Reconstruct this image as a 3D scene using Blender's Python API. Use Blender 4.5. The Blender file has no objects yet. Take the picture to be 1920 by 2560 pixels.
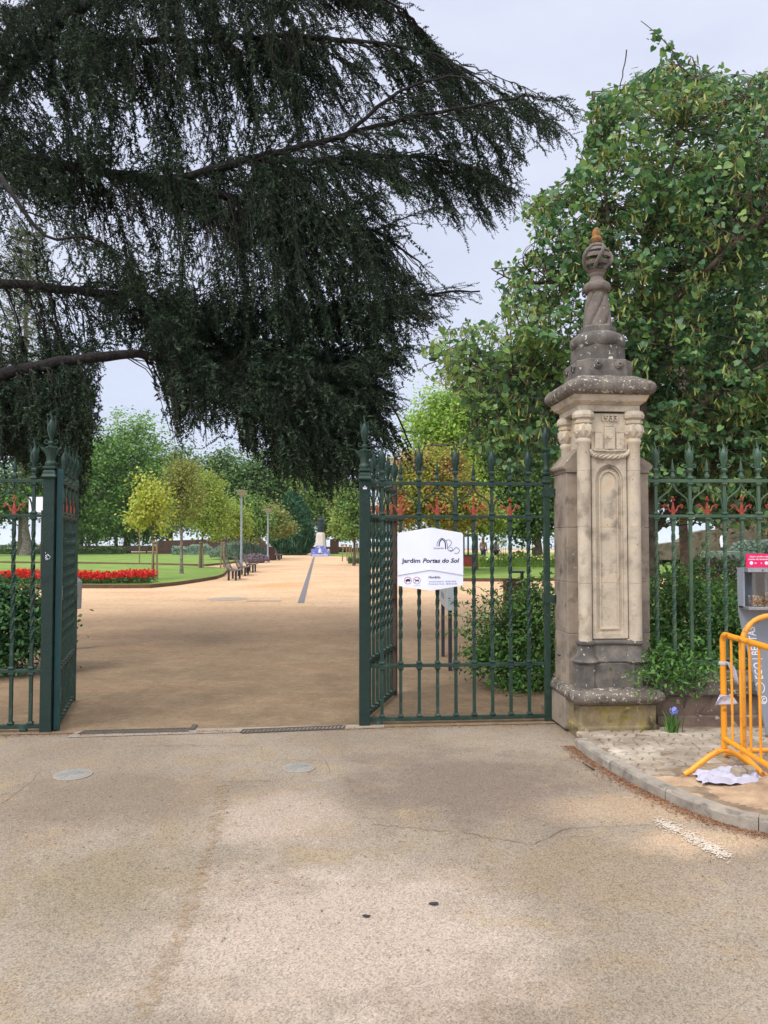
import bpy, bmesh, math, random
import numpy as np
from mathutils import Vector, Matrix
SC = bpy.context.scene
COL = SC.collection
PI = math.pi
rnd = random.Random(7)
RG = np.random.default_rng(11)
# ---------------------------------------------------------------- camera geometry
FPX = 1923.0; CH = 1.6; HZ = 1350.0
TH = math.atan((HZ-1280.0)/FPX)
CT, ST = math.cos(TH), math.sin(TH)
def P(u, v, Y):
    a = (u-960)/FPX; b = (1280-v)/FPX
    t = Y/(CT-b*ST)
    return Vector((a*t, Y, CH+(ST+b*CT)*t))
def Zv(v, Y): return P(960, v, Y).z
def G(u, v, z=0.0):
    a = (u-960)/FPX; b = (1280-v)/FPX
    t = (z-CH)/(ST+b*CT)
    return Vector((a*t, (CT-b*ST)*t, z))
def proj(p):
    p = np.asarray(p, float)
    y = p[..., 1]; z = p[..., 2]-CH
    d = y*CT+z*ST; h = -y*ST+z*CT
    return 960+FPX*p[..., 0]/d, 1280-FPX*h/d
# ---------------------------------------------------------------- mesh builder
class MB:
    def __init__(s): s.v = []; s.f = []; s.np = []
    def add(s, vs, fs):
        o = len(s.v); s.v += [tuple(p) for p in vs]; s.f += [tuple(i+o for i in f) for f in fs]; return s
    def box(s, c, d, rz=0, rx=0, ry=0):
        M = Matrix.Rotation(rz, 3, 'Z') @ Matrix.Rotation(ry, 3, 'Y') @ Matrix.Rotation(rx, 3, 'X')
        vs = [Vector(c)+M @ Vector((x*d[0]/2, y*d[1]/2, z*d[2]/2)) for z in (-1, 1) for y in (-1, 1) for x in (-1, 1)]
        return s.add(vs, [(0,2,3,1),(4,5,7,6),(0,1,5,4),(2,6,7,3),(0,4,6,2),(1,3,7,5)])
    def bbox(s, x0, x1, y0, y1, z0, z1):
        return s.box(((x0+x1)/2, (y0+y1)/2, (z0+z1)/2), (x1-x0, y1-y0, z1-z0))
    def tube(s, pts, r, n=8, flat=1.0, cap=True, twist=0.0):
        pts = [Vector(p) for p in pts]
        rs = r if hasattr(r, '__len__') else [r]*len(pts)
        N = len(pts); up = None; vs = []
        for i, p in enumerate(pts):
            t = (pts[min(i+1, N-1)]-pts[max(i-1, 0)])
            if t.length < 1e-9: t = Vector((0, 0, 1))
            t.normalize()
            if up is None:
                up = Vector((0, 1, 0)) if abs(t.y) < .9 else Vector((1, 0, 0))
            up = (up-t*up.dot(t))
            if up.length < 1e-6: up = t.orthogonal()
            up.normalize(); sd = t.cross(up)
            for k in range(n):
                a = 2*PI*k/n+twist*i
                vs.append(p+sd*math.cos(a)*rs[i]+up*math.sin(a)*rs[i]*flat)
        fs = [(i*n+k, i*n+(k+1) % n, (i+1)*n+(k+1) % n, (i+1)*n+k) for i in range(N-1) for k in range(n)]
        if cap: fs += [tuple(range(n-1, -1, -1)), tuple((N-1)*n+k for k in range(n))]
        return s.add(vs, fs)
    def lathe(s, prof, n=24, c=(0, 0, 0), ph=0.0, fn=None, cap=True):
        vs = []
        for (r, z) in prof:
            for k in range(n):
                a = 2*PI*k/n+ph
                q = r*(fn(a, z) if fn else 1)
                vs.append((c[0]+q*math.cos(a), c[1]+q*math.sin(a), c[2]+z))
        N = len(prof)
        fs = [(i*n+k, i*n+(k+1) % n, (i+1)*n+(k+1) % n, (i+1)*n+k) for i in range(N-1) for k in range(n)]
        if cap: fs += [tuple(range(n-1, -1, -1)), tuple((N-1)*n+k for k in range(n))]
        return s.add(vs, fs)
    def sqlathe(s, prof, c=(0, 0, 0), ch=0.12, asp=1.0):
        """square plan with chamfered corners; prof = (half width, z)"""
        vs = []
        for (r, z) in prof:
            q = r*(1-ch); ry = r*asp; qy = ry*(1-ch)
            for (x, y) in ((r,-qy),(r,qy),(q,ry),(-q,ry),(-r,qy),(-r,-qy),(-q,-ry),(q,-ry)):
                vs.append((c[0]+x, c[1]+y, c[2]+z))
        n = 8; N = len(prof)
        fs = [(i*n+k, i*n+(k+1) % n, (i+1)*n+(k+1) % n, (i+1)*n+k) for i in range(N-1) for k in range(n)]
        fs += [tuple(range(n-1, -1, -1)), tuple((N-1)*n+k for k in range(n))]
        return s.add(vs, fs)
    def prism(s, poly, y0, y1):
        """poly in (x,z), extruded along y"""
        n = len(poly)
        vs = [(x, y0, z) for x, z in poly]+[(x, y1, z) for x, z in poly]
        fs = [tuple(range(n)), tuple(range(2*n-1, n-1, -1))]+[(i, n+i, n+(i+1) % n, (i+1) % n) for i in range(n)]
        return s.add(vs, fs)
    def slab(s, poly, z0, z1):
        """poly in (x,y), extruded along z"""
        n = len(poly)
        vs = [(p[0], p[1], z0) for p in poly]+[(p[0], p[1], z1) for p in poly]
        fs = [tuple(range(n-1, -1, -1)), tuple(range(n, 2*n))]+[(i, (i+1) % n, n+(i+1) % n, n+i) for i in range(n)]
        return s.add(vs, fs)
    def ringprism(s, outer, inner, y0, y1):
        n = len(outer)
        vs = [(x, y0, z) for x, z in outer]+[(x, y0, z) for x, z in inner]+[(x, y1, z) for x, z in inner]+[(x, y1, z) for x, z in outer]
        fs = []
        for i in range(n):
            j = (i+1) % n
            fs += [(i, j, n+j, n+i), (n+i, n+j, 2*n+j, 2*n+i), (3*n+i, 3*n+j, j, i)]
        return s.add(vs, fs)
    def ball(s, c, r, n=10, sc=(1, 1, 1)):
        m = max(4, n//2); vs = []
        for i in range(1, m):
            t = PI*i/m
            for k in range(n):
                a = 2*PI*k/n
                vs.append((c[0]+r*sc[0]*math.sin(t)*math.cos(a), c[1]+r*sc[1]*math.sin(t)*math.sin(a), c[2]+r*sc[2]*math.cos(t)))
        vs += [(c[0], c[1], c[2]+r*sc[2]), (c[0], c[1], c[2]-r*sc[2])]
        T = len(vs)-2; B = T+1
        fs = [(i*n+k, (i+1)*n+k, (i+1)*n+(k+1) % n, i*n+(k+1) % n) for i in range(m-2) for k in range(n)]
        fs += [(T, k, (k+1) % n) for k in range(n)]+[(B, (m-2)*n+(k+1) % n, (m-2)*n+k) for k in range(n)]
        return s.add(vs, fs)
    def arr(s, V, F): s.np.append((np.asarray(V, float).reshape(-1, 3), np.asarray(F, int))); return s
    def build(s, name, mat, parent=None, smooth=True, bevel=0, loc=None):
        me = bpy.data.meshes.new(name)
        VV = [np.array(s.v, float).reshape(-1, 3)] if s.v else []
        nl = []; li = []; off = len(s.v)
        if s.f:
            nl.append(np.array([len(f) for f in s.f])); li.append(np.array([i for f in s.f for i in f]))
        for V, F in s.np:
            VV.append(V); nl.append(np.full(len(F), F.shape[1])); li.append((F+off).ravel()); off += len(V)
        V = np.concatenate(VV); nl = np.concatenate(nl); li = np.concatenate(li)
        me.vertices.add(len(V)); me.vertices.foreach_set('co', V.ravel())
        me.loops.add(len(li)); me.loops.foreach_set('vertex_index', li.astype(np.int32))
        me.polygons.add(len(nl))
        st = np.concatenate([[0], np.cumsum(nl)[:-1]]).astype(np.int32)
        me.polygons.foreach_set('loop_start', st)
        me.update(calc_edges=True)
        if smooth and len(nl) < 60000:
            me.polygons.foreach_set('use_smooth', np.ones(len(nl), bool))
            try: me.set_sharp_from_angle(angle=math.radians(38))
            except Exception: pass
        elif len(nl) < 60000: me.polygons.foreach_set('use_smooth', np.zeros(len(nl), bool))
        me.materials.append(mat)
        o = bpy.data.objects.new(name, me); COL.objects.link(o)
        if parent is not None: o.parent = parent
        if loc is not None: o.location = loc
        if bevel:
            b = o.modifiers.new('Bevel', 'BEVEL'); b.width = bevel; b.segments = 2; b.limit_method = 'ANGLE'; b.angle_limit = math.radians(40)
        return o
def tag(o, label=None, cat=None, group=None, kind=None):
    if label: o['label'] = label
    if cat: o['category'] = cat
    if group: o['group'] = group
    if kind: o['kind'] = kind
    return o
def empty(name, loc, rz, label, cat, group=None):
    o = bpy.data.objects.new(name, None); COL.objects.link(o)
    o.location = loc; o.rotation_euler = (0, 0, rz); o.empty_display_size = .2
    return tag(o, label, cat, group)
def copy_tree(o, parent=None, **kw):
    c = o.copy(); COL.objects.link(c)
    if parent is not None: c.parent = parent
    for ch in list(o.children): copy_tree(ch, c)
    return c
# ---------------------------------------------------------------- materials
def _nt(name):
    m = bpy.data.materials.new(name); m.use_nodes = True
    nt = m.node_tree; nt.nodes.clear()
    return m, nt, nt.nodes, nt.links
def N_(nodes, t, **kw):
    n = nodes.new(t)
    for k, v in kw.items():
        if k.startswith('i_'):
            key = k[2:].replace('_', ' ')
            n.inputs[int(key) if key.isdigit() else key].default_value = v
        else: setattr(n, k, v)
    return n
def c4(c): return (c[0], c[1], c[2], 1)
def srgb(r, g, b):
    f = lambda x: (x/255/12.92) if x/255 <= .04045 else ((x/255+.055)/1.055)**2.4
    return (f(r), f(g), f(b))
def ramp(nodes, stops, interp='LINEAR'):
    r = nodes.new('ShaderNodeValToRGB'); cr = r.color_ramp; cr.interpolation = interp
    while len(cr.elements) < len(stops): cr.elements.new(.5)
    for e, (p, c) in zip(cr.elements, stops): e.position = p; e.color = c4(c) if len(c) == 3 else c
    return r
def mat(name, cols, scale=5, rough=.7, metal=0, bump=0, bscale=40, detail=5, spec=.4, spots=None, stretch=None, rough2=None, bdist=.01, coat=0, wear=None):
    m, nt, nd, lk = _nt(name)
    out = N_(nd, 'ShaderNodeOutputMaterial'); pr = N_(nd, 'ShaderNodeBsdfPrincipled')
    tc = N_(nd, 'ShaderNodeTexCoord'); src = tc.outputs['Object']
    if stretch:
        mp = N_(nd, 'ShaderNodeMapping'); mp.inputs['Scale'].default_value = stretch
        lk.new(src, mp.inputs[0]); src = mp.outputs[0]
    no = N_(nd, 'ShaderNodeTexNoise', i_Scale=scale, i_Detail=detail, i_Roughness=.62); lk.new(src, no.inputs['Vector'])
    if len(cols) == 1: cols = [tuple(x*.86 for x in cols[0]), tuple(min(1, x*1.14) for x in cols[0])]
    K = len(cols); r = ramp(nd, [(.3+.4*i/(K-1), c) for i, c in enumerate(cols)])
    lk.new(no.outputs[0], r.inputs[0]); col = r.outputs[0]
    for sp in ([] if not spots else spots if isinstance(spots, list) else [spots]):
        # (color, scale, threshold) : irregular spots that belong to the surface (lichen, rust)
        vo = N_(nd, 'ShaderNodeTexNoise', i_Scale=sp[1], i_Detail=sp[3] if len(sp) > 3 else 3, i_Roughness=.55); lk.new(tc.outputs['Object'], vo.inputs['Vector'])
        rr = ramp(nd, [(sp[2]-(.0 if (len(sp) < 4 or sp[3] < 6) else .06), (0, 0, 0)), (sp[2]+(.035 if (len(sp) < 4 or sp[3] < 6) else .12), (1, 1, 1))]); lk.new(vo.outputs[0], rr.inputs[0])
        mx = N_(nd, 'ShaderNodeMix', data_type='RGBA'); lk.new(rr.outputs[0], mx.inputs[0]); lk.new(col, mx.inputs[6]); mx.inputs[7].default_value = c4(sp[0]); col = mx.outputs[2]
    lk.new(col, pr.inputs['Base Color'])
    pr.inputs['Roughness'].default_value = rough; pr.inputs['Metallic'].default_value = metal
    pr.inputs['Specular IOR Level'].default_value = spec
    if coat: pr.inputs['Coat Weight'].default_value = coat
    if bump:
        b2 = N_(nd, 'ShaderNodeTexNoise', i_Scale=bscale, i_Detail=6, i_Roughness=.6); lk.new(src, b2.inputs['Vector'])
        bp = N_(nd, 'ShaderNodeBump', i_Strength=bump, i_Distance=bdist); lk.new(b2.outputs[0], bp.inputs['Height']); lk.new(bp.outputs[0], pr.inputs['Normal'])
    lk.new(pr.outputs[0], out.inputs[0])
    return m
def leafmat(name, cols, rough=.5, tr=.25, clump=None, spec=.35):
    """per-leaf colour from the mesh island; optional (scale, colour, threshold) clumps of another leaf colour"""
    m, nt, nd, lk = _nt(name)
    out = N_(nd, 'ShaderNodeOutputMaterial'); pr = N_(nd, 'ShaderNodeBsdfPrincipled')
    ge = N_(nd, 'ShaderNodeNewGeometry'); K = len(cols)
    r = ramp(nd, [(i/(K-1), c) for i, c in enumerate(cols)]); lk.new(ge.outputs['Random Per Island'], r.inputs[0]); col = r.outputs[0]
    if clump:
        tc = N_(nd, 'ShaderNodeTexCoord')
        no = N_(nd, 'ShaderNodeTexNoise', i_Scale=clump[0], i_Detail=3); lk.new(tc.outputs['Object'], no.inputs['Vector'])
        rr = ramp(nd, [(clump[2]-.06, (0, 0, 0)), (clump[2]+.06, (1, 1, 1))]); lk.new(no.outputs[0], rr.inputs[0])
        mu = N_(nd, 'ShaderNodeMath', operation='MULTIPLY'); lk.new(rr.outputs[0], mu.inputs[0]); mu.inputs[1].default_value = .75
        mx = N_(nd, 'ShaderNodeMix', data_type='RGBA'); lk.new(mu.outputs[0], mx.inputs[0]); lk.new(col, mx.inputs[6]); mx.inputs[7].default_value = c4(clump[1]); col = mx.outputs[2]
    lk.new(col, pr.inputs['Base Color']); pr.inputs['Roughness'].default_value = rough; pr.inputs['Specular IOR Level'].default_value = spec
    if tr:
        ts = N_(nd, 'ShaderNodeBsdfTranslucent'); lk.new(col, ts.inputs[0])
        ms = N_(nd, 'ShaderNodeMixShader'); ms.inputs[0].default_value = tr
        lk.new(pr.outputs[0], ms.inputs[1]); lk.new(ts.outputs[0], ms.inputs[2]); lk.new(ms.outputs[0], out.inputs[0])
    else: lk.new(pr.outputs[0], out.inputs[0])
    return m
# ---------------------------------------------------------------- text
def text(body, size, m, parent, name='lettering', x=0, y=0, z=0, shear=0, ext=.0006, align='CENTER', warp=None, bold=0, xs=1.0, rot=0.0):
    """letters standing in the x-z plane facing -y"""
    cu = bpy.data.curves.new(name, 'FONT'); cu.body = body; cu.size = size; cu.extrude = ext; cu.shear = shear
    cu.align_x = align; cu.offset = bold; cu.resolution_u = 3
    ob = bpy.data.objects.new(name, cu); COL.objects.link(ob)
    bpy.context.view_layer.update()
    me = bpy.data.meshes.new_from_object(ob.evaluated_get(bpy.context.evaluated_depsgraph_get()))
    bpy.data.objects.remove(ob, do_unlink=True); me.name = name
    cr, sr = math.cos(rot), math.sin(rot)
    for vt in me.vertices:
        X, Yy, Z = vt.co; X *= xs
        X, Yy = X*cr-Yy*sr, X*sr+Yy*cr
        nx = x+X
        vt.co = (nx, (warp(nx) if warp else y)-Z, z+Yy)
    me.materials.clear(); me.materials.append(m)
    o = bpy.data.objects.new(name, me); COL.objects.link(o); o.parent = parent
    return o
# ---------------------------------------------------------------- foliage arrays
def norm(a): return a/np.maximum(np.linalg.norm(a, axis=-1, keepdims=True), 1e-9)
def frames(zax, xax):
    z = norm(zax); x = xax-z*np.sum(xax*z, -1, keepdims=True); x = norm(x); y = np.cross(z, x)
    return np.stack([x, y, z], -1)
def inst(pV, pF, pos, R, sc):
    pV = np.asarray(pV, float); pF = np.asarray(pF, int); n = len(pos); k = len(pV)
    sc = np.broadcast_to(np.asarray(sc, float).reshape(-1, 1, 1), (n, 1, 1))
    V = np.einsum('nij,kj->nki', R, pV)*sc+np.asarray(pos)[:, None, :]
    F = (pF[None]+(np.arange(n)*k)[:, None, None]).reshape(-1, pF.shape[1])
    return V.reshape(-1, 3), F
# leaf prototypes: x = length axis, z = normal
RHOMB = ([(-.5,0,0),(0,-.36,.05),(.5,0,0),(0,.36,.05)], [(0,1,2,3)])
def _heart():
    o = [(0,0),(-.16,.22),(-.06,.46),(.22,.55),(.52,.42),(.78,.18),(1,0)]
    V = [(x-.4, y, .12*abs(y)) for x, y in o]+[(x-.4, -y, .12*abs(y)) for x, y in o[1:-1]]
    return V, [(0,1,2,3,4,5,6)], [(0,6,11,10,9,8,7)]
HV, HF1, HF2 = _heart()
HEART = (HV, HF1+HF2)
LEAF = ([(-.5,0,0),(-.15,-.2,.05),(.25,-.17,.04),(.5,0,-.04),(.25,.17,.04),(-.15,.2,.05)], [(0,1,2,3,4,5)])
def inpoly(poly, u, v):
    u = np.asarray(u); v = np.asarray(v); r = np.zeros(u.shape, bool); n = len(poly); j = n-1
    for i in range(n):
        xi, yi = poly[i]; xj, yj = poly[j]
        c = ((yi > v) != (yj > v)) & (u < (xj-xi)*(v-yi)/((yj-yi) or 1e-9)+xi)
        r ^= c; j = i
    return r
def rvec(n): return norm(RG.normal(size=(n, 3)))
def cloud(ells, nc, per, cr, leaf, up=.7, outw=.5, proto=RHOMB, hang=0.0, flat=.7, shell=.45, zmin=None):
    """leaf clumps through the volume of ellipsoids [(c, (rx,ry,rz))]"""
    E = np.array([list(c)+list(r) for c, r in ells], float)
    w = E[:, 3]*E[:, 4]*E[:, 5]; w = w**.8; w /= w.sum()
    k = RG.choice(len(E), nc, p=w); d = rvec(nc)
    rad = RG.random(nc)**shell
    cc = E[k, :3]+d*E[k, 3:]*rad[:, None]
    out = norm(d/E[k, 3:]*E[k, 3:].mean(1, keepdims=True))
    csz = cr*(.6+.8*RG.random(nc))
    pos = np.repeat(cc, per, 0)+RG.normal(size=(nc*per, 3))*np.array([1, 1, flat])*np.repeat(csz, per)[:, None]*.5
    o2 = np.repeat(out, per, 0)
    n = len(pos)
    nz = norm(rvec(n)*.8+o2*outw+np.array([0, 0, up]))
    xa = rvec(n)+np.array([0, 0, -hang])
    keep = np.ones(n, bool) if zmin is None else pos[:, 2] > zmin
    V, F = inst(proto[0], proto[1], pos[keep], frames(nz, xa)[keep], (leaf*(.7+.6*RG.random(n)))[keep])
    return V, F, cc
def bend(a, b, n=6, up=0.0, jit=0.0):
    a = Vector(a); b = Vector(b); L = (b-a).length; pts = []
    for i in range(n+1):
        t = i/n; p = a.lerp(b, t)
        p.z += up*L*math.sin(PI*t)
        if 0 < i < n: p += Vector((rnd.uniform(-1, 1), rnd.uniform(-1, 1), rnd.uniform(-1, 1)))*jit*L
        pts.append(p)
    return pts
# ---------------------------------------------------------------- materials of the place
M = {}
def ground_mat(name, kind):
    m, nt, nd, lk = _nt(name)
    out = N_(nd, 'ShaderNodeOutputMaterial'); pr = N_(nd, 'ShaderNodeBsdfPrincipled'); pr.inputs['Roughness'].default_value = .92
    pr.inputs['Specular IOR Level'].default_value = .2
    tc = N_(nd, 'ShaderNodeTexCoord'); S = tc.outputs['Object']
    def noise(sc, de=4, ro=.6, vec=S):
        n = N_(nd, 'ShaderNodeTexNoise', i_Scale=sc, i_Detail=de, i_Roughness=ro); lk.new(vec, n.inputs['Vector']); return n.outputs[0]
    def mix(f, a, b, mode='MIX'):
        x = N_(nd, 'ShaderNodeMix', data_type='RGBA', blend_type=mode)
        for s, i in ((f, 0), (a, 6), (b, 7)):
            if isinstance(s, (int, float)): x.inputs[i].default_value = s
            elif isinstance(s, tuple): x.inputs[i].default_value = c4(s)
            else: lk.new(s, x.inputs[i])
        return x.outputs[2]
    def rp(src, stops):
        r = ramp(nd, stops); lk.new(src, r.inputs[0]); return r.outputs[0]
    def blot(cx, cy, rx, ry, soft=.5, ns=1.6, amt=.9):
        """stain with an irregular outline, fixed to the ground"""
        mp = N_(nd, 'ShaderNodeMapping'); mp.vector_type = 'POINT'
        mp.inputs['Location'].default_value = (-cx/rx, -cy/ry, 0); mp.inputs['Scale'].default_value = (1/rx, 1/ry, 0)
        lk.new(S, mp.inputs[0])
        ln = N_(nd, 'ShaderNodeVectorMath', operation='LENGTH'); lk.new(mp.outputs[0], ln.inputs[0])
        n = noise(ns, 6, .65); mm = N_(nd, 'ShaderNodeMath', operation='MULTIPLY_ADD'); lk.new(n, mm.inputs[0]); mm.inputs[1].default_value = 1.6; lk.new(ln.outputs['Value'], mm.inputs[2])
        return _b(mm.outputs[0], soft, amt)
    def _b(src, soft, amt):
        mr = N_(nd, 'ShaderNodeMapRange'); lk.new(src, mr.inputs[0])
        mr.inputs[1].default_value = 1.8-soft; mr.inputs[2].default_value = 1.8; mr.inputs[3].default_value = amt; mr.inputs[4].default_value = 0
        return mr.outputs[0]
    if kind == 'road':
        base = rp(noise(.9, 6), [(.3, srgb(132,119,101)), (.5, srgb(148,135,117)), (.7, srgb(160,147,129))])
        base = mix(rp(noise(3.1, 7, .7), [(.45, (0,)*3), (.68, (.7,)*3)]), base, srgb(150,130,100))
        base = mix(rp(noise(.55, 5, .6), [(.48, (0,)*3), (.62, (.5,)*3)]), base, srgb(134,116,98))
        base = mix(rp(noise(1.7, 6, .6), [(.58, (0,)*3), (.66, (.55,)*3)]), base, srgb(162,142,110))
        # dark exposed aggregate patches and pale sandy film
        for (u, v, ru, rv, c, amt) in ((1170,1960,360,120,srgb(118,103,90),.75),(280,1990,300,80,srgb(124,110,92),.6),(260,2200,260,130,srgb(134,120,94),.6),
                                      (860,2330,520,300,srgb(192,174,156),.6),(1500,2180,320,90,srgb(138,120,94),.5),(700,2040,190,80,srgb(186,166,146),.5),(1750,2100,190,40,srgb(190,164,132),.8),
                                      (1600,2020,260,45,srgb(180,154,122),.6),(500,1960,50,110,srgb(150,130,102),.3)):
            g = G(u, v); gx = abs(G(u+ru, v).x-g.x); gy = abs(G(u, v+rv).y-g.y)
            base = mix(blot(g.x, g.y, gx*1.15, gy*1.15, .55, 3.4, amt), base, c)
        vo = N_(nd, 'ShaderNodeTexVoronoi', i_Scale=150); lk.new(S, vo.inputs['Vector'])
        sp = rp(vo.outputs['Color'], [(.2, (.5,)*3), (.45, (.92,)*3), (.75, (1.05,)*3), (.93, (1.3,)*3)])
        base = mix(.7, base, sp, 'MULTIPLY')
        vo3 = N_(nd, 'ShaderNodeTexVoronoi', i_Scale=62); lk.new(S, vo3.inputs['Vector'])
        base = mix(rp(vo3.outputs['Distance'], [(.02, (.5,)*3), (.12, (0,)*3)]), base, rp(vo3.outputs['Color'], [(.5, srgb(84,74,64)), (.8, srgb(208,192,170))]))
        fn = noise(160, 3, .7); base = mix(.45, base, rp(fn, [(.3, (.55,)*3), (.7, (1.35,)*3)]), 'MULTIPLY')
        h = mix(.5, vo.outputs['Distance'], fn); dist = .004; st = .5
    elif kind == 'sand':
        sp_ = N_(nd, 'ShaderNodeSeparateXYZ'); lk.new(S, sp_.inputs[0])
        base = rp(noise(.35, 7), [(.3, srgb(202,164,124)), (.5, srgb(214,178,138)), (.7, srgb(224,190,150))])
        # trodden damp sand near the gate, shade painted in; clean yellow sand further in
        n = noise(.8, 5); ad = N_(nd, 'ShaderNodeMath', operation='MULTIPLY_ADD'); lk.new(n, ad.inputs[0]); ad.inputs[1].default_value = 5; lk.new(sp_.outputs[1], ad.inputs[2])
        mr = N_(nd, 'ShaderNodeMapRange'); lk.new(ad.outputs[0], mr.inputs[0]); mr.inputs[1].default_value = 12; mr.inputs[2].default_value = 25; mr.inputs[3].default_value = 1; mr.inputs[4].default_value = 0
        damp_shade = rp(noise(1.3, 7, .65), [(.3, srgb(128,108,83)), (.5, srgb(142,121,94)), (.7, srgb(156,133,104))])
        base = mix(mr.outputs[0], base, damp_shade)
        mp = N_(nd, 'ShaderNodeMapping'); mp.inputs['Scale'].default_value = (.35, 1.6, 1); lk.new(S, mp.inputs[0])
        base = mix(rp(noise(1.0, 6, .6, mp.outputs[0]), [(.52, (0,)*3), (.70, (.35,)*3)]), base, srgb(176,136,100))
        base = mix(rp(noise(6, 6, .75), [(.5, (0,)*3), (.68, (.55,)*3)]), base, srgb(128,100,74))
        base = mix(rp(noise(2.6, 6, .7), [(.5, (0,)*3), (.66, (.25,)*3)]), base, srgb(176,146,112))
        g = G(700, 1463); base = mix(blot(g.x, g.y, 1.5, 2.2, .6, 1, .7), base, srgb(226,150,98))
        fn = noise(60, 5, .8); base = mix(.6, base, rp(fn, [(.3, (.5,)*3), (.7, (1.35,)*3)]), 'MULTIPLY')
        base = mix(.4, base, rp(noise(14, 5, .75), [(.35, (.62,)*3), (.65, (1.25,)*3)]), 'MULTIPLY')
        vo = N_(nd, 'ShaderNodeTexVoronoi', i_Scale=11); lk.new(S, vo.inputs['Vector'])
        base = mix(rp(vo.outputs['Distance'], [(.03, (.7,)*3), (.05, (0,)*3)]), base, srgb(110,84,60))
        h = mix(.4, noise(7, 7, .7), fn); dist = .04; st = .9
    elif kind == 'lawn':
        base = rp(noise(.6, 6), [(.3, srgb(98,124,54)), (.5, srgb(118,144,66)), (.7, srgb(136,158,80))])
        mp = N_(nd, 'ShaderNodeMapping'); mp.inputs['Scale'].default_value = (.25, 2.2, 1); lk.new(S, mp.inputs[0])
        base = mix(rp(noise(.8, 4, .6, mp.outputs[0]), [(.5, (0,)*3), (.62, (.45,)*3)]), base, srgb(136,152,78))
        fn = noise(30, 4, .7); base = mix(.5, base, rp(fn, [(.3, (.55,)*3), (.7, (1.4,)*3)]), 'MULTIPLY')
        h = fn; dist = .05; st = .8
    lk.new(base, pr.inputs['Base Color'])
    bp = N_(nd, 'ShaderNodeBump', i_Strength=st, i_Distance=dist); lk.new(h, bp.inputs['Height']); lk.new(bp.outputs[0], pr.inputs['Normal'])
    lk.new(pr.outputs[0], out.inputs[0])
    return m
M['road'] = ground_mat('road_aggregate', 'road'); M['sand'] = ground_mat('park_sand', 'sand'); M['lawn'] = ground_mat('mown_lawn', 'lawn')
M['pile'] = mat('loose_sand', [srgb(152,124,96), srgb(178,150,118), srgb(196,168,134)], 6, .95, bump=.8, bscale=60, bdist=.012)
M['plain'] = mat('far_plain', [srgb(96,110,84), srgb(120,124,92), srgb(140,140,108)], .004, 1)
LICH = (srgb(196,190,172), 22, .66); LICH2 = (srgb(206,200,184), 9, .69, 5)
M['stone'] = mat('warm_limestone', [srgb(158,144,124), srgb(182,168,145), srgb(196,181,156), srgb(196,171,134)], 4.5, .85, bump=.8, bscale=60, spots=[(srgb(132,120,104), 7, .60, 8), (srgb(112,94,74), 38, .68, 4), (srgb(206,190,164), 55, .68, 3)], bdist=.006)
M['stonegrey'] = mat('grey_limestone', [srgb(120,108,94), srgb(146,132,114), srgb(162,146,126)], 5, .88, bump=.5, bscale=60, spots=[(srgb(88,80,70), 7, .6, 8), (srgb(188,180,158), 26, .7, 3)], bdist=.007)
M['stonedark'] = mat('weathered_dark_stone', [srgb(72,68,62), srgb(98,92,84), srgb(128,118,104)], 7, .9, bump=.6, bscale=50, spots=[LICH, LICH2], bdist=.008)
M['stonelich'] = mat('lichen_covered_stone', [srgb(84,78,70), srgb(112,102,90), srgb(128,116,100)], 8, .92, bump=.8, bscale=40, spots=[(srgb(190,184,166), 30, .60, 5), (srgb(204,198,180), 60, .64, 3), (srgb(58,54,48), 12, .60, 7)], bdist=.012)
M['stonemoss'] = mat('mossy_plinth_stone', [srgb(104,92,70), srgb(144,126,92), srgb(172,150,112)], 4.5, .92, bump=.5, bscale=50, spots=[(srgb(124,112,34), 4, .50, 7), (srgb(58,54,44), 6, .56, 8), (srgb(190,172,136), 11, .64, 5)], bdist=.008)
M['orangelich'] = mat('orange_lichen_stone', [srgb(96,84,70), srgb(108,90,68), srgb(150,104,52), srgb(168,112,48)], 30, .95, bump=.8, bscale=90)
M['wallstone'] = mat('lichen_wall_stone', [srgb(94,78,68), srgb(124,104,90), srgb(140,120,100)], 5, .92, bump=.6, bscale=40, spots=[(srgb(178,162,142), 14, .63, 3), (srgb(84,78,72), 6, .6, 7)], bdist=.01)
M['green'] = mat('green_gate_paint', [srgb(24,46,36), srgb(32,57,45), srgb(44,64,50)], 7, .55, bump=.25, bscale=90, spots=[(srgb(66,84,70), 13, .62, 6), (srgb(98,72,52), 34, .70, 4)], bdist=.003)
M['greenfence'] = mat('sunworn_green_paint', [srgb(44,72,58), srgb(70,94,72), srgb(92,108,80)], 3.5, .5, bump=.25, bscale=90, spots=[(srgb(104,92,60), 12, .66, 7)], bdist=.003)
M['hammer'] = mat('hammered_green_iron', [srgb(22,48,40), srgb(32,62,50)], 9, .33, bump=1.0, bscale=95, detail=3, stretch=(.7, .7, 1.5), bdist=.03, spots=[(srgb(120,140,130), 60, .78, 2)])
M['teal'] = mat('teal_gate_paint', [srgb(14,54,54), srgb(18,66,64)], 6, .4, bump=.2, bscale=80, bdist=.003, spots=[(srgb(90,70,60), 9, .68, 6)])
M['rustpaint'] = mat('rusted_dark_iron', [srgb(52,46,40), srgb(78,56,44), srgb(54,60,52)], 9, .7, bump=.4, bscale=70)
M['redorn'] = mat('faded_red_paint', [srgb(134,54,40), srgb(168,74,54)], 14, .6, bump=.2, bscale=90)
M['white'] = mat('white_sign_enamel', [srgb(226,228,240), srgb(234,236,246)], 3, .45, spec=.3)
M['ink'] = mat('dark_blue_print', [srgb(38,42,62)], 3, .5)
M['inkgrey'] = mat('grey_print', [srgb(104,106,122)], 3, .5)
M['inkred'] = mat('red_print', [srgb(176,48,62)], 3, .5)
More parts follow.
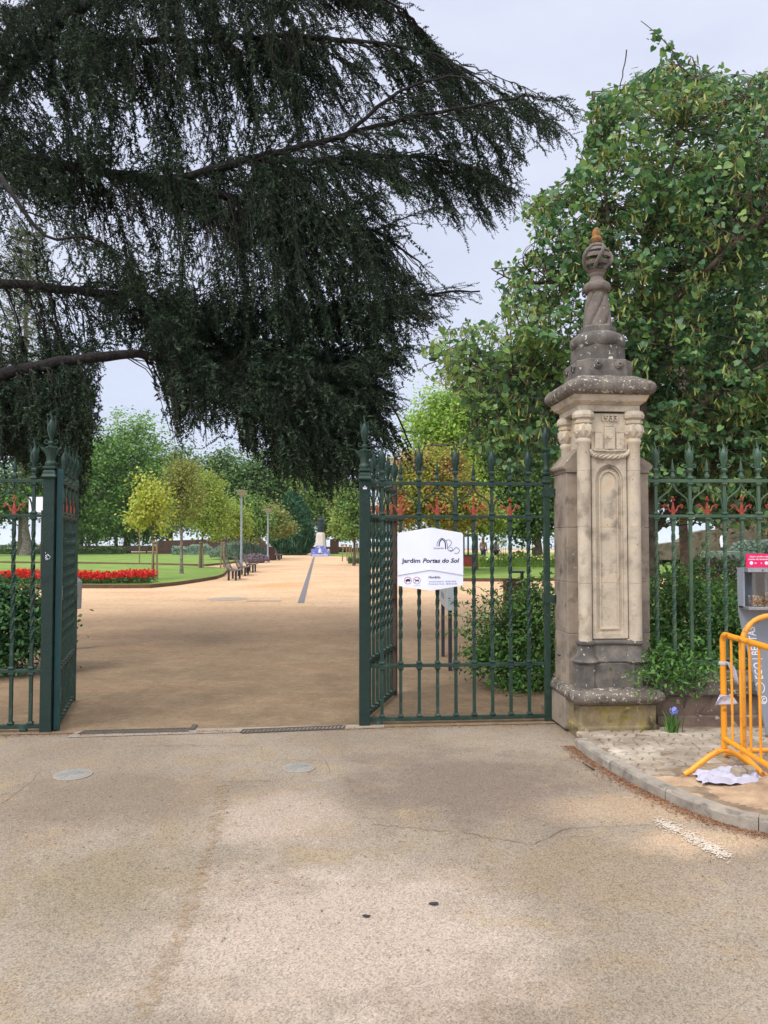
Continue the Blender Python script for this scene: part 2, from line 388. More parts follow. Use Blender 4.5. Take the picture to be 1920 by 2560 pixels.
M['rivet'] = mat('rivet_steel', [srgb(150,156,152)], 3, .35, metal=.7)
M['orange'] = mat('chipped_orange_paint', [srgb(222,138,22), srgb(236,158,34)], 4, .38, spec=.5, bump=.12, bscale=60, spots=[(srgb(104,60,28), 20, .655, 8)], bdist=.003)
M['orangeworn'] = mat('rusty_orange_paint', [srgb(214,136,36), srgb(226,158,62)], 5, .5, bump=.25, bscale=60, spots=[(srgb(98,58,30), 13, .61, 8)], bdist=.003)
M['steel'] = mat('brushed_steel', [srgb(168,168,170), srgb(196,196,198)], 30, .35, metal=.75)
M['grey'] = mat('grey_coated_panel', [srgb(132,138,144), srgb(144,150,156)], 2, .5)
M['magenta'] = mat('magenta_print', [srgb(222,28,92), srgb(228,36,102)], 3, .4)
M['whitepr'] = mat('white_print', [srgb(236,232,236)], 3, .5)
M['butts'] = mat('cigarette_ends', [srgb(90,72,54), srgb(190,150,96), srgb(214,206,190)], 60, .9)
M['post'] = mat('dark_grey_post', [srgb(52,50,54)], 4, .5)
M['board'] = mat('pale_grey_board', [srgb(150,156,156), srgb(172,176,174)], 5, .5)
M['kerb'] = mat('kerb_stone', [srgb(128,120,108), srgb(152,142,126), srgb(168,158,140)], 4, .9, bump=.5, bscale=45, spots=[(srgb(96,90,82), 9, .6, 7)], bdist=.01)
M['cobble'] = mat('cobble_stone', [srgb(120,108,92), srgb(144,130,112), srgb(166,152,132), srgb(190,180,160)], 3.3, .85, bump=.5, bscale=50, bdist=.006)
M['joint'] = mat('sandy_joints', [srgb(110,92,72), srgb(136,116,92), srgb(166,144,116)], 6, .95, bump=.6, bscale=60)
M['grate'] = mat('drain_iron', [srgb(72,68,62), srgb(96,90,80)], 12, .7, metal=.3)
M['graybr'] = mat('dark_drain', [srgb(28,24,20)], 5, .9)
M['concrete'] = mat('worn_concrete', [srgb(140,128,110), srgb(158,146,128)], 6, .9, bump=.4, bscale=50)
M['drain'] = mat('pale_drain_grating', [srgb(112,106,104), srgb(132,126,124)], 12, .7)
M['manhole'] = mat('manhole_iron', [srgb(132,130,122), srgb(156,152,142)], 9, .6, metal=.2, bump=.3, bscale=80)
M['cedar'] = leafmat('cedar_needles', [srgb(24,37,24), srgb(35,51,34), srgb(50,68,46), srgb(90,108,76)], .65, .06, clump=(.9, srgb(58,58,44), .64), spec=.2)
M['cedarbark'] = mat('cedar_bark', [srgb(22,19,17), srgb(38,33,29), srgb(58,50,44)], 14, .95, bump=1, bscale=22, stretch=(1, 1, 1), bdist=.03)
M['twigbark'] = mat('cedar_twig_bark', [srgb(36,32,27), srgb(58,50,40)], 9, .95)
M['judas'] = leafmat('round_leaves', [srgb(54,92,56), srgb(70,110,66), srgb(84,126,76), srgb(108,146,84), srgb(138,168,82)], .45, .36, clump=(.8, srgb(138,166,78), .62), spec=.5)
M['pods'] = leafmat('seed_pods', [srgb(140,150,66), srgb(168,172,92), srgb(190,188,112), srgb(130,106,64)], .6, .2)
M['bark'] = mat('grey_brown_bark', [srgb(70,60,48), srgb(98,86,70), srgb(120,108,90)], 8, .95, bump=.9, bscale=24, bdist=.03)
M['barkpale'] = mat('pale_lichen_bark', [srgb(90,80,66), srgb(122,112,98), srgb(160,154,142)], 6, .95, bump=.6, bscale=24, bdist=.02)
M['wood'] = mat('treated_stake_wood', [srgb(118,102,72), srgb(146,128,94)], 5, .85, bump=.3, bscale=30, stretch=(3, 3, .5))
M['slat'] = mat('weathered_bench_slat', [srgb(98,88,78), srgb(126,114,102)], 8, .8)
M['bin'] = mat('brown_bin_wood', [srgb(70,42,30), srgb(92,56,40)], 6, .75)
M['steeledge'] = mat('brown_lawn_edging', [srgb(84,60,46), srgb(110,82,62)], 6, .85)
M['redwall'] = mat('red_painted_wall', [srgb(120,46,38), srgb(138,58,46)], 1.5, .85)
M['parapet'] = mat('dark_brick_parapet', [srgb(66,48,42), srgb(92,66,56)], 2, .9)
M['ruin'] = mat('old_rubble_masonry', [srgb(84,76,64), srgb(118,106,88), srgb(138,124,104)], 1.6, .95, bump=1, bscale=6, bdist=.1, spots=[(srgb(56,50,42), 2.4, .6, 6)])
M['lampgrey'] = mat('grey_lamp_paint', [srgb(142,148,154)], 2, .45)
M['lampglass'] = mat('lamp_shade_amber_glass', [srgb(176,164,132)], 2, .4)
M['bronze'] = mat('dark_bronze', [srgb(34,48,50), srgb(50,66,66)], 3, .5, metal=.4)
M['limew'] = mat('pale_pedestal_stone', [srgb(196,188,174), srgb(212,204,190)], 1.5, .85)
M['tileblue'] = mat('blue_painted_tiles', [srgb(74,88,160), srgb(120,130,192), srgb(92,104,176), srgb(206,208,226)], 2.2, .3)
M['tilewhite'] = mat('white_glazed_tiles', [srgb(200,204,222), srgb(170,176,210)], 4, .3)
M['cloth'] = mat('white_cloth', [srgb(166,162,172), srgb(188,184,194)], 3, .8, bump=.5, bscale=25)
M['skin'] = mat('skin_tone', [srgb(176,130,104)], 2, .6); M['shirt'] = mat('white_cotton', [srgb(206,206,214)], 2, .8)
M['jeans'] = mat('blue_denim', [srgb(70,92,124)], 2, .85); M['navy'] = mat('navy_cloth', [srgb(34,38,54)], 2, .85); M['beige'] = mat('beige_cotton', [srgb(196,176,150)], 2, .8)
M['hair'] = mat('dark_hair', [srgb(44,34,28)], 4, .7); M['fair'] = mat('fair_hair', [srgb(168,136,94)], 4, .7)
M['flash'] = mat('dry_debris', [srgb(110,72,48), srgb(150,104,70)], 8, .95)
M['debris'] = leafmat('dry_needles', [srgb(96,58,38), srgb(134,88,58), srgb(160,120,84)], .9, 0)
# ---------------------------------------------------------------- camera, sky, light
cam = bpy.data.cameras.new('camera'); cam.sensor_fit = 'HORIZONTAL'; cam.sensor_width = 36; cam.lens = 36*FPX/1920
cam.clip_start = .05; cam.clip_end = 60000
co = bpy.data.objects.new('camera', cam); COL.objects.link(co); co.location = (0, 0, CH); co.rotation_euler = (PI/2+TH, 0, 0); SC.camera = co
SUN_EL, SUN_AZ = math.radians(50), math.radians(-138)       # azimuth from +y towards +x
W = bpy.data.worlds.new('World'); SC.world = W; W.use_nodes = True
nt = W.node_tree; nd = nt.nodes; lk = nt.links; nd.clear()
wo = nd.new('ShaderNodeOutputWorld'); bg = nd.new('ShaderNodeBackground')
sky = nd.new('ShaderNodeTexSky'); sky.sky_type = 'NISHITA'; sky.sun_disc = False; sky.sun_elevation = SUN_EL; sky.sun_rotation = SUN_AZ
bg.inputs['Strength'].default_value = .1
tc = nd.new('ShaderNodeTexCoord'); sx = nd.new('ShaderNodeSeparateXYZ'); lk.new(tc.outputs['Generated'], sx.inputs[0])
# overcast veil: luminance rises from the horizon to the zenith
cr = ramp(nd, [(0, (6.2, 7.2, 9.2)), (.06, (6.5, 7.3, 9.2)), (.3, (7.2, 7.7, 9.3)), (.62, (7.8, 8.2, 9.8)), (1, (15, 15, 16))]); lk.new(sx.outputs[2], cr.inputs[0])
cl = N_(nd, 'ShaderNodeTexNoise', i_Scale=2.6, i_Detail=6, i_Roughness=.55); mp = nd.new('ShaderNodeMapping'); mp.inputs['Scale'].default_value = (1, 1, 3)
lk.new(tc.outputs['Generated'], mp.inputs[0]); lk.new(mp.outputs[0], cl.inputs['Vector'])
cr2 = ramp(nd, [(.32, (.885, .90, .93)), (.5, (.98, .98, .985)), (.68, (1.07, 1.06, 1.035))]); lk.new(cl.outputs[0], cr2.inputs[0])
ml = N_(nd, 'ShaderNodeMix', data_type='RGBA', blend_type='MULTIPLY'); ml.inputs[0].default_value = 1; lk.new(cr.outputs[0], ml.inputs[6]); lk.new(cr2.outputs[0], ml.inputs[7])
mx = N_(nd, 'ShaderNodeMix', data_type='RGBA'); mx.inputs[0].default_value = .93; lk.new(sky.outputs[0], mx.inputs[6]); lk.new(ml.outputs[2], mx.inputs[7])
# brighter cloud around the hidden sun, behind the camera
sdv = (math.cos(SUN_EL)*math.sin(SUN_AZ), math.cos(SUN_EL)*math.cos(SUN_AZ), math.sin(SUN_EL))
dt = N_(nd, 'ShaderNodeVectorMath', operation='DOT_PRODUCT'); lk.new(tc.outputs['Generated'], dt.inputs[0]); dt.inputs[1].default_value = sdv
mr = N_(nd, 'ShaderNodeMapRange'); lk.new(dt.outputs['Value'], mr.inputs[0]); mr.inputs[1].default_value = .25; mr.inputs[2].default_value = 1; mr.inputs[3].default_value = .1; mr.inputs[4].default_value = .24
lk.new(mr.outputs[0], bg.inputs['Strength']); lk.new(mx.outputs[2], bg.inputs[0]); lk.new(bg.outputs[0], wo.inputs[0])
sl = bpy.data.lights.new('sun', 'SUN'); sl.energy = 1.5; sl.angle = math.radians(14); sl.color = (1, .95, .88)
so = bpy.data.objects.new('sun', sl); COL.objects.link(so)
sd = Vector((math.cos(SUN_EL)*math.sin(SUN_AZ), math.cos(SUN_EL)*math.cos(SUN_AZ), math.sin(SUN_EL)))
so.rotation_euler = sd.to_track_quat('Z', 'Y').to_euler(); so.location = (0, 0, 40)
SC.view_settings.view_transform = 'Standard'; SC.view_settings.look = 'None'; SC.view_settings.exposure = .10; SC.view_settings.gamma = 1
# ---------------------------------------------------------------- gate line frame
GO = Vector((G(911, 1812).x, G(911, 1812).y, 0)); AL = math.radians(4.87); CA, SA = math.cos(AL), math.sin(AL)
def s_of(u):
    a = (u-960)/FPX; return (a*GO.y-GO.x)/(CA-a*SA)
def gp(s, n=0, z=0): return Vector((GO.x+s*CA-n*SA, GO.y+s*SA+n*CA, z))
def gxy(s, n=0): p = gp(s, n); return (p.x, p.y)
def sheet(name, poly, z, m, kind='structure'):
    b = MB(); b.add([(p[0], p[1], z) for p in poly], [tuple(range(len(poly)))])
    return tag(b.build(name, m, smooth=False), kind=kind)
def grid(name, x0, x1, y0, y1, n, m, z, hf, mask=None):
    b = MB(); xs = np.linspace(x0, x1, n); ys = np.linspace(y0, y1, n)
    X, Y = np.meshgrid(xs, ys); Z = z+hf(X, Y)
    V = np.stack([X, Y, Z], -1).reshape(-1, 3); i = np.arange(n*n).reshape(n, n)
    F = np.stack([i[:-1, :-1], i[:-1, 1:], i[1:, 1:], i[1:, :-1]], -1).reshape(-1, 4)
    b.arr(V, F); return b.build(name, m)
# ---------------------------------------------------------------- ground
b = MB(); b.add([(-30000, 140, -85), (30000, 140, -85), (30000, 30000, -85), (-30000, 30000, -85)], [(0, 1, 2, 3)]); tag(b.build('river_plain', M['plain'], smooth=False), kind='structure')
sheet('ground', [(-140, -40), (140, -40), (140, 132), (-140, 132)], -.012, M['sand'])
tag(MB().bbox(-140, 140, 132, 139.5, -85, -.012).build('terrace_cliff', M['ruin'], smooth=False), kind='structure')
sheet('road', [gxy(-60, -50), gxy(60, -50), gxy(60, -.10), gxy(-60, -.10)], -.002, M['road'])
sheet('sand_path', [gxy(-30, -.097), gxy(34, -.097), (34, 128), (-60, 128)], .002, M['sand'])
for nm, hs, c in (('far_hills', (.0, 1), None),):
    pts = [(-30000, 29000)]; vs = []; fs = []
    for i in range(61):
        x = -24000+i*800; h = 60+90*abs(math.sin(i*.37))*abs(math.sin(i*.11+1))+rnd.uniform(0, 22)
        vs += [(x, 27500, -86), (x, 28600, -85+h)]
    fs = [(2*i, 2*i+2, 2*i+3, 2*i+1) for i in range(60)]
    tag(MB().add(vs, fs).build(nm, M['plain'], smooth=False), kind='structure')
# lawns, raised a little with brown edging
def lawn(name, px, z=.05):
    pts = [G(u, v) for u, v in px]; poly = [(p.x, p.y) for p in pts]
    cx = sum(p[0] for p in poly)/len(poly); cy = sum(p[1] for p in poly)/len(poly)
    tag(MB().slab(poly[::-1] if sum((poly[i][0]*poly[(i+1) % len(poly)][1]-poly[(i+1) % len(poly)][0]*poly[i][1]) for i in range(len(poly))) < 0 else poly, -.01, z).build(name, M['lawn'], smooth=False), kind='structure')
    return poly
def edging(name, px, label, grp):
    b = MB(); pts = [G(u, v) for u, v in px]
    for p, q in zip(pts, pts[1:]):
        d = (q-p); b.box(((p.x+q.x)/2, (p.y+q.y)/2, .055), (d.length+.02, .03, .15), rz=math.atan2(d.y, d.x))
    tag(b.build(name, M['steeledge'], smooth=False), label, 'edging', grp)
lawn('front_lawn', [(-400,1466),(0,1470),(191,1469.5),(300,1470),(376,1469.5),(440,1463),(500,1454),(540,1447),(556,1441),(563,1433),(570,1426),(540,1420),(470,1416),(360,1413),(200,1411),(0,1409),(-400,1408)])
edging('lawn_edging', [(-400,1467.5),(0,1471),(191,1470.8),(300,1471),(376,1470.5),(440,1464),(500,1455),(540,1448),(558,1441.5),(566,1433),(573,1426)], 'brown metal edging curving along the front lawn beside the red flowers', None)
lawn('back_lawn', [(-600,1406.5),(0,1407.5),(200,1409),(420,1413),(515,1415),(560,1411),(640,1400),(650,1392),(560,1384),(0,1384),(-600,1384)])
edging('lawn_edging', [(0,1408),(200,1409.5),(420,1413.6),(515,1415.6),(560,1411.5),(640,1400.5),(652,1392)], 'thin brown edging along the near side of the back lawn', None)
lawn('right_lawn', [(1000,1449),(1100,1452),(1200,1453),(1300,1453),(1450,1450),(1700,1440),(2300,1425),(2300,1376),(1700,1372),(1640,1376),(1500,1410),(1200,1418),(1000,1419)])
edging('lawn_edging', [(1000,1450),(1100,1453),(1200,1454),(1300,1454),(1450,1451),(1700,1441)], 'brown edging of the lawn seen through the right gate panel', None)
lawn('upper_right_lawn', [(1150,1412),(1800,1412),(1800,1382),(1150,1382)])
lawn('far_right_lawn', [(812,1389),(880,1393),(1000,1394),(1000,1380),(812,1381)])
# ---------------------------------------------------------------- pavement and kerb
PZ = .06
kp = [(1437,1845),(1475,1873),(1530,1905),(1620,1952),(1700,1988),(1800,2025),(1870,2043),(1925,2052),(2100,2080),(2500,2110)]
KO = [G(u, v, PZ+.01) for u, v in kp]
def offs(pts, d):
    out = []
    for i, p in enumerate(pts):
        t = (pts[min(i+1, len(pts)-1)]-pts[max(i-1, 0)]).normalized(); n = Vector((-t.y, t.x, 0)); out.append(p+n*d)
    return out
KI = offs(KO, .085)
pv = [(p.x, p.y) for p in KI]
pav = pv+[(9, pv[-1][1]), (9, 7.1), gxy(1.70, .5), gxy(1.70, -.28)]
tag(MB().slab(pav, -.05, PZ-.006).build('pavement', M['joint'], smooth=False), kind='structure')
kerb = empty('kerb', (KO[0].x, KO[0].y, 0), 0, 'curved weathered stone kerb rounding the cobbled pavement', 'kerb')
# resample the kerb into stones about 0.6 m long
def resample(pts, step):
    out = [pts[0]]; acc = 0
    for a, c in zip(pts, pts[1:]):
        L = (c-a).length; t = step-acc
        while t <= L: out.append(a.lerp(c, t/L)); t += step
        acc = (acc+L) % step
    return out
ks = resample(KO, .62)
fine = resample(KO, .06)
b_i = 0
for a, c in zip(ks, ks[1:]):
    sub = [a]+[p for p in fine if a.x+.01 < p.x < c.x-.01]+[c]
    inn = offs(sub, .085); b = MB(); vs = []
    for q, (p, r) in enumerate(zip(sub, inn)):
        e = rnd.uniform(-.004, .004)
        if q == 0: p = p.lerp(sub[1], .08); r = r.lerp(inn[1], .08)
        dl = (r-p)*.1
        vs += [(p.x, p.y, -.03), (p.x+e, p.y+e, PZ-.006), (p.x+dl.x, p.y+dl.y, PZ+.012+e/2), (r.x, r.y, PZ+.012), (r.x, r.y, -.03)]
    n = len(sub); fs = [(5*i+k, 5*i+5+k, 5*i+6+k, 5*i+1+k) for i in range(n-1) for k in range(4)]
    fs += [(0, 1, 2, 3, 4), tuple(5*(n-1)+k for k in (4, 3, 2, 1, 0))]
    o = b.add(vs, fs).build('kerb_stone', M['kerb'], kerb, smooth=False); o.location = (-KO[0].x, -KO[0].y, 0)
# cobbles: irregular quads with gaps, only where the sand has not buried them
b = MB(); cs = .085; cnt = 0
nx, ny = 62, 34
jit = {}
def cp(i, j):
    if (i, j) not in jit: jit[(i, j)] = (1.3+i*cs+(j % 2)*.035+rnd.uniform(-.02, .02), 4.25+j*.066+rnd.uniform(-.014, .014))
    return jit[(i, j)]
pavn = np.array(pav)
for i in range(nx):
    for j in range(ny):
        q = [cp(i, j), cp(i+1, j), cp(i+1, j+1), cp(i, j+1)]
        cx = sum(p[0] for p in q)/4; cy = sum(p[1] for p in q)/4
        if not inpoly(pav, np.array([cx]), np.array([cy]))[0]: continue
        if (gp(0).x*0+cy) > 6.38: continue
        # distance from the inner kerb
        dk = min((Vector((cx, cy, PZ))-Vector((p.x, p.y, PZ))).length for p in KI)
        if dk < .05: continue
        u, v = proj((cx, cy, PZ))
        sand = (v > 1945+(u < 1650)*60) or (v-1850)*1.0+(u-1640)*.2 > 84+rnd.uniform(-16, 16)
        if sand or rnd.random() < .03: continue
        top = PZ+rnd.uniform(.002, .008); g = .90; vs = []
        q = [(cx+(x-cx)*g, cy+(y-cy)*g) for x, y in q]
        tx, ty = rnd.uniform(-.004, .004), rnd.uniform(-.004, .004)
        for (x, y) in q: vs.append((x, y, PZ-.03))
        for k, (x, y) in enumerate(q): vs.append((cx+(x-cx)*1.0, cy+(y-cy)*1.0, top-.007))
        for k, (x, y) in enumerate(q): vs.append((cx+(x-cx)*.82, cy+(y-cy)*.82, top+(tx if k in (0, 3) else -tx)))
        b.add(vs, [(0,1,5,4),(1,2,6,5),(2,3,7,6),(3,0,4,7),(4,5,9,8),(5,6,10,9),(6,7,11,10),(7,4,8,11),(8,9,10,11)])
tag(b.build('cobbles', M['cobble'], smooth=False), kind='structure')
# sand drifts over the pavement and in the gutter
def hmound(cx, cy, rx, ry, h, ph):
    return lambda X, Y: h*np.exp(-(((X-cx)/rx)**2+((Y-cy)/ry)**2))+.008*np.sin(X*23+ph)*np.cos(Y*19)+.006*np.sin(X*51+Y*37)-.006
c = G(1925, 1985, PZ)
def mound(name, cx, cy, rx, ry, h, m, n=70):
    def f(X, Y):
        r2 = ((X-cx)/rx)**2+((Y-cy)/ry)**2; w = np.exp(-r2*1.6)
        nz_ = .5*np.sin(X*23+1)*np.cos(Y*29)+.35*np.sin(X*61+Y*47)+.3*np.sin(X*113-Y*97)+.25*np.sin(X*190+Y*171)
        dk = np.full(X.shape, 9.0)
        for p in KI: dk = np.minimum(dk, np.hypot(X-p.x, Y-p.y))
        ins = inpoly(pav, X.ravel(), Y.ravel()).reshape(X.shape)
        return (h*w*(1+.25*nz_)+.004*nz_*w-.014)*np.where(ins, np.clip(dk/.12, 0, 1), 0)-np.where(ins, 0, .09)
    return grid(name, cx-rx*1.7, cx+rx*1.7, cy-ry*1.7, cy+ry*1.7, n, m, PZ, f)
o = mound('sand_heap', c.x+.42, c.y+.02, .56, .32, .15, M['pile'])
tag(o, 'loose heap of sand spilled on the pavement behind the kerb', 'sand heap')
c2 = G(1700, 1950, PZ)
tag(mound('sand_drift', c2.x+.15, c2.y, .42, .17, .020, M['pile'], 60), kind='structure')
# dry needles and grit along the gutter and gate sill
def scatter(pts_fn, n, s0, s1, m, name):
    pos = np.array([pts_fn() for _ in range(n)]); nz = norm(np.array([0, 0, 1.])+RG.normal(size=(n, 3))*.25)
    V, F = inst([(-.5,-.11,0),(.5,-.11,0),(.5,.11,0),(-.5,.11,0)], [(0,1,2,3)], pos, frames(nz, rvec(n)), s0+(s1-s0)*RG.random(n))
    return tag(MB().arr(V, F).build(name, m, smooth=False), kind='stuff')
def gut():
    i = rnd.randrange(len(fine)-1); p = fine[i]; n = offs([fine[max(0, i-1)], p, fine[i+1]], -abs(rnd.gauss(.0, .055))-.004)[1]
    w = rnd.uniform(-.035, .035); t = (fine[i+1]-p).normalized(); return (n.x+t.x*w, n.y+t.y*w, .004)
scatter(gut, 5200, .006, .022, M['debris'], 'gutter_debris')
def sill():
    p = gp(rnd.uniform(-4.6, 1.75), -.10-abs(rnd.gauss(0, .05))); return (p.x, p.y, .005)
scatter(sill, 2600, .006, .02, M['debris'], 'gate_debris')
def litter():
    u = rnd.uniform(-100, 2000); v = rnd.uniform(1500, 2300); p = G(u, v); return (p.x, p.y, .006)
scatter(litter, 1500, .006, .02, M['debris'], 'leaf_litter')
b = MB()
for _ in range(700):
    u = rnd.uniform(0, 1920); v = rnd.choice([rnd.uniform(1700, 1840), rnd.uniform(1850, 2400), rnd.uniform(1900, 2100)]); p = G(u, v)
    r = rnd.uniform(.002, .006); b.ball((p.x, p.y, .002+r*.4), r, 5, (1, rnd.uniform(.7, 1.3), .6))
tag(b.build('grit', M['kerb']), kind='stuff')
for (u, v, r) in ((1575,1930,.017),(1547,1935,.012),(1842,2062,.016),(1610,1962,.010),(1680,1992,.010)):
    p = G(u, v); o = MB().ball((0, 0, 0), r, 8, (1, .8, .7)).build('pebble', M['cobble'], loc=(p.x, p.y, r*.5))
    tag(o, None, 'pebble', 'loose pebbles beside the kerb'); o['label'] = 'small pale pebble lying in the gutter beside the kerb'
tw = [G(1455, 1906, .012), G(1468, 1914, .018), G(1485, 1924, .01)]
tag(MB().tube(tw, [.003, .004, .006], 5).build('fallen_twig', M['twigbark']), 'short dry twig lying on the asphalt near the kerb', 'twig')
# ---------------------------------------------------------------- threshold, grates, manholes, cracks
def grate(name, u0, v0, u1, v1, label, wid=.10):
    a = G(u0, v0); c = G(u1, v1); L = (c-a).length; rz = math.atan2(c.y-a.y, c.x-a.x)
    e = empty(name, (a.x, a.y, 0), rz, label, 'drain grate', 'slotted drain grates across the gateway')
    MB().bbox(0, L, -.01, wid+.01, -.004, .001).build('channel', M['graybr'], e, smooth=False)
    f = MB(); f.bbox(0, L, -.012, .006, .001, .007); f.bbox(0, L, wid-.006, wid+.012, .001, .007)
    n = int(L/.032)
    for i in range(n+1): f.box((i*L/n, wid/2, .0045), (.014, wid*.92, .005), rz=-.35)
    f.build('slotted_cover', M['grate'], e, smooth=False)
grate('drain_grate', 200, 1836, 470, 1829, 'rusty slotted drain grate beside the left gate post')
grate('drain_grate', 605, 1833, 862, 1822, 'rusty slotted drain grate near the right gate post')
a, c = G(170, 1842), G(960, 1818)
sheet('threshold_strip', [(a.x, a.y-.03), (c.x, c.y-.03), (c.x, c.y+.11), (a.x, a.y+.16)], .0025, M['concrete'])
p = G(484, 1820); tag(MB().box((p.x, p.y, .006), (.045, .16, .012), rz=.1).build('drop_bolt_plate', M['grate'], smooth=False), 'small dark metal plate set in the ground between the grates', 'metal plate')
for (u, v, r, lab) in ((182,1937,.128,'worn round manhole cover below the left drain grate'),(747,1920,.115,'worn round manhole cover near the middle of the gateway')):
    p = G(u, v); e = empty('manhole_cover', (p.x, p.y, 0), 0, lab, 'manhole cover', 'round manhole covers on the asphalt')
    MB().lathe([(r, -.003), (r, .004), (r*.9, .006)], 40).build('ring', M['concrete'], e)
    m = MB().lathe([(r*.86, .003), (r*.86, .008), (r*.8, .009)], 36)
    for k in range(10): m.box((r*.45*math.cos(k*PI/5), r*.45*math.sin(k*PI/5), .0095), (r*.3, .009, .003), rz=k*PI/5)
    m.lathe([(r*.2, .009), (r*.2, .012)], 16); m.build('lid', M['manhole'], e)
def crack(px, w=.006):
    pts = []
    for (u0, v0), (u1, v1) in zip(px, px[1:]):
        n = max(2, int(math.hypot(u1-u0, v1-v0)/14))
        for i in range(n): t = i/n; pts.append(G(u0+(u1-u0)*t+rnd.uniform(-4, 4), v0+(v1-v0)*t+rnd.uniform(-2, 2), .003))
    b = MB(); vs = []
    for i, p in enumerate(pts):
        t = (pts[min(i+1, len(pts)-1)]-pts[max(0, i-1)]).normalized(); n = Vector((-t.y, t.x, 0))*w*rnd.uniform(.25, 1)
        vs += [p-n, p+n]
    b.add(vs, [(2*i, 2*i+2, 2*i+3, 2*i+1) for i in range(len(pts)-1)])
    tag(b.build('asphalt_crack', M['crack'], smooth=False), kind='structure')

m, nt, nd, lk = _nt('sandy_seam'); M['seam'] = m
_o = N_(nd, 'ShaderNodeOutputMaterial'); _d = N_(nd, 'ShaderNodeBsdfPrincipled', i_Roughness=.95); _t = N_(nd, 'ShaderNodeBsdfTransparent'); _x = N_(nd, 'ShaderNodeMixShader'); _c = N_(nd, 'ShaderNodeTexCoord')
_n = N_(nd, 'ShaderNodeTexNoise', i_Scale=26, i_Detail=6, i_Roughness=.75); lk.new(_c.outputs['Object'], _n.inputs['Vector']); _r = ramp(nd, [(.44, (0, 0, 0)), (.66, (.75,)*3)]); lk.new(_n.outputs[0], _r.inputs[0])
_r2 = ramp(nd, [(.3, srgb(140,118,88)), (.7, srgb(176,150,114))]); _n2 = N_(nd, 'ShaderNodeTexNoise', i_Scale=90, i_Detail=4); lk.new(_c.outputs['Object'], _n2.inputs['Vector']); lk.new(_n2.outputs[0], _r2.inputs[0]); lk.new(_r2.outputs[0], _d.inputs['Base Color'])
lk.new(_r.outputs[0], _x.inputs[0]); lk.new(_t.outputs[0], _x.inputs[1]); lk.new(_d.outputs[0], _x.inputs[2]); lk.new(_x.outputs[0], _o.inputs[0])
M['crack'] = mat('crack_fill', [srgb(112,92,70), srgb(132,110,86)], 8, .95)
M['crackd'] = mat('dark_crack', [srgb(84,74,62), srgb(104,90,74)], 8, .95)
for px, ww in (([(560,1960),(535,2080),(497,2200),(450,2340),(345,2560)], .055), ([(655,1866),(657,1900),(560,1960)], .010)):
    pts = []
    for (u0, v0), (u1, v1) in zip(px, px[1:]):
        n = max(2, int(math.hypot(u1-u0, v1-v0)/7))
        for i in range(n): t = i/n; pts.append(G(u0+(u1-u0)*t+rnd.uniform(-4, 4), v0+(v1-v0)*t+rnd.uniform(-2, 2), .0028))
    b = MB(); vs = []
    for i, p in enumerate(pts):
        n1, n2 = ww*rnd.uniform(.3, 1), ww*rnd.uniform(.3, 1); vs += [p-Vector((n1, 0, 0)), p+Vector((n2, 0, 0))]
    b.add(vs, [(2*i, 2*i+2, 2*i+3, 2*i+1) for i in range(len(pts)-1)]); tag(b.build('sandy_seam', M['seam'], smooth=False), kind='structure')
for px in ([(340,1864),(500,1862),(655,1864)],
           [(655,1897),(815,1900),(825,1950)], [(100,1925),(70,1960),(0,2010)], [(555,1953),(690,1950)], [(930,2060),(1150,2080),(1330,2110),(1420,2070),(1640,2060)], [(1345,1848),(1430,1850)]): crack(px, .003)
# worn white paint
b = MB()
for i in range(1500):
    t = rnd.random(); u = 1650+170*t+rnd.gauss(0, 9); v = 2052+88*t+rnd.gauss(0, 6)
    if .28 < t < .36: continue
    p = G(u, v, .0045); r = rnd.uniform(.0015, .0065); n = 5; ph = rnd.random()*6
    b.add([(p.x+r*rnd.uniform(.6, 1)*1.6*math.cos(ph+k), p.y+r*rnd.uniform(.6, 1)*math.sin(ph+k), p.z+i*1e-6) for k in range(n)], [tuple(range(n))])
M['paint'] = mat('worn_white_paint', [srgb(196,180,158), srgb(218,206,186)], 10, .85)
tag(b.build('worn_paint_line', M['paint'], smooth=False), kind='structure')
for (u, v, w, h, tl) in ((916,2289,.02,.012,.14),(1085,2258,.026,.014,.05)):
    p = G(u, v, .004); b = MB(); n = 14
    b.add([(p.x+w*math.cos(2*PI*k/n)*rnd.uniform(.7, 1.2), p.y+h*math.sin(2*PI*k/n)*rnd.uniform(.7, 1.2), p.z) for k in range(n)], [tuple(range(n))])
    tag(b.build('oil_spot', M['post'], smooth=False), kind='structure')
# park drain running down the avenue
a = G(752, 1508); c = Vector((G(785, 1393).x, G(785, 1393).y, 0)); d = (c-a); L = d.length
e = empty('avenue_drain', (a.x, a.y, 0), math.atan2(d.y, d.x), 'long grey grated drain running down the sandy avenue to the statue', 'drain')
MB().bbox(0, L, -.085, .085, .0, .010).build('frame', M['drain'], e, smooth=False)
f = MB()
for i in range(int(min(L, 45)/.12)): f.bbox(i*.12, i*.12+.08, -.065, .065, .010, .016)
f.bbox(45, L, -.065, .065, .010, .016)
f.build('grating', M['drain'], e, smooth=False)
p = G(570, 1498); tag(MB().lathe([(.55, .002), (.55, .008), (.52, .01)], 30, c=(p.x, p.y, 0)).build('manhole_cover', M['concrete']), 'flat round cover in the sand before the benches', 'manhole cover')
p = G(660, 1503); tag(MB().box((p.x, p.y, .008), (.9, .25, .014)).build('stone_slab', M['kerb']), 'narrow stone slab set in the sand left of the drain', 'slab')
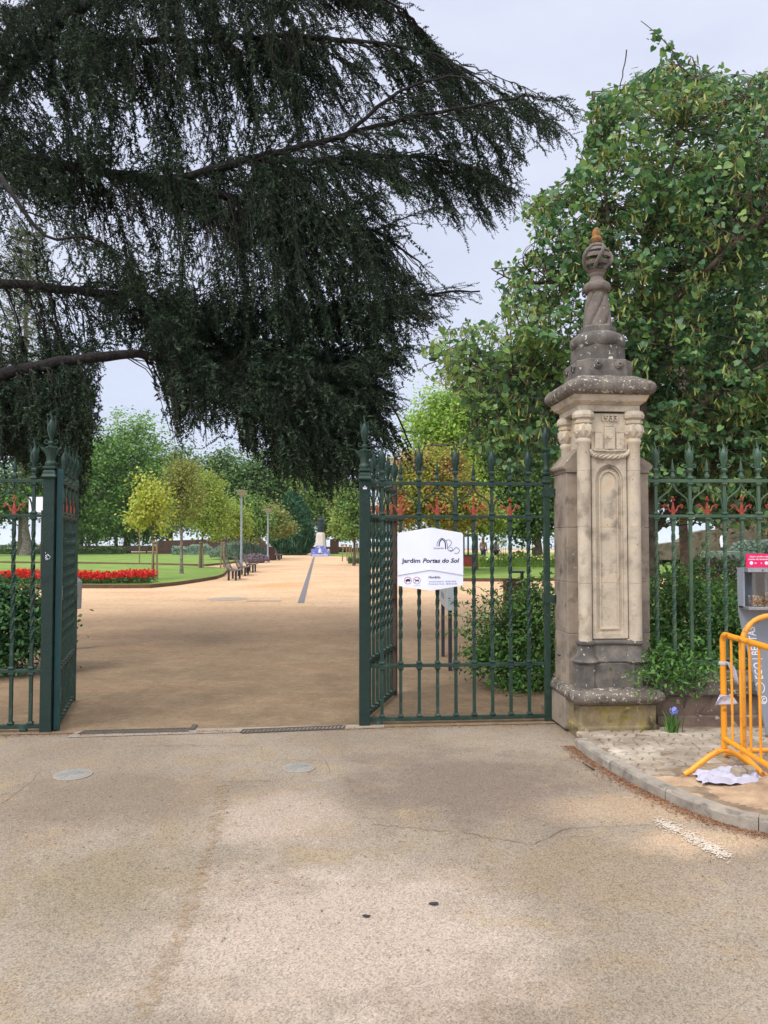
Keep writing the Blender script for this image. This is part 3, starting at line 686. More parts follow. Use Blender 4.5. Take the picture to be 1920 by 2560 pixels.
# ---------------------------------------------------------------- ironwork
ZB, ZL, ZM, ZT = .045, Zv(1667.5, 6.68), Zv(1291, 6.7), Zv(1207, 6.7)
def twistbar(b, x, z0, z1, w, tz0, tz1, turns=2.6, seg=36):
    h = w/2; zs = [z0, tz0]+[tz0+(tz1-tz0)*i/seg for i in range(1, seg)]+[tz1, z1]
    vs = []
    for z in zs:
        t = min(1, max(0, (z-tz0)/(tz1-tz0))); a = PI/4+2*PI*turns*(t-.0)
        for k in range(4): vs.append((x+h*1.414*math.cos(a+k*PI/2), h*1.414*math.sin(a+k*PI/2), z))
    n = len(zs); fs = [(4*i+k, 4*i+(k+1) % 4, 4*i+4+(k+1) % 4, 4*i+4+k) for i in range(n-1) for k in range(4)]+[(3, 2, 1, 0), (4*n-4, 4*n-3, 4*n-2, 4*n-1)]
    b.add(vs, fs)
def plainbar(b, x, z0, z1, w): b.bbox(x-w/2, x+w/2, -w/2, w/2, z0, z1)
def collar(b, x, z, up=1, w=.026):
    b.sqlathe([(w*.62, 0), (w*.95, .006), (w*.95, .014), (w*.72, .020), (w*.62, .026)][::1] if up > 0 else [(w*.62, -.026), (w*.72, -.020), (w*.95, -.014), (w*.95, -.006), (w*.62, 0)], c=(x, 0, z))
def scroll(b, x, z, r, sgn, y=0, th=.0035, turns=1.35):
    pts = []
    for i in range(22):
        t = i/21; a = -PI/2+t*turns*2*PI*.72; rr = r*(1-.72*t)
        pts.append((x+sgn*(r*1.0+rr*math.sin(a)*1.0-.0), y, z+r+(-rr*math.cos(a))*.95))
    b.tube([(x, y, z-.03), (x+sgn*.004, y, z)]+pts, [th]*(len(pts)+2), 6)
def bud(b, x, z, s=1.0):
    """flame bud of an upright: closed leaves, three curling tips"""
    b.lathe([(.012*s, 0), (.013*s, .02*s), (.022*s, .05*s), (.034*s, .09*s), (.0375*s, .12*s), (.033*s, .155*s), (.020*s, .185*s), (.006*s, .21*s)], 10, c=(x, 0, z), fn=lambda a, zz: 1+.07*math.cos(4*a))
    b.tube([(x, 0, z+.18*s), (x+.004*s, 0, z+.215*s), (x-.006*s, 0, z+.25*s), (x-.012*s, 0, z+.285*s)], [.014*s, .011*s, .007*s, .0015], 6)
    for sg in (-1, 1):
        b.tube([(x+sg*.024*s, 0, z+.14*s), (x+sg*.036*s, 0, z+.175*s), (x+sg*.031*s, 0, z+.205*s), (x+sg*.046*s, 0, z+.235*s)], [.010*s, .008*s, .005*s, .001], 5)
        # leaf faces raised on the bud
        b.tube([(x+sg*.014*s, -.024*s, z+.075*s), (x+sg*.013*s, -.036*s, z+.12*s), (x+sg*.004*s, -.030*s, z+.165*s)], [.002, .010*s, .002], 5, flat=.5)
def spike(b, x, z):
    b.sqlathe([(.013, 0), (.018, .012), (.018, .03), (.011, .04), (.011, .055), (.017, .062)], c=(x, 0, z))
    b.tube([(x-.034, 0, z+.058), (x-.02, 0, z+.072), (x, 0, z+.066), (x+.02, 0, z+.072), (x+.034, 0, z+.058)], [.002, .005, .006, .005, .002], 5)
    b.sqlathe([(.012, .062), (.014, .075), (.008, .12), (.002, .175)], c=(x, 0, z), ch=.5)
def fleur(b, x, z):
    b.sqlathe([(.014, 0), (.016, .02), (.013, .028), (.017, .034), (.010, .07), (.007, .10), (.009, .112)], c=(x, 0, z), asp=.6)
    b.ball((x, 0, z+.150), .011, 8, (1, .5, 1))
    for sg in (-1, 1): b.ball((x+sg*.011, 0, z+.130), .009, 8, (1, .5, 1))
    for sg in (-1, 1):
        b.tube([(x+sg*.006, 0, z+.030), (x+sg*.022, 0, z+.028), (x+sg*.036, 0, z+.044), (x+sg*.042, 0, z+.066), (x+sg*.052, 0, z+.078), (x+sg*.068, 0, z+.076)], [.010, .010, .007, .006, .006, .006], 6, flat=.6)
        b.ball((x+sg*.078, 0, z+.064), .009, 8, (1, .5, 1)); b.ball((x+sg*.070, 0, z+.088), .008, 8, (1, .5, 1)); b.ball((x+sg*.086, 0, z+.080), .008, 8, (1, .5, 1))
def ogee(b, x, xs, zt, zm):
    for sg in (-1, 1):
        X = abs(xs)
        pts = [(x+sg*.004, 0, zt-.012), (x+sg*.010, 0, zt-.05), (x+sg*.030, 0, zt-.085), (x+sg*X*.52, 0, zt-.12), (x+sg*X*.80, 0, zt-.155), (x+sg*(X-.018), 0, zt-.20), (x+sg*(X-.012), 0, zt-.26)]
        b.tube(pts, [.009, .007, .007, .007, .007, .007, .006], 6, flat=.9)
def post_finial(parent, x, z, m, s=1.0, y=0):
    b = MB()
    b.sqlathe([(.042*s, 0), (.052*s, .008), (.052*s, .022), (.040*s, .03)], c=(x, y, z))
    b.lathe([(.038*s, .03), (.046*s, .045), (.044*s, .062), (.034*s, .072), (.034*s, .10), (.042*s, .15), (.056*s, .185), (.026*s, .20)], 14, c=(x, y, z), fn=lambda a, zz: 1+.10*math.cos(4*a))
    for sg in (-1, 1):
        b.tube([(x+sg*.02*s, y, z+.11), (x+sg*.055*s, y, z+.17), (x+sg*.09*s, y, z+.195)], [.016*s, .015*s, .003], 6, flat=.5)
        b.tube([(x, y+sg*.02*s, z+.12), (x, y+sg*.05*s, z+.175), (x, y+sg*.075*s, z+.19)], [.012*s, .010*s, .002], 6, flat=.5)
    b.sqlathe([(.013, .18), (.013, .215), (.021, .222), (.021, .236), (.014, .243)], c=(x, y, z))
    for sg in (-1, 1): scroll(b, x+sg*.012, z+.215, .026*s, sg, y=y, th=.0055)
    b.build('finial_base', m, parent)
    f = MB(); bud(f, 0, 0, .92); f.build('finial', m, parent, loc=(x, y, z+.24))
W_ = .026
def panel(root, x0, x1, bars, m, red=True, rails=(ZB, ZL, ZM, ZT), barname='bar', base=True):
    """bars = [(x, kind)], kind 'b' flame upright, 's' short spike upright"""
    for z, h in ((rails[0], .034), (rails[1], .028), (rails[2], .026), (rails[3], .030)):
        if z is None: continue
        MB().bbox(x0, x1, -.017, .017, z-h/2, z+h/2).build('rail', m, root, smooth=False, bevel=.003)
    zb = rails[0] if rails[0] is not None else rails[1]
    zl, zm, zt = rails[1:]
    for x, k in bars:
        b = MB()
        twistbar(b, x, zb, zm, W_, zl+.22 if k != 'p' else zl+.3, zm-.12 if k != 'p' else zl+.31, 2.5 if k != 'p' else 0)
        if rails[0] is not None: collar(b, x, zb+.017, 1)
        collar(b, x, zl+.014, 1); collar(b, x, zl-.014, -1); collar(b, x, zm-.013, -1)
        if k in 'bp':
            plainbar(b, x, zm, zt+.09, W_*.92); collar(b, x, zm+.013, 1); collar(b, x, zt-.015, -1); collar(b, x, zt+.015, 1); collar(b, x, zt+.10, -1); collar(b, x, zt+.085, 1)
        o = b.build(barname, m, root, smooth=False)
        f = MB()
        if k in 'bp':
            bud(f, 0, .085, .92)
            for sg in (-1, 1): scroll(f, sg*.015, .100, .024, sg, th=.0055)
        else:
            spike(f, 0, .012)
        f.build('finial', m, o, loc=(x, 0, zt+.012))
    for i, (x, k) in enumerate(bars):
        if k == 's':
            ds = [abs(x-q) for q, kk in bars if kk in 'bp']; X = min(ds) if ds else .159
            b = MB(); ogee(b, 0, X, 0, 0); b.build('ogee_arch', m, root, loc=(x, 0, zt))
            b = MB(); fleur(b, 0, 0); b.build('fleur_ornament', M['redorn'] if red else m, root, loc=(x, 0, zm+.013))
def gate_post(name, s, n, w, h, m, label, fin_m=None, fs=1.0):
    p = gp(s, n); e = empty(name, (p.x, p.y, 0), AL, label, 'gate post', 'iron gate posts')
    b = MB(); b.bbox(-w/2, w/2, -w/2, w/2, -.02, h-.07); b.build('shaft', m, e, smooth=False, bevel=.004)
    b = MB(); b.sqlathe([(w/2+.010, 0), (w/2+.014, .01), (w/2+.004, .03), (w/2+.004, .05), (w/2-.006, .065), (w/2-.01, .07)], c=(0, 0, h-.07), ch=.05)
    b.build('cap', fin_m or m, e, smooth=False)
    post_finial(e, 0, h, fin_m or m, fs)
    return e
PH = Zv(1187, 6.66)+.03
ep = gate_post('gate_post', 0, 0, .092, PH, M['hammer'], 'hammered green iron gate post with a small white sticker, right of the opening', M['green'])
b = MB(); b.prism([(-.016, -.012), (.016, -.012), (.018, .002), (.008, .006), (0, .020), (-.008, .006), (-.018, .002)], 0, .0006); b.build('sticker', M['whitepr'], ep, loc=(.0, -.0480, ZT-.045))
b = MB()
for k in range(3): b.tube([(-.009+.009*k, 0, -.006), (-.005+.005*k, 0, .004), (-.009+.009*k, 0, .010)], .0012, 4)
b.build('sticker_print', M['ink'], ep, loc=(0, -.0492, ZT-.045))
SL = s_of(128)
ep2 = gate_post('gate_post', SL-.01, 0, .094, PH, M['hammer'], 'hammered green iron gate post with chipped paint, left of the opening', M['green'])
b = MB()
for k in range(16):
    x, z = rnd.uniform(-.02, .03), rnd.uniform(-.03, .03); z -= x*.8
    b.prism([(x+rnd.uniform(.002, .006)*math.cos(a), z+rnd.uniform(.002, .007)*math.sin(a)) for a in (0, 1.3, 2.4, 3.6, 5)], 0, .0006)
b.build('paint_chip', M['whitepr'], ep2, smooth=False, loc=(0, -.0480, Zv(1395, 6.4)))
sR = s_of(1366)
gate_post('hinge_post', sR, 0, .050, PH-.02, M['green'], 'slim green iron post clamped to the stone pillar', M['green'], .6)
# right fixed panel
pr_ = empty('iron_fence', tuple(gp(0)), AL, 'fixed green iron gate panel with twisted bars and red fleurs between post and pillar', 'iron fence', 'green ironwork panels')
bx = [(s_of(u), k) for u, k in zip((955,1001.5,1047.5,1093,1138.5,1184,1229.5,1275,1320.5), 'bsbsbsbsb')]
panel(pr_, .046, sR-.025, bx, M['green'])
b = MB()
for z in (Zv(1230, 6.75), Zv(1499, 6.75)):
    b = MB(); b.bbox(sR-.032, sR+.13, -.034, -.026, z-.035, z+.035); b.bbox(sR-.036, sR-.028, -.034, .034, z-.035, z+.035); b.bbox(sR+.06, sR+.13, -.034, .034, z-.028, z+.028)
    b.ball((sR+.09, -.036, z+.018), .008, 8, (1, .5, 1)); b.ball((sR+.07, -.036, z-.012), .007, 8, (1, .5, 1)); b.build('hinge_clamp', M['green'], pr_, smooth=False)
# left fixed panel (runs out of the frame)
pl = empty('iron_fence', tuple(gp(SL-.01)), AL, 'fixed green iron gate panel at the left edge in front of the cedar', 'iron fence', 'green ironwork panels')
s84 = s_of(84)-(SL-.01)
panel(pl, -1.68, -.047, [(s84-.159*k, 'bs'[k % 2]) for k in range(10) if s84-.159*k > -1.64], M['green'])
# drop-bolt shoes
for root, x in ((pr_, .13), (pl, -.19)):
    MB().bbox(x-.03, x+.03, -.02, .02, .0, .03).build('shoe', M['green'], root, smooth=False, bevel=.006)
# open leaves
def leaf(origin, end, label, mst, far):
    d = Vector(end)-Vector(origin); L = d.length; rz = math.atan2(d.y, d.x)
    e = empty('gate_leaf', (origin[0], origin[1], 0), rz, label, 'gate', 'open gate leaves')
    MB().bbox(0, .045, -.024, .024, .01, ZT+.10).build('hinge_stile', mst, e, smooth=False, bevel=.003)
    MB().bbox(L-.045, L, -.024, .024, .01, ZT+.10).build('lock_stile', far, e, smooth=False, bevel=.003)
    n = 7; sp = (L-.09)/(n+1)
    panel(e, .045, L-.045, [(.045+sp*(k+1), 'sbsbsbs'[k]) for k in range(n)], M['green'])
    for z in (ZT-.12, 1.15, .3):
        b = MB(); b.bbox(-.03, .05, -.030, -.0245, z-.06, z+.06)
        for dz in (-.035, .035): b.ball((.02, -.031, z+dz), .006, 8)
        b.build('hinge_plate', mst, e, smooth=False)
    f = MB(); bud(f, 0, 0, 1.0); f.build('finial', M['green'], e, loc=(L-.022, 0, ZT+.10))
    MB().bbox(L-.12, L-.046, -.03, .03, 1.0, 1.16).build('lock_box', far, e, smooth=False, bevel=.004)
    return e
q = G(988, 1738); leaf(gxy(.0, .075), (q.x, q.y), 'open gate leaf swung back from the right post', M['green'], M['rustpaint'])
leaf(gxy(SL+.070, -.01), gxy(SL-.17, 1.22), 'open gate leaf with teal stile swung back from the left post', M['teal'], M['green'])
# ---------------------------------------------------------------- enamel sign on the right panel
y0 = -.055
def ly(u): return s_of(u)
xl, xm, xr = ly(992.5), ly(1073.8), ly(1154.8)
e = empty('gate_sign', tuple(gp(xm, -.05, Zv(1400, 6.62))), AL, 'white six-cornered sign with the name and hours of the garden on the gate bars', 'sign')
zc = Zv(1400, 6.62)
def zz(v): return Zv(v, 6.60)-zc
hw = (xr-xl)/2
def wy(x): return -.012+.045*abs(x)            # folded along the middle
def plate(top, botv, dy, name, th=.004, r=.018):
    """top / bot : (z at edge, z at middle)"""
    b = MB(); vs = []; cols = 16
    xs = [-hw, -hw+r*.3, -hw+r]+[-hw+r+(hw-r)*i/6 for i in range(1, 7)]; xs = xs+[-x for x in xs[:-1]][::-1]
    for x in xs:
        t = 1-abs(x)/hw; zt = top[0]+(top[1]-top[0])*t; zb = botv[0]+(botv[1]-botv[0])*t
        dd = max(0, (abs(x)-(hw-r))/r); cut = r*(1-math.sqrt(max(0, 1-dd*dd)))
        if top[2]: zt -= cut
        if botv[2]: zb += cut
        vs += [(x, wy(x)+dy, zb), (x, wy(x)+dy, zt), (x, wy(x)+dy+th, zt), (x, wy(x)+dy+th, zb)]
    n = len(xs); fs = []
    for i in range(n-1):
        for k in range(4): fs.append((4*i+k, 4*i+(k+1) % 4, 4*i+4+(k+1) % 4, 4*i+4+k))
    fs += [(3, 2, 1, 0), (4*n-4, 4*n-3, 4*n-2, 4*n-1)]
    b.add(vs, [f[::-1] for f in fs]); return b.build(name, M['white'], e, smooth=False)
plate((zz(1332), zz(1318.5), 1), (zz(1439.5), zz(1425.5), 0), -.008, 'upper_plate')
plate((zz(1436), zz(1422), 0), (zz(1466), zz(1479), 1), 0, 'lower_plate')
wu = lambda x: wy(x)-.0088-.0004; wl = lambda x: wy(x)-.0008
px = lambda u: ly(u)-xm
def tx(body, u0, u1, v, size, m, warp, shear=0, bold=0, name='lettering'):
    o = text(body, size, m, e, name, 0, 0, 0, shear, .0004, 'LEFT', None, bold)
    xs = [vt.co.x for vt in o.data.vertices]; a, c = min(xs), max(xs); k = (px(u1)-px(u0))/(c-a)
    for vt in o.data.vertices:
        x = px(u0)+(vt.co.x-a)*k; vt.co = (x, warp(x)-vt.co.y*0-(.0003 if vt.co.y > 0 else 0), vt.co.z+zz(v))
    return o
tx('Jardim', 1002, 1048, 1407.5, .052, M['ink'], wu, 0, .0013)
tx('Portas do Sol', 1054, 1145, 1407.5, .052, M['ink'], wu, .22, .0015)
tx('Santar\u00e9m', 1081, 1106, 1373, .026, M['inkgrey'], wu)
tx('Hor\u00e1rio', 1069, 1098, 1447.5, .030, M['ink'], wl, 0, .0008)
tx('Outono-Inverno  08:00-20:00', 1069, 1137, 1457.5, .018, M['inkgrey'], wl)
tx('Primavera-Ver\u00e3o  08:00-23:00', 1069, 1139, 1463.6, .018, M['inkgrey'], wl)
tx('sem trela', 1033, 1048, 1466.8, .010, M['inkgrey'], wl)
def line(pts, r, m, warp, name, n=4):
    b = MB(); P3 = [(px(u), warp(px(u))-.0004, zz(v)) for u, v in pts]; b.tube(P3, r, n, flat=.25); return b
def arcp(cu, cv, r, a0, a1, n=18, sx=1): return [(cu+sx*r*math.cos(math.radians(a0+(a1-a0)*i/n)), cv-r*math.sin(math.radians(a0+(a1-a0)*i/n))) for i in range(n+1)]
b = MB()
def addl(b, pts, r, warp=wu): b.tube([(px(u), warp(px(u))-.0004, zz(v)) for u, v in pts], r, 4, flat=.25)
inner = [(1094.5,1366),(1095,1358),(1097.5,1352),(1102,1348),(1106.5,1351),(1109.5,1356),(1110.5,1362),(1110.8,1373)]
addl(b, inner, .0048)
addl(b, [(1089,1366),(1090,1357),(1094,1350),(1101.5,1344.8),(1108,1348),(1112,1353),(1114.5,1360),(1115.5,1368),(1116,1373),(1119,1377),(1124,1379),(1129,1377),(1132,1373),(1135,1370),(1139,1369.5),(1143,1372),(1145.5,1377),(1143,1382),(1138,1385),(1133,1383.5)], .0022)
addl(b, [(1112,1352),(1116,1349.5),(1121,1350),(1125,1354),(1125.5,1358),(1123,1363),(1118,1368),(1116,1371)], .0020)
addl(b, arcp(1124, 1373, 4, 150, -130, 14), .0015)
b.build('logo', M['ink'], e)
for cu, kind in ((1017.8, 'car'), (1039.8, 'dog')):
    cv = 1453; r = 8.7; b = MB(); addl(b, arcp(cu, cv, r, 0, 360, 28), .0019, wl); addl(b, [(cu-r*.7, cv+r*.7), (cu+r*.7, cv-r*.7)], .0016, wl); b.build('prohibition_ring', M['inkred'], e)
    if kind == 'car': pl_ = [(-6,0),(-5,-3),(-3,-3.2),(-2,-4.5),(3,-4.5),(4,-3),(6,-2.6),(6,1.5),(4.6,1.5),(4.6,4),(3,4),(3,2),(-3,2),(-3,4),(-4.6,4),(-4.6,1.5),(-6,1.5)]
    else: pl_ = [(-6,-2.2),(-4,-4.6),(-3,-2.4),(3.4,-1.4),(5.8,-3.2),(4.4,0),(4.6,4.4),(3.2,4.4),(2.4,1.4),(-1.4,1.2),(-2,4.4),(-3.4,4.4),(-3,.4),(-4,-.8),(-5.6,-.8)]
    b = MB(); b.prism([(px(cu+x), zz(cv+y*.9)) for x, y in pl_], 0, .0005)
    o = b.build('pictogram', M['ink'], e, smooth=False)
    for vt in o.data.vertices: vt.co.y += wl(vt.co.x)-.0009
M['stonetop'] = mat('weathered_top_stone', [srgb(92,84,76), srgb(116,106,95), srgb(136,124,110)], 9, .92, bump=.8, bscale=60, spots=[(srgb(70,64,58), 9, .58, 7), (srgb(176,168,148), 50, .67, 3)], bdist=.008)
# ---------------------------------------------------------------- stone gate pier, local x along the gate line, y into the garden
pc = G(1541, 1828, PZ)
pier = empty('gate_pier', (pc.x, pc.y, 0), AL, 'carved limestone gate pier dated 1933 with lichen and a pierced ball on top', 'gate pier')
zf = lambda v: Zv(v, pc.y+.15)      # heights on the shaft front
za = lambda v, r=0: Zv(v, pc.y+.42-r)      # heights on the axis
AX, AY = .014, .37                  # axis in local coordinates
hwid = .322
def cyl_c(x, y, z): return (x, y, z)
# plinth
b = MB(); b.sqlathe([(hwid+.018, .02), (hwid+.018, .085), (hwid+.004, .10), (hwid, .12), (hwid, zf(1752)-.01)], c=(.026, hwid+.02, 0), ch=.03); b.build('plinth', M['stonemoss'], pier, smooth=False, bevel=.008)
b = MB(); z0, z1 = zf(1754), zf(1718); R = (z1-z0)/2
prof = [(hwid-.02, z0-.01)]+[(hwid+.005+R*.9*math.sin(PI*t/8), z0+R-R*math.cos(PI*t/8)) for t in range(0, 9)]+[(hwid-.06, z1+.008)]
b.sqlathe(prof, c=(.026, hwid+.02, 0), ch=.06); b.build('plinth_roll', M['stonelich'], pier)
# lower die with projecting corner blocks
b = MB(); z0, z1 = zf(1718), zf(1656)
b.bbox(-.20, .20, .085, .60, z0, z1)
for sx in (-1, 1):
    for yy in (.165, .55): b.lathe([(.102, z0), (.102, z1-.006), (.096, z1)], 8, c=(AX+sx*.205, yy, 0), ph=PI/8)
b.build('base_die', M['stonedark'], pier, smooth=False, bevel=.006)
b = MB(); z2 = zf(1598)
def bm(r, k): return [(r+.050*k, z1), (r+.062*k, z1+.016), (r+.052*k, z1+.035), (r+.018*k, z1+.07), (r+.006*k, z2-.05), (r+.022*k, z2-.035), (r+.022*k, z2-.018), (r+.004*k, z2)]
for sx in (-1, 1):
    for yy in (.165, .55): b.lathe(bm(.060, 1), 16, c=(AX+sx*.205, yy, 0))
b.sqlathe([(x-.0, z) for x, z in bm(.215, .7)], c=(AX, .36, 0), ch=.04)
b.build('base_moulding', M['stonedark'], pier)
# shaft body in courses with fine joints
zt_ = zf(1101); jo = [zf(v) for v in (1598, 1458, 1318, 1178, 1035)]
b = MB()
for a, c in zip(jo, jo[1:]): b.bbox(AX-.20, AX+.20, .165, .57, a+.0015, c-.0015)
b.bbox(AX-.195, AX+.195, .17, .565, z2-.01, zf(1035)); b.build('shaft', M['stone'], pier, smooth=False, bevel=.003)
# arched niche frame on the front, stepped
yF = .163
def arch_pts(hw_, zb_, zs_, zp_, n=12):
    pts = [(AX-hw_, zb_), (AX-hw_, zs_)]
    for i in range(1, n):
        t = i/n; pts.append((AX-hw_*math.cos(PI/2*t)**.9, zs_+(zp_-zs_)*math.sin(PI/2*t)))
    pts.append((AX, zp_+.006)); pts += [(2*AX-x, z) for x, z in pts[:-1]][::-1]
    return pts
def rect_like(pts, hw_, zb_, zt2):
    """outer rectangle sampled like pts"""
    out = []; n = len(pts); zsp = pts[1][1]
    for i, (x, z) in enumerate(pts):
        if i == 0: out.append((AX-hw_, zb_))
        elif i == n-1: out.append((AX+hw_, zb_))
        elif i == 1: out.append((AX-hw_, zsp))
        elif i == n-2: out.append((AX+hw_, zsp))
        else:
            t = (i-1)/(n-3)
            if t < .3: out.append((AX-hw_, zsp+(zt2-zsp)*t/.3))
            elif t > .7: out.append((AX+hw_, zsp+(zt2-zsp)*(1-t)/.3))
            else: out.append((AX-hw_+2*hw_*(t-.3)/.4, zt2))
    return out
zb_, zp_ = zf(1583), zf(1163); zs_ = zf(1205)
A0 = arch_pts(.118, zb_, zs_, zp_); A1 = arch_pts(.104, zb_+.012, zs_, zp_-.016); A2 = arch_pts(.082, zb_+.03, zs_, zp_-.042); A3 = arch_pts(.07, zb_+.045, zs_, zp_-.058)
b = MB(); b.ringprism(rect_like(A0, .150, zf(1596), zf(1140)), A0, yF-.028, yF+.004); b.build('niche_surround', M['stone'], pier, smooth=False, bevel=.002)
b = MB(); b.ringprism(A0, A1, yF-.015, yF+.004); b.ringprism(A2, A3, yF-.012, yF+.004); b.build('niche_moulding', M['stone'], pier, smooth=False, bevel=.002)
# upper relief panel
b = MB(); b.bbox(AX-.152, AX+.152, yF-.036, yF+.004, zf(1139), zf(1035)); b.build('relief_panel', M['stone'], pier, smooth=False)
yR = yF-.037
b = MB(); pts = [(-.165, -.004), (-.155, -.022), (-.13, -.040), (-.08, -.050), (0, -.053), (.08, -.050), (.13, -.040), (.155, -.022), (.165, -.004)]
rz = zf(1131)
P3 = []
for i in range(49):
    t = i/48*8; k = min(7, int(t)); f = t-k; P3.append((AX+pts[k][0]*(1-f)+pts[k+1][0]*f, yR-.004, rz+pts[k][1]*(1-f)+pts[k+1][1]*f+.012))
for ph in (0, 2*PI/3, 4*PI/3):
    b.tube([(p[0], p[1]+.012*math.sin(i*.62+ph), p[2]+.012*math.cos(i*.62+ph)) for i, p in enumerate(P3)], .0105, 6)
b.build('rope_garland', M['stone'], pier)
b = MB(); zc_ = zf(1124)
def tower(x, w, h, z=zc_, d=.012):
    b.bbox(AX+x-w/2, AX+x+w/2, yR-d, yR+.002, z, z+h)
    n = 4 if w < .07 else 5
    for k in range(n):
        q = AX+x-w/2+w*(k+.5)/n; b.bbox(q-w*.30/n, q+w*.30/n, yR-d-.001, yR+.002, z+h+.001, z+h+.016)
tower(-.092, .066, .135); tower(.092, .066, .135); tower(0, .086, .185, d=.019)
for x in (-.092, .092):
    b.prism([(AX+x-.012, zc_+.001), (AX+x+.012, zc_+.001), (AX+x+.012, zc_+.022), (AX+x, zc_+.032), (AX+x-.012, zc_+.022)], yR-.015, yR-.011)
    for z in (.052, .088): b.bbox(AX+x-.002, AX+x+.002, yR-.0145, yR-.011, zc_+z-.008, zc_+z+.008); b.bbox(AX+x-.007, AX+x-.0022, yR-.0145, yR-.011, zc_+z-.002, zc_+z+.002); b.bbox(AX+x+.0022, AX+x+.007, yR-.0145, yR-.011, zc_+z-.002, zc_+z+.002)
b.prism([(AX-.017, zc_+.001), (AX+.017, zc_+.001), (AX+.017, zc_+.042), (AX, zc_+.058), (AX-.017, zc_+.042)], yR-.023, yR-.018)
b.prism([(AX-.026, zc_+.150), (AX-.026, zc_+.105), (AX-.012, zc_+.085), (AX+.012, zc_+.085), (AX+.026, zc_+.105), (AX+.026, zc_+.150)], yR-.0235, yR-.018)
b.prism([(AX-.14, zc_-.003), (AX-.13, zc_-.014), (AX, zc_-.020), (AX+.13, zc_-.014), (AX+.14, zc_-.003)], yR-.016, yR+.002)
b.build('castle_relief', M['stone'], pier, smooth=False, bevel=.0015)
text('1933', .074, M['stone'], pier, 'date_numerals', AX, yR-.008, zf(1054), 0, .010, 'CENTER', None, .0012, 1.05)
# four corner columns with capitals
for i, (sx, yy) in enumerate(((-1, .142), (1, .142), (-1, .56), (1, .56))):
    x = AX+sx*.213
    prof = [(.056, z2-.01)]
    for v in (1458, 1318, 1178):
        z = zf(v); prof += [(.0555, z-.003), (.052, z), (.0555, z+.003)]
    prof += [(.054, zf(1112)), (.064, zf(1108)), (.066, zf(1102)), (.056, zf(1097))]
    col = MB().lathe(prof, 24, c=(x, yy, 0)).build('column', M['stone'], pier)
    zc0, zc1 = zf(1098), zf(1062)
    b = MB(); b.lathe([(.050, zc0), (.066, zc0+.02), (.084, (zc0+zc1)/2), (.078, zc1-.012), (.060, zc1)], 48, c=(x, yy, 0), fn=lambda a, z: 1+.13*math.sin(7*a+3*math.sin(z*90))*math.cos(z*110)+.07*math.sin(11*a-z*60))
    for k in range(9):
        a = k*2*PI/9+.2; cx, cy, cz = x+.074*math.cos(a), yy+.074*math.sin(a), (zc0+zc1)/2+.012*math.sin(k*2.3)
        pts = [(cx-.020*math.sin(a)*math.cos(q)*(1-q/9)*1.0, cy+.020*math.cos(a)*math.cos(q)*(1-q/9), cz+.020*math.sin(q)*(1-q/9)) for q in [j*.75 for j in range(9)]]
        b.tube(pts, .0075, 5)
    b.build('carved_capital', M['stone'], col)
    zc2 = zf(1031)
    b = MB(); b.lathe([(.058, zc1-.004), (.078, zc1+.006), (.080, zc1+.026), (.066, zc1+.032), (.072, zc1+.042), (.090, zc1+.050), (.094, zc1+.074), (.080, zc2+.004)], 8, c=(x, yy, 0), ph=PI/8)
    b.build('abacus', M['stone'], col, smooth=False, bevel=.003)
# wings either side
for nm, x0, x1, mt in (('wing', -.295, -.16, 'stonegrey'), ('wing', .18, .425, 'stonegrey')):
    b = MB(); out = x0 if x0 < 0 else x1; inn = x1 if x0 < 0 else x0; sg = -1 if x0 < 0 else 1
    js = [0.02, .30, z2+.03, jo[1], jo[2], zf(1178)]
    for a, c in zip(js, js[1:]):
        ww = .045 if a < .2 else 0
        b.bbox(min(out+sg*ww, inn), max(out+sg*ww, inn), .30-ww, .66+ww, a+.0015, c-.0015)
    b.bbox(min(out-sg*.004, inn), max(out-sg*.004, inn), .305, .655, .02, zf(1180))
    z = zf(1178)
    pr3 = [(inn, z), (out+sg*.004, z), (out+sg*.006, z+.02), (out+sg*.030, z+.035), (out+sg*.034, z+.055), (out+sg*.012, z+.085), (inn, z+.24)]
    b.prism(pr3 if sg > 0 else pr3[::-1], .285, .675)
    b.build('wing', M[mt], pier, smooth=False, bevel=.005)
# entablature, rosette cove and roll cornice
b = MB(); z3, z4 = zf(1031), zf(1015)
b.sqlathe([(.262, z3+.002), (.262, z4)], c=(AX, AY, 0), ch=.02); b.build('frieze', M['stone'], pier, smooth=False, bevel=.004)
z5 = zf(992)
b = MB(); b.sqlathe([(.264, z4+.001), (.276, z4+.012), (.302, z4+.03), (.318, z5-.01), (.32, z5+.004)], c=(AX, AY, 0), ch=.02); b.build('cove', M['stone'], pier, smooth=False)
b = MB()
for k in range(4):
    x = AX+(-.16+k*.107); 
    for side in (0, 1):
        for p in range(6):
            a = p*PI/3; dx, dz = .014*math.cos(a), .012*math.sin(a)
            if side == 0: b.ball((x+dx, AY-.302+dz*-.4, z4+.037+dz), .0085, 6, (1, .6, 1))
            else: b.ball((AX-.302-dz*-.4*-1, AY+(-.16+k*.107)+dx, z4+.037+dz), .0085, 6, (.6, 1, 1))
b.build('rosettes', M['stone'], pier)
b = MB(); z6 = zf(954); R = (z6-z5)/2
prof = [(.30, z5)]+[(.330+R*.70*math.sin(PI*t/8), z5+R-R*math.cos(PI*t/8)*.95) for t in range(0, 9)]+[(.25, z6+.045), (.2, z6+.05)]
b.sqlathe(prof, c=(AX, AY, 0), ch=.10); b.build('roll_cornice', M['stonelich'], pier)
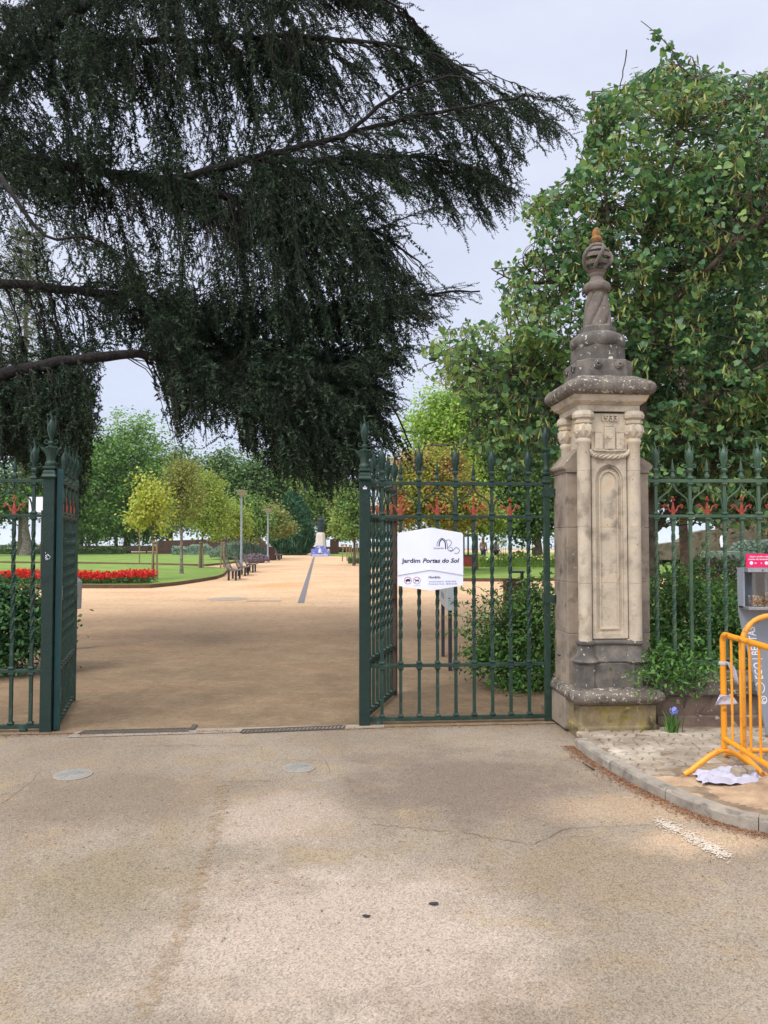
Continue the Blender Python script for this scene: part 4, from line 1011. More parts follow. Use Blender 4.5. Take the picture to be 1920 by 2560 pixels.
# two-stage octagonal-plan drum: square with hollowed corners
b = MB(); zd0, zd1, zd2 = za(955, .27), za(897, .27), za(855, .25)
def quat(r, e=.18):
    pts = []
    for k in range(4):
        a = k*PI/2
        for q in (-.30, -.10, .10, .30): pts.append((r*(1-.5*0)*math.cos(a)-math.sin(a)*q*2.2*r, r*math.sin(a)+math.cos(a)*q*2.2*r))
        pts.append(((r*.80)*(math.cos(a)-math.sin(a)), (r*.80)*(math.sin(a)+math.cos(a))))
    return pts
def loft(b, levels, c):
    n = None; vs = []
    for r, z in levels:
        q = quat(r); n = len(q); vs += [(c[0]+x, c[1]+y, z) for x, y in q]
    N = len(levels); fs = [(i*n+k, i*n+(k+1) % n, (i+1)*n+(k+1) % n, (i+1)*n+k) for i in range(N-1) for k in range(n)]+[tuple(range(n-1, -1, -1)), tuple((N-1)*n+k for k in range(n))]
    b.add(vs, fs)
loft(b, [(.272, zd0-.06), (.260, zd0), (.246, zd0+.04), (.240, zd1-.01), (.232, zd1)], (AX, AY)); b.build('lower_drum', M['stonedark'], pier, smooth=False, bevel=.006)
b = MB(); b.lathe([(.232, zd1-.03), (.226, zd2-.02), (.208, zd2)], 8, c=(AX, AY, 0), ph=PI/8); b.build('upper_drum', M['stonedark'], pier, smooth=False, bevel=.006)
for k in range(4):
    a = k*PI/2
    for q in (-.092, .092):
        b = MB(); cx = AX+.243*math.cos(a)-math.sin(a)*q; cy = AY+.243*math.sin(a)+math.cos(a)*q; z = zd1-.055
        pts = []
        for j in range(20):
            t = j/19; an = t*4*PI; rr = .036*(1-.75*t); pts.append((cx-math.sin(a)*rr*math.cos(an)+.022*t*math.cos(a), cy+math.cos(a)*rr*math.cos(an)+.022*t*math.sin(a), z+rr*math.sin(an)))
        b.tube(pts, .010, 6); b.build('volute', M['stonedark'], pier)
zr0, zr1, zr2 = za(866, .23), za(829, .23), za(811, .17); R = (zr1-zr0)/2
b = MB(); b.lathe([(.18, zr0-.03), (.195, zr0)]+[(.188+R*math.sin(PI*t/8)*.75, zr0+R-R*math.cos(PI*t/8)) for t in range(9)]+[(.175, zr1+.012), (.160, zr1+.02)], 32, c=(AX, AY, 0)); b.build('torus_ring', M['stonedark'], pier)
b = MB(); b.lathe([(.165, zr1+.005), (.158, zr1+.02), (.156, zr2-.01), (.144, zr2-.004), (.122, zr2+.012)], 8, c=(AX, AY, 0), ph=PI/8); b.build('octagonal_collar', M['stonedark'], pier, smooth=False)
zc0, zc1 = zr2+.005, za(736)
b = MB(); L = zc1-zc0
b.lathe([(.125-.045*t/24+.006*math.sin(PI*t/24), zc0+L*t/24) for t in range(25)], 60, c=(AX, AY, 0), fn=lambda a, z: 1-.20*(1-abs(math.sin(2.5*(a-(z-zc0)*5.2))))**4)
b.build('twisted_spire', M['stonetop'], pier)
zk0, zk1 = za(737), za(714); R = (zk1-zk0)/2
b = MB(); b.lathe([(.078, zk0-.01), (.086, zk0)]+[(.088+R*.7*math.sin(PI*t/8), zk0+R-R*math.cos(PI*t/8)) for t in range(9)]+[(.075, zk1+.012), (.060, zk1+.03), (.055, za(700)), (.060, za(697)), (.068, za(692)), (.066, za(688))], 28, c=(AX, AY, 0)); b.build('neck_ring', M['stonetop'], pier)
zb0, zb1 = za(690), za(616); rb = (zb1-zb0)/2*.90; zbc = (zb0+zb1)/2
b = MB()
for lat in (-1.05, -.42, .12, .62, 1.12):
    prof = []; r0 = rb
    for d in (-.15, 0, .15): prof.append((r0*1.02*math.cos(lat+d), zbc+r0*1.02*math.sin(lat+d)))
    prof += [(r0*.84*math.cos(lat+.15), zbc+r0*.84*math.sin(lat+.15)), (r0*.84*math.cos(lat-.15), zbc+r0*.84*math.sin(lat-.15)), prof[0]]
    b.lathe(prof, 32, c=(AX, AY, 0), cap=False)
for k in range(5):
    pts = [(AX+rb*math.cos(t)*math.cos(k*2*PI/5+t*.55+.9), AY+rb*math.cos(t)*math.sin(k*2*PI/5+t*.55+.9), zbc+rb*math.sin(t)) for t in [-1.3+2.6*j/14 for j in range(15)]]
    b.tube(pts, [.016+.011*math.sin(PI*j/14) for j in range(15)], 8, flat=.55)
b.lathe([(.03, zb1-.045), (.07, zb1-.028), (.06, zb1-.005), (.03, zb1+.004)], 20, c=(AX, AY, 0)); b.lathe([(.066, zb0-.002), (.085, zb0+.02), (.06, zb0+.028)], 20, c=(AX, AY, 0))
b.build('pierced_ball', M['stonetop'], pier)
zn0, zn1 = za(618), za(574); L = zn1-zn0
b = MB(); b.lathe([(.030, zn0), (.045, zn0+L*.12), (.052, zn0+L*.3), (.044, zn0+L*.42), (.036, zn0+L*.47), (.038, zn0+L*.6), (.032, zn0+L*.8), (.016, zn0+L*.96), (.003, zn1)], 20, c=(AX, AY, 0), fn=lambda a, z: 1+.06*math.sin(6*a+z*90)*math.sin(6*a-z*90)); b.build('pine_cone', M['orangelich'], pier)
# ---------------------------------------------------------------- low wall and railing to the right
wx0 = .40; wl = empty('boundary_wall', (pc.x, pc.y, 0), AL*.2, 'low lichen-spotted stone wall under the railing beside the pier', 'wall')
zt_w = Zv(1703, 6.45)
b = MB(); b.bbox(wx0, 9, .21, .70, -.02, zt_w-.13); b.bbox(wx0-.002, 9, .17, .72, -.02, .14); b.build('wall_body', M['wallstone'], wl, smooth=False, bevel=.01)
b = MB(); b.bbox(wx0, 9, .185, .73, zt_w-.128, zt_w-.115)
for k in range(7):
    b.bbox(wx0+k*1.22+.003, wx0+(k+1)*1.22-.003, .165, .75, zt_w-.113, zt_w)
b.build('coping', M['stonelich'], wl, smooth=False, bevel=.022)
FO = Vector((pc.x, 0, 0)); FY = 6.70
fe = empty('railing', (0, FY, 0), 0, 'sun-worn green iron railing with red fleurs on the low wall', 'railing')
fzl, fzm, fzt = Zv(1657, 6.65), Zv(1290.5, 6.7), Zv(1202.5, 6.7)
xx = lambda u: (u-960)/FPX*FY
x0 = xx(1640)
bars = [(x0+.1493*i, 'ps'[i % 2] if i in (2,) else 'bs'[i % 2]) for i in range(-0, 17)]
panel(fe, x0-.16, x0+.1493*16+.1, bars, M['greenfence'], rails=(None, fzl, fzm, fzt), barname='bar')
# pole brackets into the wall
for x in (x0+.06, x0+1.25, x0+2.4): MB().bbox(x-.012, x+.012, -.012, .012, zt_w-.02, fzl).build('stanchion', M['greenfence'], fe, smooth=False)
# ---------------------------------------------------------------- cigarette-end stand
def PX(u, Y): return (u-960)/FPX*Y
Ys = 6.02
st = empty('cigarette_stand', (PX(1893, Ys), Ys, PZ), 0, 'grey voting stand for cigarette ends with a magenta sign, behind the orange barriers', 'ashtray stand')
X = lambda u: PX(u, Ys)-PX(1893, Ys); Zs = lambda v: Zv(v, Ys)-PZ
b = MB(); prof = [(1912,1840),(1899,1770),(1882,1690),(1866,1620),(1855,1570),(1848,1530),(1847,1470),(1848,1420)]
rp_ = [(1925,1420),(1930,1500),(1938,1560),(1948,1640),(1950,1720),(1945,1790),(1935,1840)]
b.prism([(X(u), Zs(v)) for u, v in prof+rp_][::-1], .03, .045)
b.bbox(X(1848), X(1852), -.05, .03, Zs(1519), Zs(1420)); b.build('panel', M['grey'], st, smooth=False)
MB().bbox(X(1850), X(1950), -.12, .03, Zs(1429), Zs(1419)).build('canopy', M['steel'], st, smooth=False, bevel=.002)
b = MB(); b.bbox(X(1848), X(1955), -.14, .03, Zs(1521), Zs(1514)); b.build('shelf', M['steel'], st, smooth=False, bevel=.002)
b = MB()
for u in (1884, 1920): b.lathe([(.007, 0), (.007, .002)], 12, c=(0, 0, 0))
o = MB().ball((X(1886), -.121, Zs(1424.5)), .006, 10, (1, .3, 1)).build('slot', M['post'], st)
M['glass'] = None
def glassmat():
    m, nt, nd, lk = _nt('clear_plastic'); out = N_(nd, 'ShaderNodeOutputMaterial'); g = N_(nd, 'ShaderNodeBsdfGlossy', i_Roughness=.08); t = N_(nd, 'ShaderNodeBsdfTransparent'); x = N_(nd, 'ShaderNodeMixShader'); x.inputs[0].default_value = .14
    lk.new(t.outputs[0], x.inputs[1]); lk.new(g.outputs[0], x.inputs[2]); lk.new(x.outputs[0], out.inputs[0]); return m
M['glass'] = glassmat()
for u0, u1, v in ((1861, 1889, 1489), (1891, 1918, 1478)):
    b = MB(); b.bbox(X(u0), X(u1), -.115, -.112, Zs(1513.5), Zs(1430)); b.bbox(X(u0), X(u0)+.002, -.111, .02, Zs(1513.5), Zs(1430)); b.bbox(X(u1)-.002, X(u1), -.111, .02, Zs(1513.5), Zs(1430)); cmp_ = b.build('clear_box', M['glass'], st, smooth=False)
    n = 260; x0_, x1_ = X(u0)+.004, X(u1)-.004; zt0 = Zs(1513); H = Zs(v)-zt0
    pos = np.stack([x0_+(x1_-x0_)*RG.random(n), -.108+.09*RG.random(n)**2, zt0+.004+H*RG.random(n)*(.75+.4*np.sin(np.arange(n)))], -1)
    pos[:, 2] = np.minimum(pos[:, 2], zt0+H)
    V, F = inst([(-.5,-.16,-.1),(.5,-.16,-.1),(.5,.16,-.1),(-.5,.16,-.1),(-.5,-.0,.16),(.5,0,.16)], [(0,1,2,3),(0,1,5,4),(2,3,4,5)], pos, frames(rvec(n), rvec(n)), .016)
    M.setdefault('butt', leafmat('filter_ends', [srgb(92,66,44), srgb(190,140,84), srgb(214,204,186), srgb(120,112,104)], .9, 0))
    tag(MB().arr(V, F).build('cigarette_ends', M['butt'], st, smooth=False), kind='stuff')
b = MB(); b.bbox(X(1850), X(1912), -.10, -.085, Zs(1417.5), Zs(1384)); sg_ = b.build('sign_plate', M['magenta'], st, smooth=False, bevel=.001)
xc = X(1881)
for s_, v, w in (('Qual o jardim mais', 1392.5, 47), ('bonito de Santar\u00e9m?', 1399, 52)):
    o = text(s_, .017, M['whitepr'], st, 'lettering', xc, -.1008, Zs(v), 0, .0003, 'CENTER', None, .0003)
    xs = [q.co.x for q in o.data.vertices]; k = (w/FPX*Ys)/(max(xs)-min(xs))
    for q in o.data.vertices: q.co.x = xc+(q.co.x-xc)*k
b = MB()
for u in (1861.5, 1898.5): b.prism([(X(u)+.0135*math.cos(a*PI/10), Zs(1406.5)+.0135*math.sin(a*PI/10)) for a in range(20)], -.1012, -.1002)
for u, w, h in ((1872, .020, .004), (1872, .010, .010), (1886, .012, .006), (1886, .006, .012)): b.bbox(X(u)-w/2, X(u)+w/2, -.1012, -.1002, Zs(1407)-h/2, Zs(1407)+h/2)
b.build('print_mark', M['whitepr'], st, smooth=False)
o = text('ECO | BEATAS', .125, M['whitepr'], st, 'lettering', 0, .0292, 0, 0, .0006, 'LEFT', None, .001)
for q in o.data.vertices:
    x, y, z = q.co; q.co = (X(1906)-(z-0)*.68-x*.078, y, Zs(1700)+x*.52)
b = MB()
for cu, cv, r, a0, a1 in ((1897, 1722, .036, -60, 150), (1906, 1752, .024, 0, 360), (1907, 1753, .012, 60, 330)):
    b.tube([(X(cu)+r*math.cos(math.radians(a0+(a1-a0)*i/20)), .029, Zs(cv)+r*1.2*math.sin(math.radians(a0+(a1-a0)*i/20))) for i in range(21)], .0035, 4, flat=.2)
b.build('logo', M['whitepr'], st)
# ---------------------------------------------------------------- orange crowd barriers
def barrier(name, ox, oy, rz, L, H, hb, rr, m, label, nb, feet=True, spread=.24):
    e = empty(name, (ox, oy, PZ), rz, label, 'crowd barrier', 'orange tube crowd barriers')
    n = 8; r = .019
    fr = [(0, 0, hb-.06), (0, 0, H-rr)]+[(rr-rr*math.cos(PI/2*i/n), 0, H-rr+rr*math.sin(PI/2*i/n)) for i in range(1, n+1)]
    fr += [(L-rr+rr*math.sin(PI/2*i/n), 0, H-rr+rr*math.cos(PI/2*i/n)) for i in range(0, n+1)]+[(L, 0, hb-.06)]
    MB().tube(fr, r, 12).build('frame', m, e)
    MB().tube([(.0, 0, hb), (L, 0, hb)], .017, 10).build('lower_rail', m, e)
    for k in range(nb):
        x = L*(k+1)/(nb+1); w = .0
        zt = H-.006 if rr < x < L-rr else H-rr+math.sqrt(max(0, rr*rr-(rr-min(x, L-x))**2))-.005
        MB().tube([(x, 0, hb+.005), (x+rnd.uniform(-.004, .004), 0, (hb+H)/2), (x, 0, zt)], .0085, 8).build('vertical_bar', m, e)
    if feet:
        for x in (.0, L):
            s = spread; MB().tube([(x, -s-.02, .01), (x, -s+.02, .035), (x, -.10, hb*.52), (x, -.04, hb*.66), (x, .0, hb*.70), (x, .04, hb*.66), (x, .10, hb*.52), (x, s-.02, .035), (x, s+.02, .01)], .018, 10).build('foot', m, e)
            MB().tube([(x, 0, hb*.66), (x, 0, hb+.04)], .015, 8).build('foot_socket', m, e)
    return e
bA, bB = G(1742, 1950, PZ), G(1880, 1932, PZ)
bo = (bA+bB)/2; rzA = math.atan2(-(bB.x-bA.x), (bB.y-bA.y))+PI
dx, dy = bB.x-bA.x, bB.y-bA.y
ang = math.atan2(-dx, dy)
if math.sin(ang) > 0: ang += PI
e1 = barrier('crowd_barrier', bo.x, bo.y, -PI/2-.03, 2.1, Zv(1585, bo.y)-PZ, Zv(1846, bo.y)-PZ, .05, M['orange'], 'bright orange barrier with square corners and rags tied to its end post', 15)
b2 = Vector((PX(1850, 5.28), 5.28, 0))
e2 = barrier('crowd_barrier', b2.x, b2.y, .02, 2.0, Zv(1540, 5.28)-PZ, Zv(1876, 5.28)-PZ, .20, M['orangeworn'], 'faded rusty orange barrier with a rounded top corner, behind the brighter one', 9)
# rags tied to the near barrier
for (u, v, lab, ln) in ((1801, 1658, 'white rag knotted round the upper part of the barrier post', .10), (1800, 1742, 'scrap of white plastic tied low on the barrier post', .05)):
    z = Zv(v, bo.y); e = empty('rag', (bo.x, bo.y, z), 0, lab, 'rag', 'white rags tied to the barrier')
    b = MB(); b.lathe([(.0215, -.012), (.026, -.004), (.025, .006), (.0215, .013)], 14, fn=lambda a, z: 1+.06*math.sin(5*a)); b.build('knot', M['cloth'], e)
    b = MB(); n = 9; vs = []
    for i in range(n):
        t = i/(n-1)
        for j in range(5):
            w = (.014+.018*math.sin(PI*min(1, t*1.1)))*(j/2-1)
            if v < 1700: vs.append((.022+.055*t+w*.9, -.022-.012*math.sin(3*t+j), .01-.02*t-ln*t*t*1.2-w*.4))
            else: vs.append((-.03-.022*t+w*.8 if j < 3 else .03+.05*t*(j-2)/2, -.022-.01*math.sin(4*t+j), .012-.06*t+w*.7))
    fs = [(5*i+j, 5*i+j+1, 5*i+6+j, 5*i+5+j) for i in range(n-1) for j in range(4)]
    o = b.add(vs, fs).build('tail', M['cloth'], e); so_ = o.modifiers.new('s', 'SOLIDIFY'); so_.thickness = .003
# crumpled white bag under the foot with two stones
cb = G(1822, 1945, PZ+.02)
n = 26; xs = np.linspace(-1, 1, n); Xg, Yg = np.meshgrid(xs, xs)
R_ = np.sqrt(Xg**2+Yg**2)
wx = Xg*.20+.05*Yg*.4; wyy = Yg*.115-.03*Xg*.6
hz = .012+.034*np.abs(np.sin(Xg*5.1+Yg*3.3))*np.exp(-R_*.8)+.016*np.abs(np.sin(Xg*9-Yg*7+1))*np.exp(-R_)+.03*np.exp(-((Xg-.25)**2+(Yg-.5)**2)*5)+.006*np.sin(9*Xg-5*Yg)+.006
edge = np.maximum(np.abs(Xg), np.abs(Yg)); hz = np.where(edge > .85, .004+.004*np.sin(Xg*15+Yg*12)+.004, hz)
V = np.stack([wx+.012*np.sin(6*Yg), wyy+.01*np.sin(7*Xg), hz], -1).reshape(-1, 3); i = np.arange(n*n).reshape(n, n)
F = np.stack([i[:-1, :-1], i[:-1, 1:], i[1:, 1:], i[1:, :-1]], -1).reshape(-1, 4)
tag(MB().arr(V, F).build('plastic_bag', M['cloth'], loc=(cb.x, cb.y, PZ+.012)), 'crumpled white cloth bag lying under the barrier foot', 'bag')
for (u, v, r, lab) in ((1846,1946,.046,'pale squarish stone lying on the white bag'),(1872,1941,.042,'darker stone on the white bag next to the pale one')):
    p = G(u, v, PZ+.02)
    b = MB(); b.sqlathe([(r*.8, -r*.6), (r, -r*.3), (r*.95, r*.45), (r*.6, r*.75)], ch=.3, asp=.8)
    tag(b.build('stone', M['cobble'] if r > .04 else M['wallstone'], smooth=False, bevel=.006, loc=(p.x, p.y, PZ+.055)), lab, 'stone', 'loose stones on the bag').rotation_euler = (.1, .1, .5)
# ---------------------------------------------------------------- park furniture
def g0(u, v): p = G(u, v); return (p.x, p.y)
PATHA = math.atan2(1, -.0884)     # direction of the avenue
def bench(name, x, y, rz, label, grp, L=1.8):
    """faces local -y; x along the bench"""
    e = empty(name, (x, y, 0), rz, label, 'bench', grp)
    prof = [(-.30, .40), (-.15, .415), (.0, .40), (.12, .42), (.19, .50), (.22, .60), (.255, .70), (.30, .80), (.33, .86)]
    seat = MB(); back = MB()
    for i in range(8):
        t = i/7; y_, z_ = -.29+.40*t, .41-.02*math.sin(PI*t); seat.box((0, y_, z_), (L, .045, .028))
    for i in range(8):
        t = i/7; y_, z_ = .17+.17*t, .46+.40*t; back.box((0, y_, z_), (L, .028, .045), rx=-.38)
    seat.build('seat', M['slat'], e, smooth=False); back.build('backrest', M['slat'], e, smooth=False)
    for sx in (-1, 1):
        b = MB(); b.tube([(sx*L*.42, yy, zz_-.02) for yy, zz_ in prof], .02, 6); b.build('side_frame', M['post'], e)
        MB().bbox(sx*L*.42-.03, sx*L*.42+.03, -.22, -.14, 0, .40).build('leg', M['post'], e, smooth=False)
        MB().bbox(sx*L*.42-.03, sx*L*.42+.03, .06, .14, 0, .40).build('leg', M['post'], e, smooth=False)
    return e
br = bench('park_bench', 0, 0, 0, '', 'slatted benches along the avenue')
bl = ['slatted bench nearest the camera at the corner of the front lawn', 'second slatted bench from the camera, beside the taller lamp post', 'third slatted bench, partly behind the lamp post', 'slatted bench beyond the brown litter bin by the second lamp post', 'farthest slatted bench on the left of the avenue']
for i, (u, v) in enumerate(((572,1452),(597,1441),(618,1432),(688,1401),(694,1398))):
    o = br if i == 0 else copy_tree(br); x, y = g0(u, v); o.location = (x, y+.9, 0); o.rotation_euler = (0, 0, PATHA-.0); o['label'] = bl[i]
fb = bench('park_bench', 0, 0, 0, '', 'benches at the far edge of the back lawn', 2.6)
fl = ['long bench seen from behind between the far flower border and the tree', 'long bench from behind right of the thick plane trunk', 'short bench from behind left of the clipped grey bushes', 'small dark bench from behind at the end of the far row']
for i, (u, v, w) in enumerate(((243,1382,3.2),(342,1382,2.2),(413,1383,1.7),(452,1383,1.6))):
    o = fb if i == 0 else copy_tree(fb); x, y = g0(u, v); x *= 88/y; y = 88; o.location = (x, y, 0); o.rotation_euler = (0, 0, PI); o.scale = (w/2.2, 1, 1); o['label'] = fl[i]
def lamp(x, y, H, label):
    e = empty('street_lamp', (x, y, 0), 0, label, 'street lamp', 'street lamps along the avenue')
    MB().lathe([(.085, 0), (.085, .5), (.060, .6), (.052, H-.35), (.05, H-.3)], 14).build('pole', M['lampgrey'], e)
    MB().lathe([(.09, H-.36), (.11, H-.30), (.06, H-.26)], 14).build('collar', M['lampgrey'], e)
    b = MB(); b.lathe([(.09, H-.30), (.30, H-.05)], 8, ph=PI/8, cap=False); b.build('lamp_shade', M['lampglass'], e, smooth=False)
    b = MB(); b.lathe([(.31, H-.055), (.33, H-.05), (.33, H-.02), (.05, H+.0)], 24); b.build('lid', M['lampgrey'], e)
    b = MB()
    for k in range(8): a = k*PI/4+PI/8; b.tube([(.09*math.cos(a), .09*math.sin(a), H-.3), (.305*math.cos(a), .305*math.sin(a), H-.05)], .008, 5)
    b.build('rib', M['lampgrey'], e)
x, y = g0(603, 1427); lamp(x, y, Zv(1225, y), 'tall grey lamp post with an upturned cone shade beside the benches')
x, y = g0(669.5, 1405.5); lamp(x, y, Zv(1272.5, y), 'smaller-looking grey lamp post farther along, in front of the dark conifer')
# wooden bins
def bin_(x, y, w, h, label, dish=False):
    e = empty('litter_bin', (x, y, 0), 0, label, 'litter bin', 'brown litter bins')
    b = MB(); n = 7
    for s in range(4):
        a = s*PI/2
        for k in range(n): q = -w/2+w*(k+.5)/n; b.box((math.cos(a)*w/2-math.sin(a)*q, math.sin(a)*w/2+math.cos(a)*q, .08+(h-.08)/2), (.02, w/n*.86, h-.08), rz=a)
    b.build('slatted_casing', M['bin'], e, smooth=False); MB().bbox(-w/2+.02, w/2-.02, -w/2+.02, w/2-.02, .02, h-.04).build('liner', M['post'], e, smooth=False)
    if dish:
        MB().bbox(w*.18, w*.30, -.04, .04, h-.02, h+.13).build('bracket', M['post'], e, smooth=False)
        MB().lathe([(.06, h+.13), (w*.36, h+.135), (w*.38, h+.165), (w*.34, h+.17), (.02, h+.15)], 20).build('ashtray_dish', M['post'], e)
p = Vector((PX(1290.5, 15), 15, 0)); bin_(p.x, p.y, .44, Zv(1449, 15), 'brown slatted bin with a black ashtray dish, behind the right gate panel', True)
x, y = g0(679, 1401); bin_(x, y, .5, 1.0, 'brown bin standing beside the second lamp post')
x, y = g0(836, 1386); bin_(x, y, .9, 1.7, 'dark brown bin on the far right side of the avenue behind the statue')
# information lecterns seen edge-on
def lectern(x, ya, yb, zt, zb, lean, label, mg=.15):
    e = empty('information_board', (x, ya, 0), 0, label, 'information board', 'information boards inside the gate')
    d = yb-ya; s = lean
    b = MB(); prof = [(-.045*s, zb), (.03*s, zb), (.06*s, zt-.02), (.01*s, zt), (-.05*s, zt-.10)]
    pts = prof if s < 0 else prof[::-1]
    b.prism(pts, -mg, d+mg); b.build('board', M['board'], e, smooth=False, bevel=.006)
    for yy in (0, d): MB().bbox(-.022, .022, yy-.03, yy+.03, 0, zb+.02).build('leg', M['post'], e, smooth=False)
    MB().bbox(-.049 if s > 0 else .045, -.045 if s > 0 else .049, d*.3, d*.7, zb+.1, zt-.2).build('printed_panel', M['inkgrey'], e, smooth=False)
q = G(1125.5, 1677); lectern(q.x, q.y, q.y+1.15, 1.12, Zv(1524, q.y), 1, 'grey information board on dark legs behind the right gate panel')
q = G(183.5, 1624); lectern(q.x-.01, q.y, q.y+.06, Zv(1437, q.y), Zv(1523, q.y), -1.7, 'pale grey information board edge-on beside the left gate leaf', .05)
# pole with white panel
q = G(102, 1475); e = empty('sign_pole', (q.x, q.y, 0), 0, 'dark pole with a white square panel behind the red flowers', 'sign pole')
MB().lathe([(.028, 0), (.028, Zv(1277, q.y)), (.034, Zv(1276, q.y))], 10).build('pole', M['post'], e)
MB().bbox(-.45, .30, .04, .07, Zv(1281, q.y), Zv(1242, q.y)).build('panel', M['white'], e, smooth=False, bevel=.004)
# far thin pole
for (u, v, vt, lab) in ((204,1384,1308,'thin grey pole at the far left terrace'),(223,1384,1318,'second thin dark pole at the far left terrace')):
    y = 92; x = PX(u, y); tag(MB().lathe([(.10, 0), (.07, Zv(vt, y))], 8).build('thin_pole', M['lampgrey'] if u < 210 else M['post'], loc=(x, y, 0)), lab, 'pole', 'thin poles at the far terrace')
# parapet walls at the end of the terrace
def fwall(name, u0, u1, Y, vt, m, label, th=.4):
    tag(MB().bbox(PX(u0, Y), PX(u1, Y), Y, Y+th, 0, Zv(vt, Y)).build(name, m, smooth=False, bevel=.03), label, 'wall', 'parapets at the end of the terrace')
fwall('parapet_wall', -300, 478, 108, 1364, M['parapet'], 'long dark parapet closing the terrace on the left')
fwall('parapet_wall', 655, 742, 104, 1367, M['parapet'], 'dark parapet left of the dark conifer')
fwall('parapet_wall', 744, 880, 106, 1367, M['redwall'], 'red parapet behind the statue')
b = MB(); Y = 86
b.prism([(PX(u, Y), Zv(v, Y)) for u, v in ((395,1386.5),(395,1352),(640,1345),(672,1372),(672,1386.5))][::-1], Y, Y+.5); b.prism([(PX(u, Y), Zv(v, Y)) for u, v in ((632,1338),(646,1338),(680,1375),(672,1380))], Y-.5, Y+.1)
tag(b.build('ramp_wall', M['parapet'], smooth=False), 'dark sloping ramp wall under the trees left of the lamp', 'wall')
# hedges and flower borders
def border(name, u0, u1, Y, vb, vt, m, label, cat, n=5000, leaf=.12, flow=None, dep=1.2, group=None, per_col=None, proto=RHOMB):
    x0, x1 = PX(u0, Y), PX(u1, Y); z1 = Zv(vt, Y); z0 = max(0, Zv(vb, Y))
    e = empty(name, ((x0+x1)/2, Y+dep/2, 0), 0, label, cat, group); cx = (x0+x1)/2
    pos = np.stack([(x0+(x1-x0)*RG.random(n))-cx, (RG.random(n)-.5)*dep, z0+(z1-z0)*(RG.random(n)**.6)], -1)
    pos[:, 2] *= .88+.16*np.sin(pos[:, 0]*1.9)+.08*np.sin(pos[:, 0]*5.3+1)
    V, F = inst(proto[0], proto[1], pos, frames(rvec(n)*.7+np.array([0, -.3, .8]), rvec(n)), leaf*(.7+.6*RG.random(n)))
    MB().arr(V, F).bbox(x0-cx+.05, x1-cx-.05, -dep*.4, dep*.4, 0, z0+(z1-z0)*.62).build('foliage', m, e, smooth=False)
    if flow:
        for (fm, fn, fs, lo, nm) in flow:
            k = RG.integers(0, n, fn); pp = pos[k].copy(); pp[:, 2] = np.maximum(pp[:, 2], z0+(z1-z0)*lo)+leaf*.3; pp[:, 1] -= .06
            V, F = inst(RHOMB[0], [(0,1,2,3)], np.repeat(pp, 2, 0), frames(rvec(fn*2)*.6+np.array([0, -.6, .6]), rvec(fn*2)), fs)
            tag(MB().arr(V, F).build(nm, fm, e, smooth=False), kind='stuff')
    return e
M['hedge'] = leafmat('hedge_leaves', [srgb(54,76,38), srgb(78,104,50), srgb(104,128,62)], .6, .2)
M['lav'] = leafmat('grey_green_leaves', [srgb(96,118,96), srgb(122,142,118), srgb(146,164,142), srgb(110,130,106)], .7, .15)
M['yleaf'] = leafmat('lime_leaves', [srgb(84,120,44), srgb(118,148,54), srgb(140,164,70)], .55, .25)
M['yflow'] = leafmat('yellow_petals', [srgb(226,214,96), srgb(240,236,170)], .6, .2)
M['wflow'] = leafmat('white_petals', [srgb(222,218,214), srgb(238,236,230)], .6, .2)
M['pflow'] = leafmat('pink_red_petals', [srgb(150,44,70), srgb(176,64,80), srgb(120,60,66)], .6, .2)
M['rflow'] = leafmat('scarlet_petals', [srgb(188,30,22), srgb(222,44,30), srgb(206,36,26)], .55, .2)
M['mauve'] = leafmat('mauve_flowers', [srgb(122,104,116), srgb(148,128,138), srgb(96,96,86)], .7, .1)
M['blueflow'] = leafmat('pale_blue_petals', [srgb(130,144,216), srgb(160,170,232)], .6, .2)
border('flower_border', -60, 150, 84, 1384, 1364, M['hedge'], 'pale flowering border left of the thick plane trunk', 'flower border', 4000, .2, [(M['wflow'], 160, .16, .6, 'flower')], 3, 'far flower borders')
border('flower_border', 185, 300, 84, 1383, 1366, M['hedge'], 'yellowish flower border behind the back lawn below the tall plane trees', 'flower border', 3000, .2, [(M['yflow'], 40, .14, .6, 'flower')], 2, 'far flower borders')
border('clipped_hedge', 10, 190, 92, 1384, 1352, M['hedge'], 'clipped green hedge behind the thick plane trunk', 'hedge', 2500, .22, None, 1.5, 'hedges of the terrace')
border('clipped_hedge', 690, 800, 98, 1384, 1373, M['hedge'], 'low hedge in front of the parapet left of the statue', 'hedge', 1500, .2, None, 1, 'hedges of the terrace')
border('clipped_hedge', 838, 905, 98, 1384, 1371, M['hedge'], 'low hedge behind the stakes right of the statue', 'hedge', 1500, .2, None, 1, 'hedges of the terrace')
border('flower_border', 868, 960, 52, 1408, 1389, M['hedge'], 'small rounded flower clump at the right edge of the avenue', 'flower border', 1800, .09, [(M['mauve'], 120, .06, .6, 'flower')], 2)
border('grey_bush', 428, 520, 80, 1386, 1362, M['lav'], 'clipped grey-green bushes behind the second sapling', 'bush', 2500, .2, None, 2.5)
border('yellow_flower_hedge', 1196, 1620, 44, 1419, 1383, M['yleaf'], 'lime green hedge dotted with yellow flowers beyond the right lawn', 'flower hedge', 11000, .11, [(M['yflow'], 650, .13, .55, 'flower')], 2.2)
border('rose_bed', 1715, 1860, 17, 1500, 1398, M['hedge'], 'bed of dark red and white flowers behind the railing', 'flower bed', 3500, .07, [(M['pflow'], 260, .05, .55, 'red_flower'), (M['wflow'], 200, .035, .5, 'white_flower')], 1.5)
border('grey_bush', 1818, 2000, 22, 1425, 1352, M['lav'], 'tall feathery grey-green shrub behind the magenta sign', 'bush', 5000, .12, None, 2)
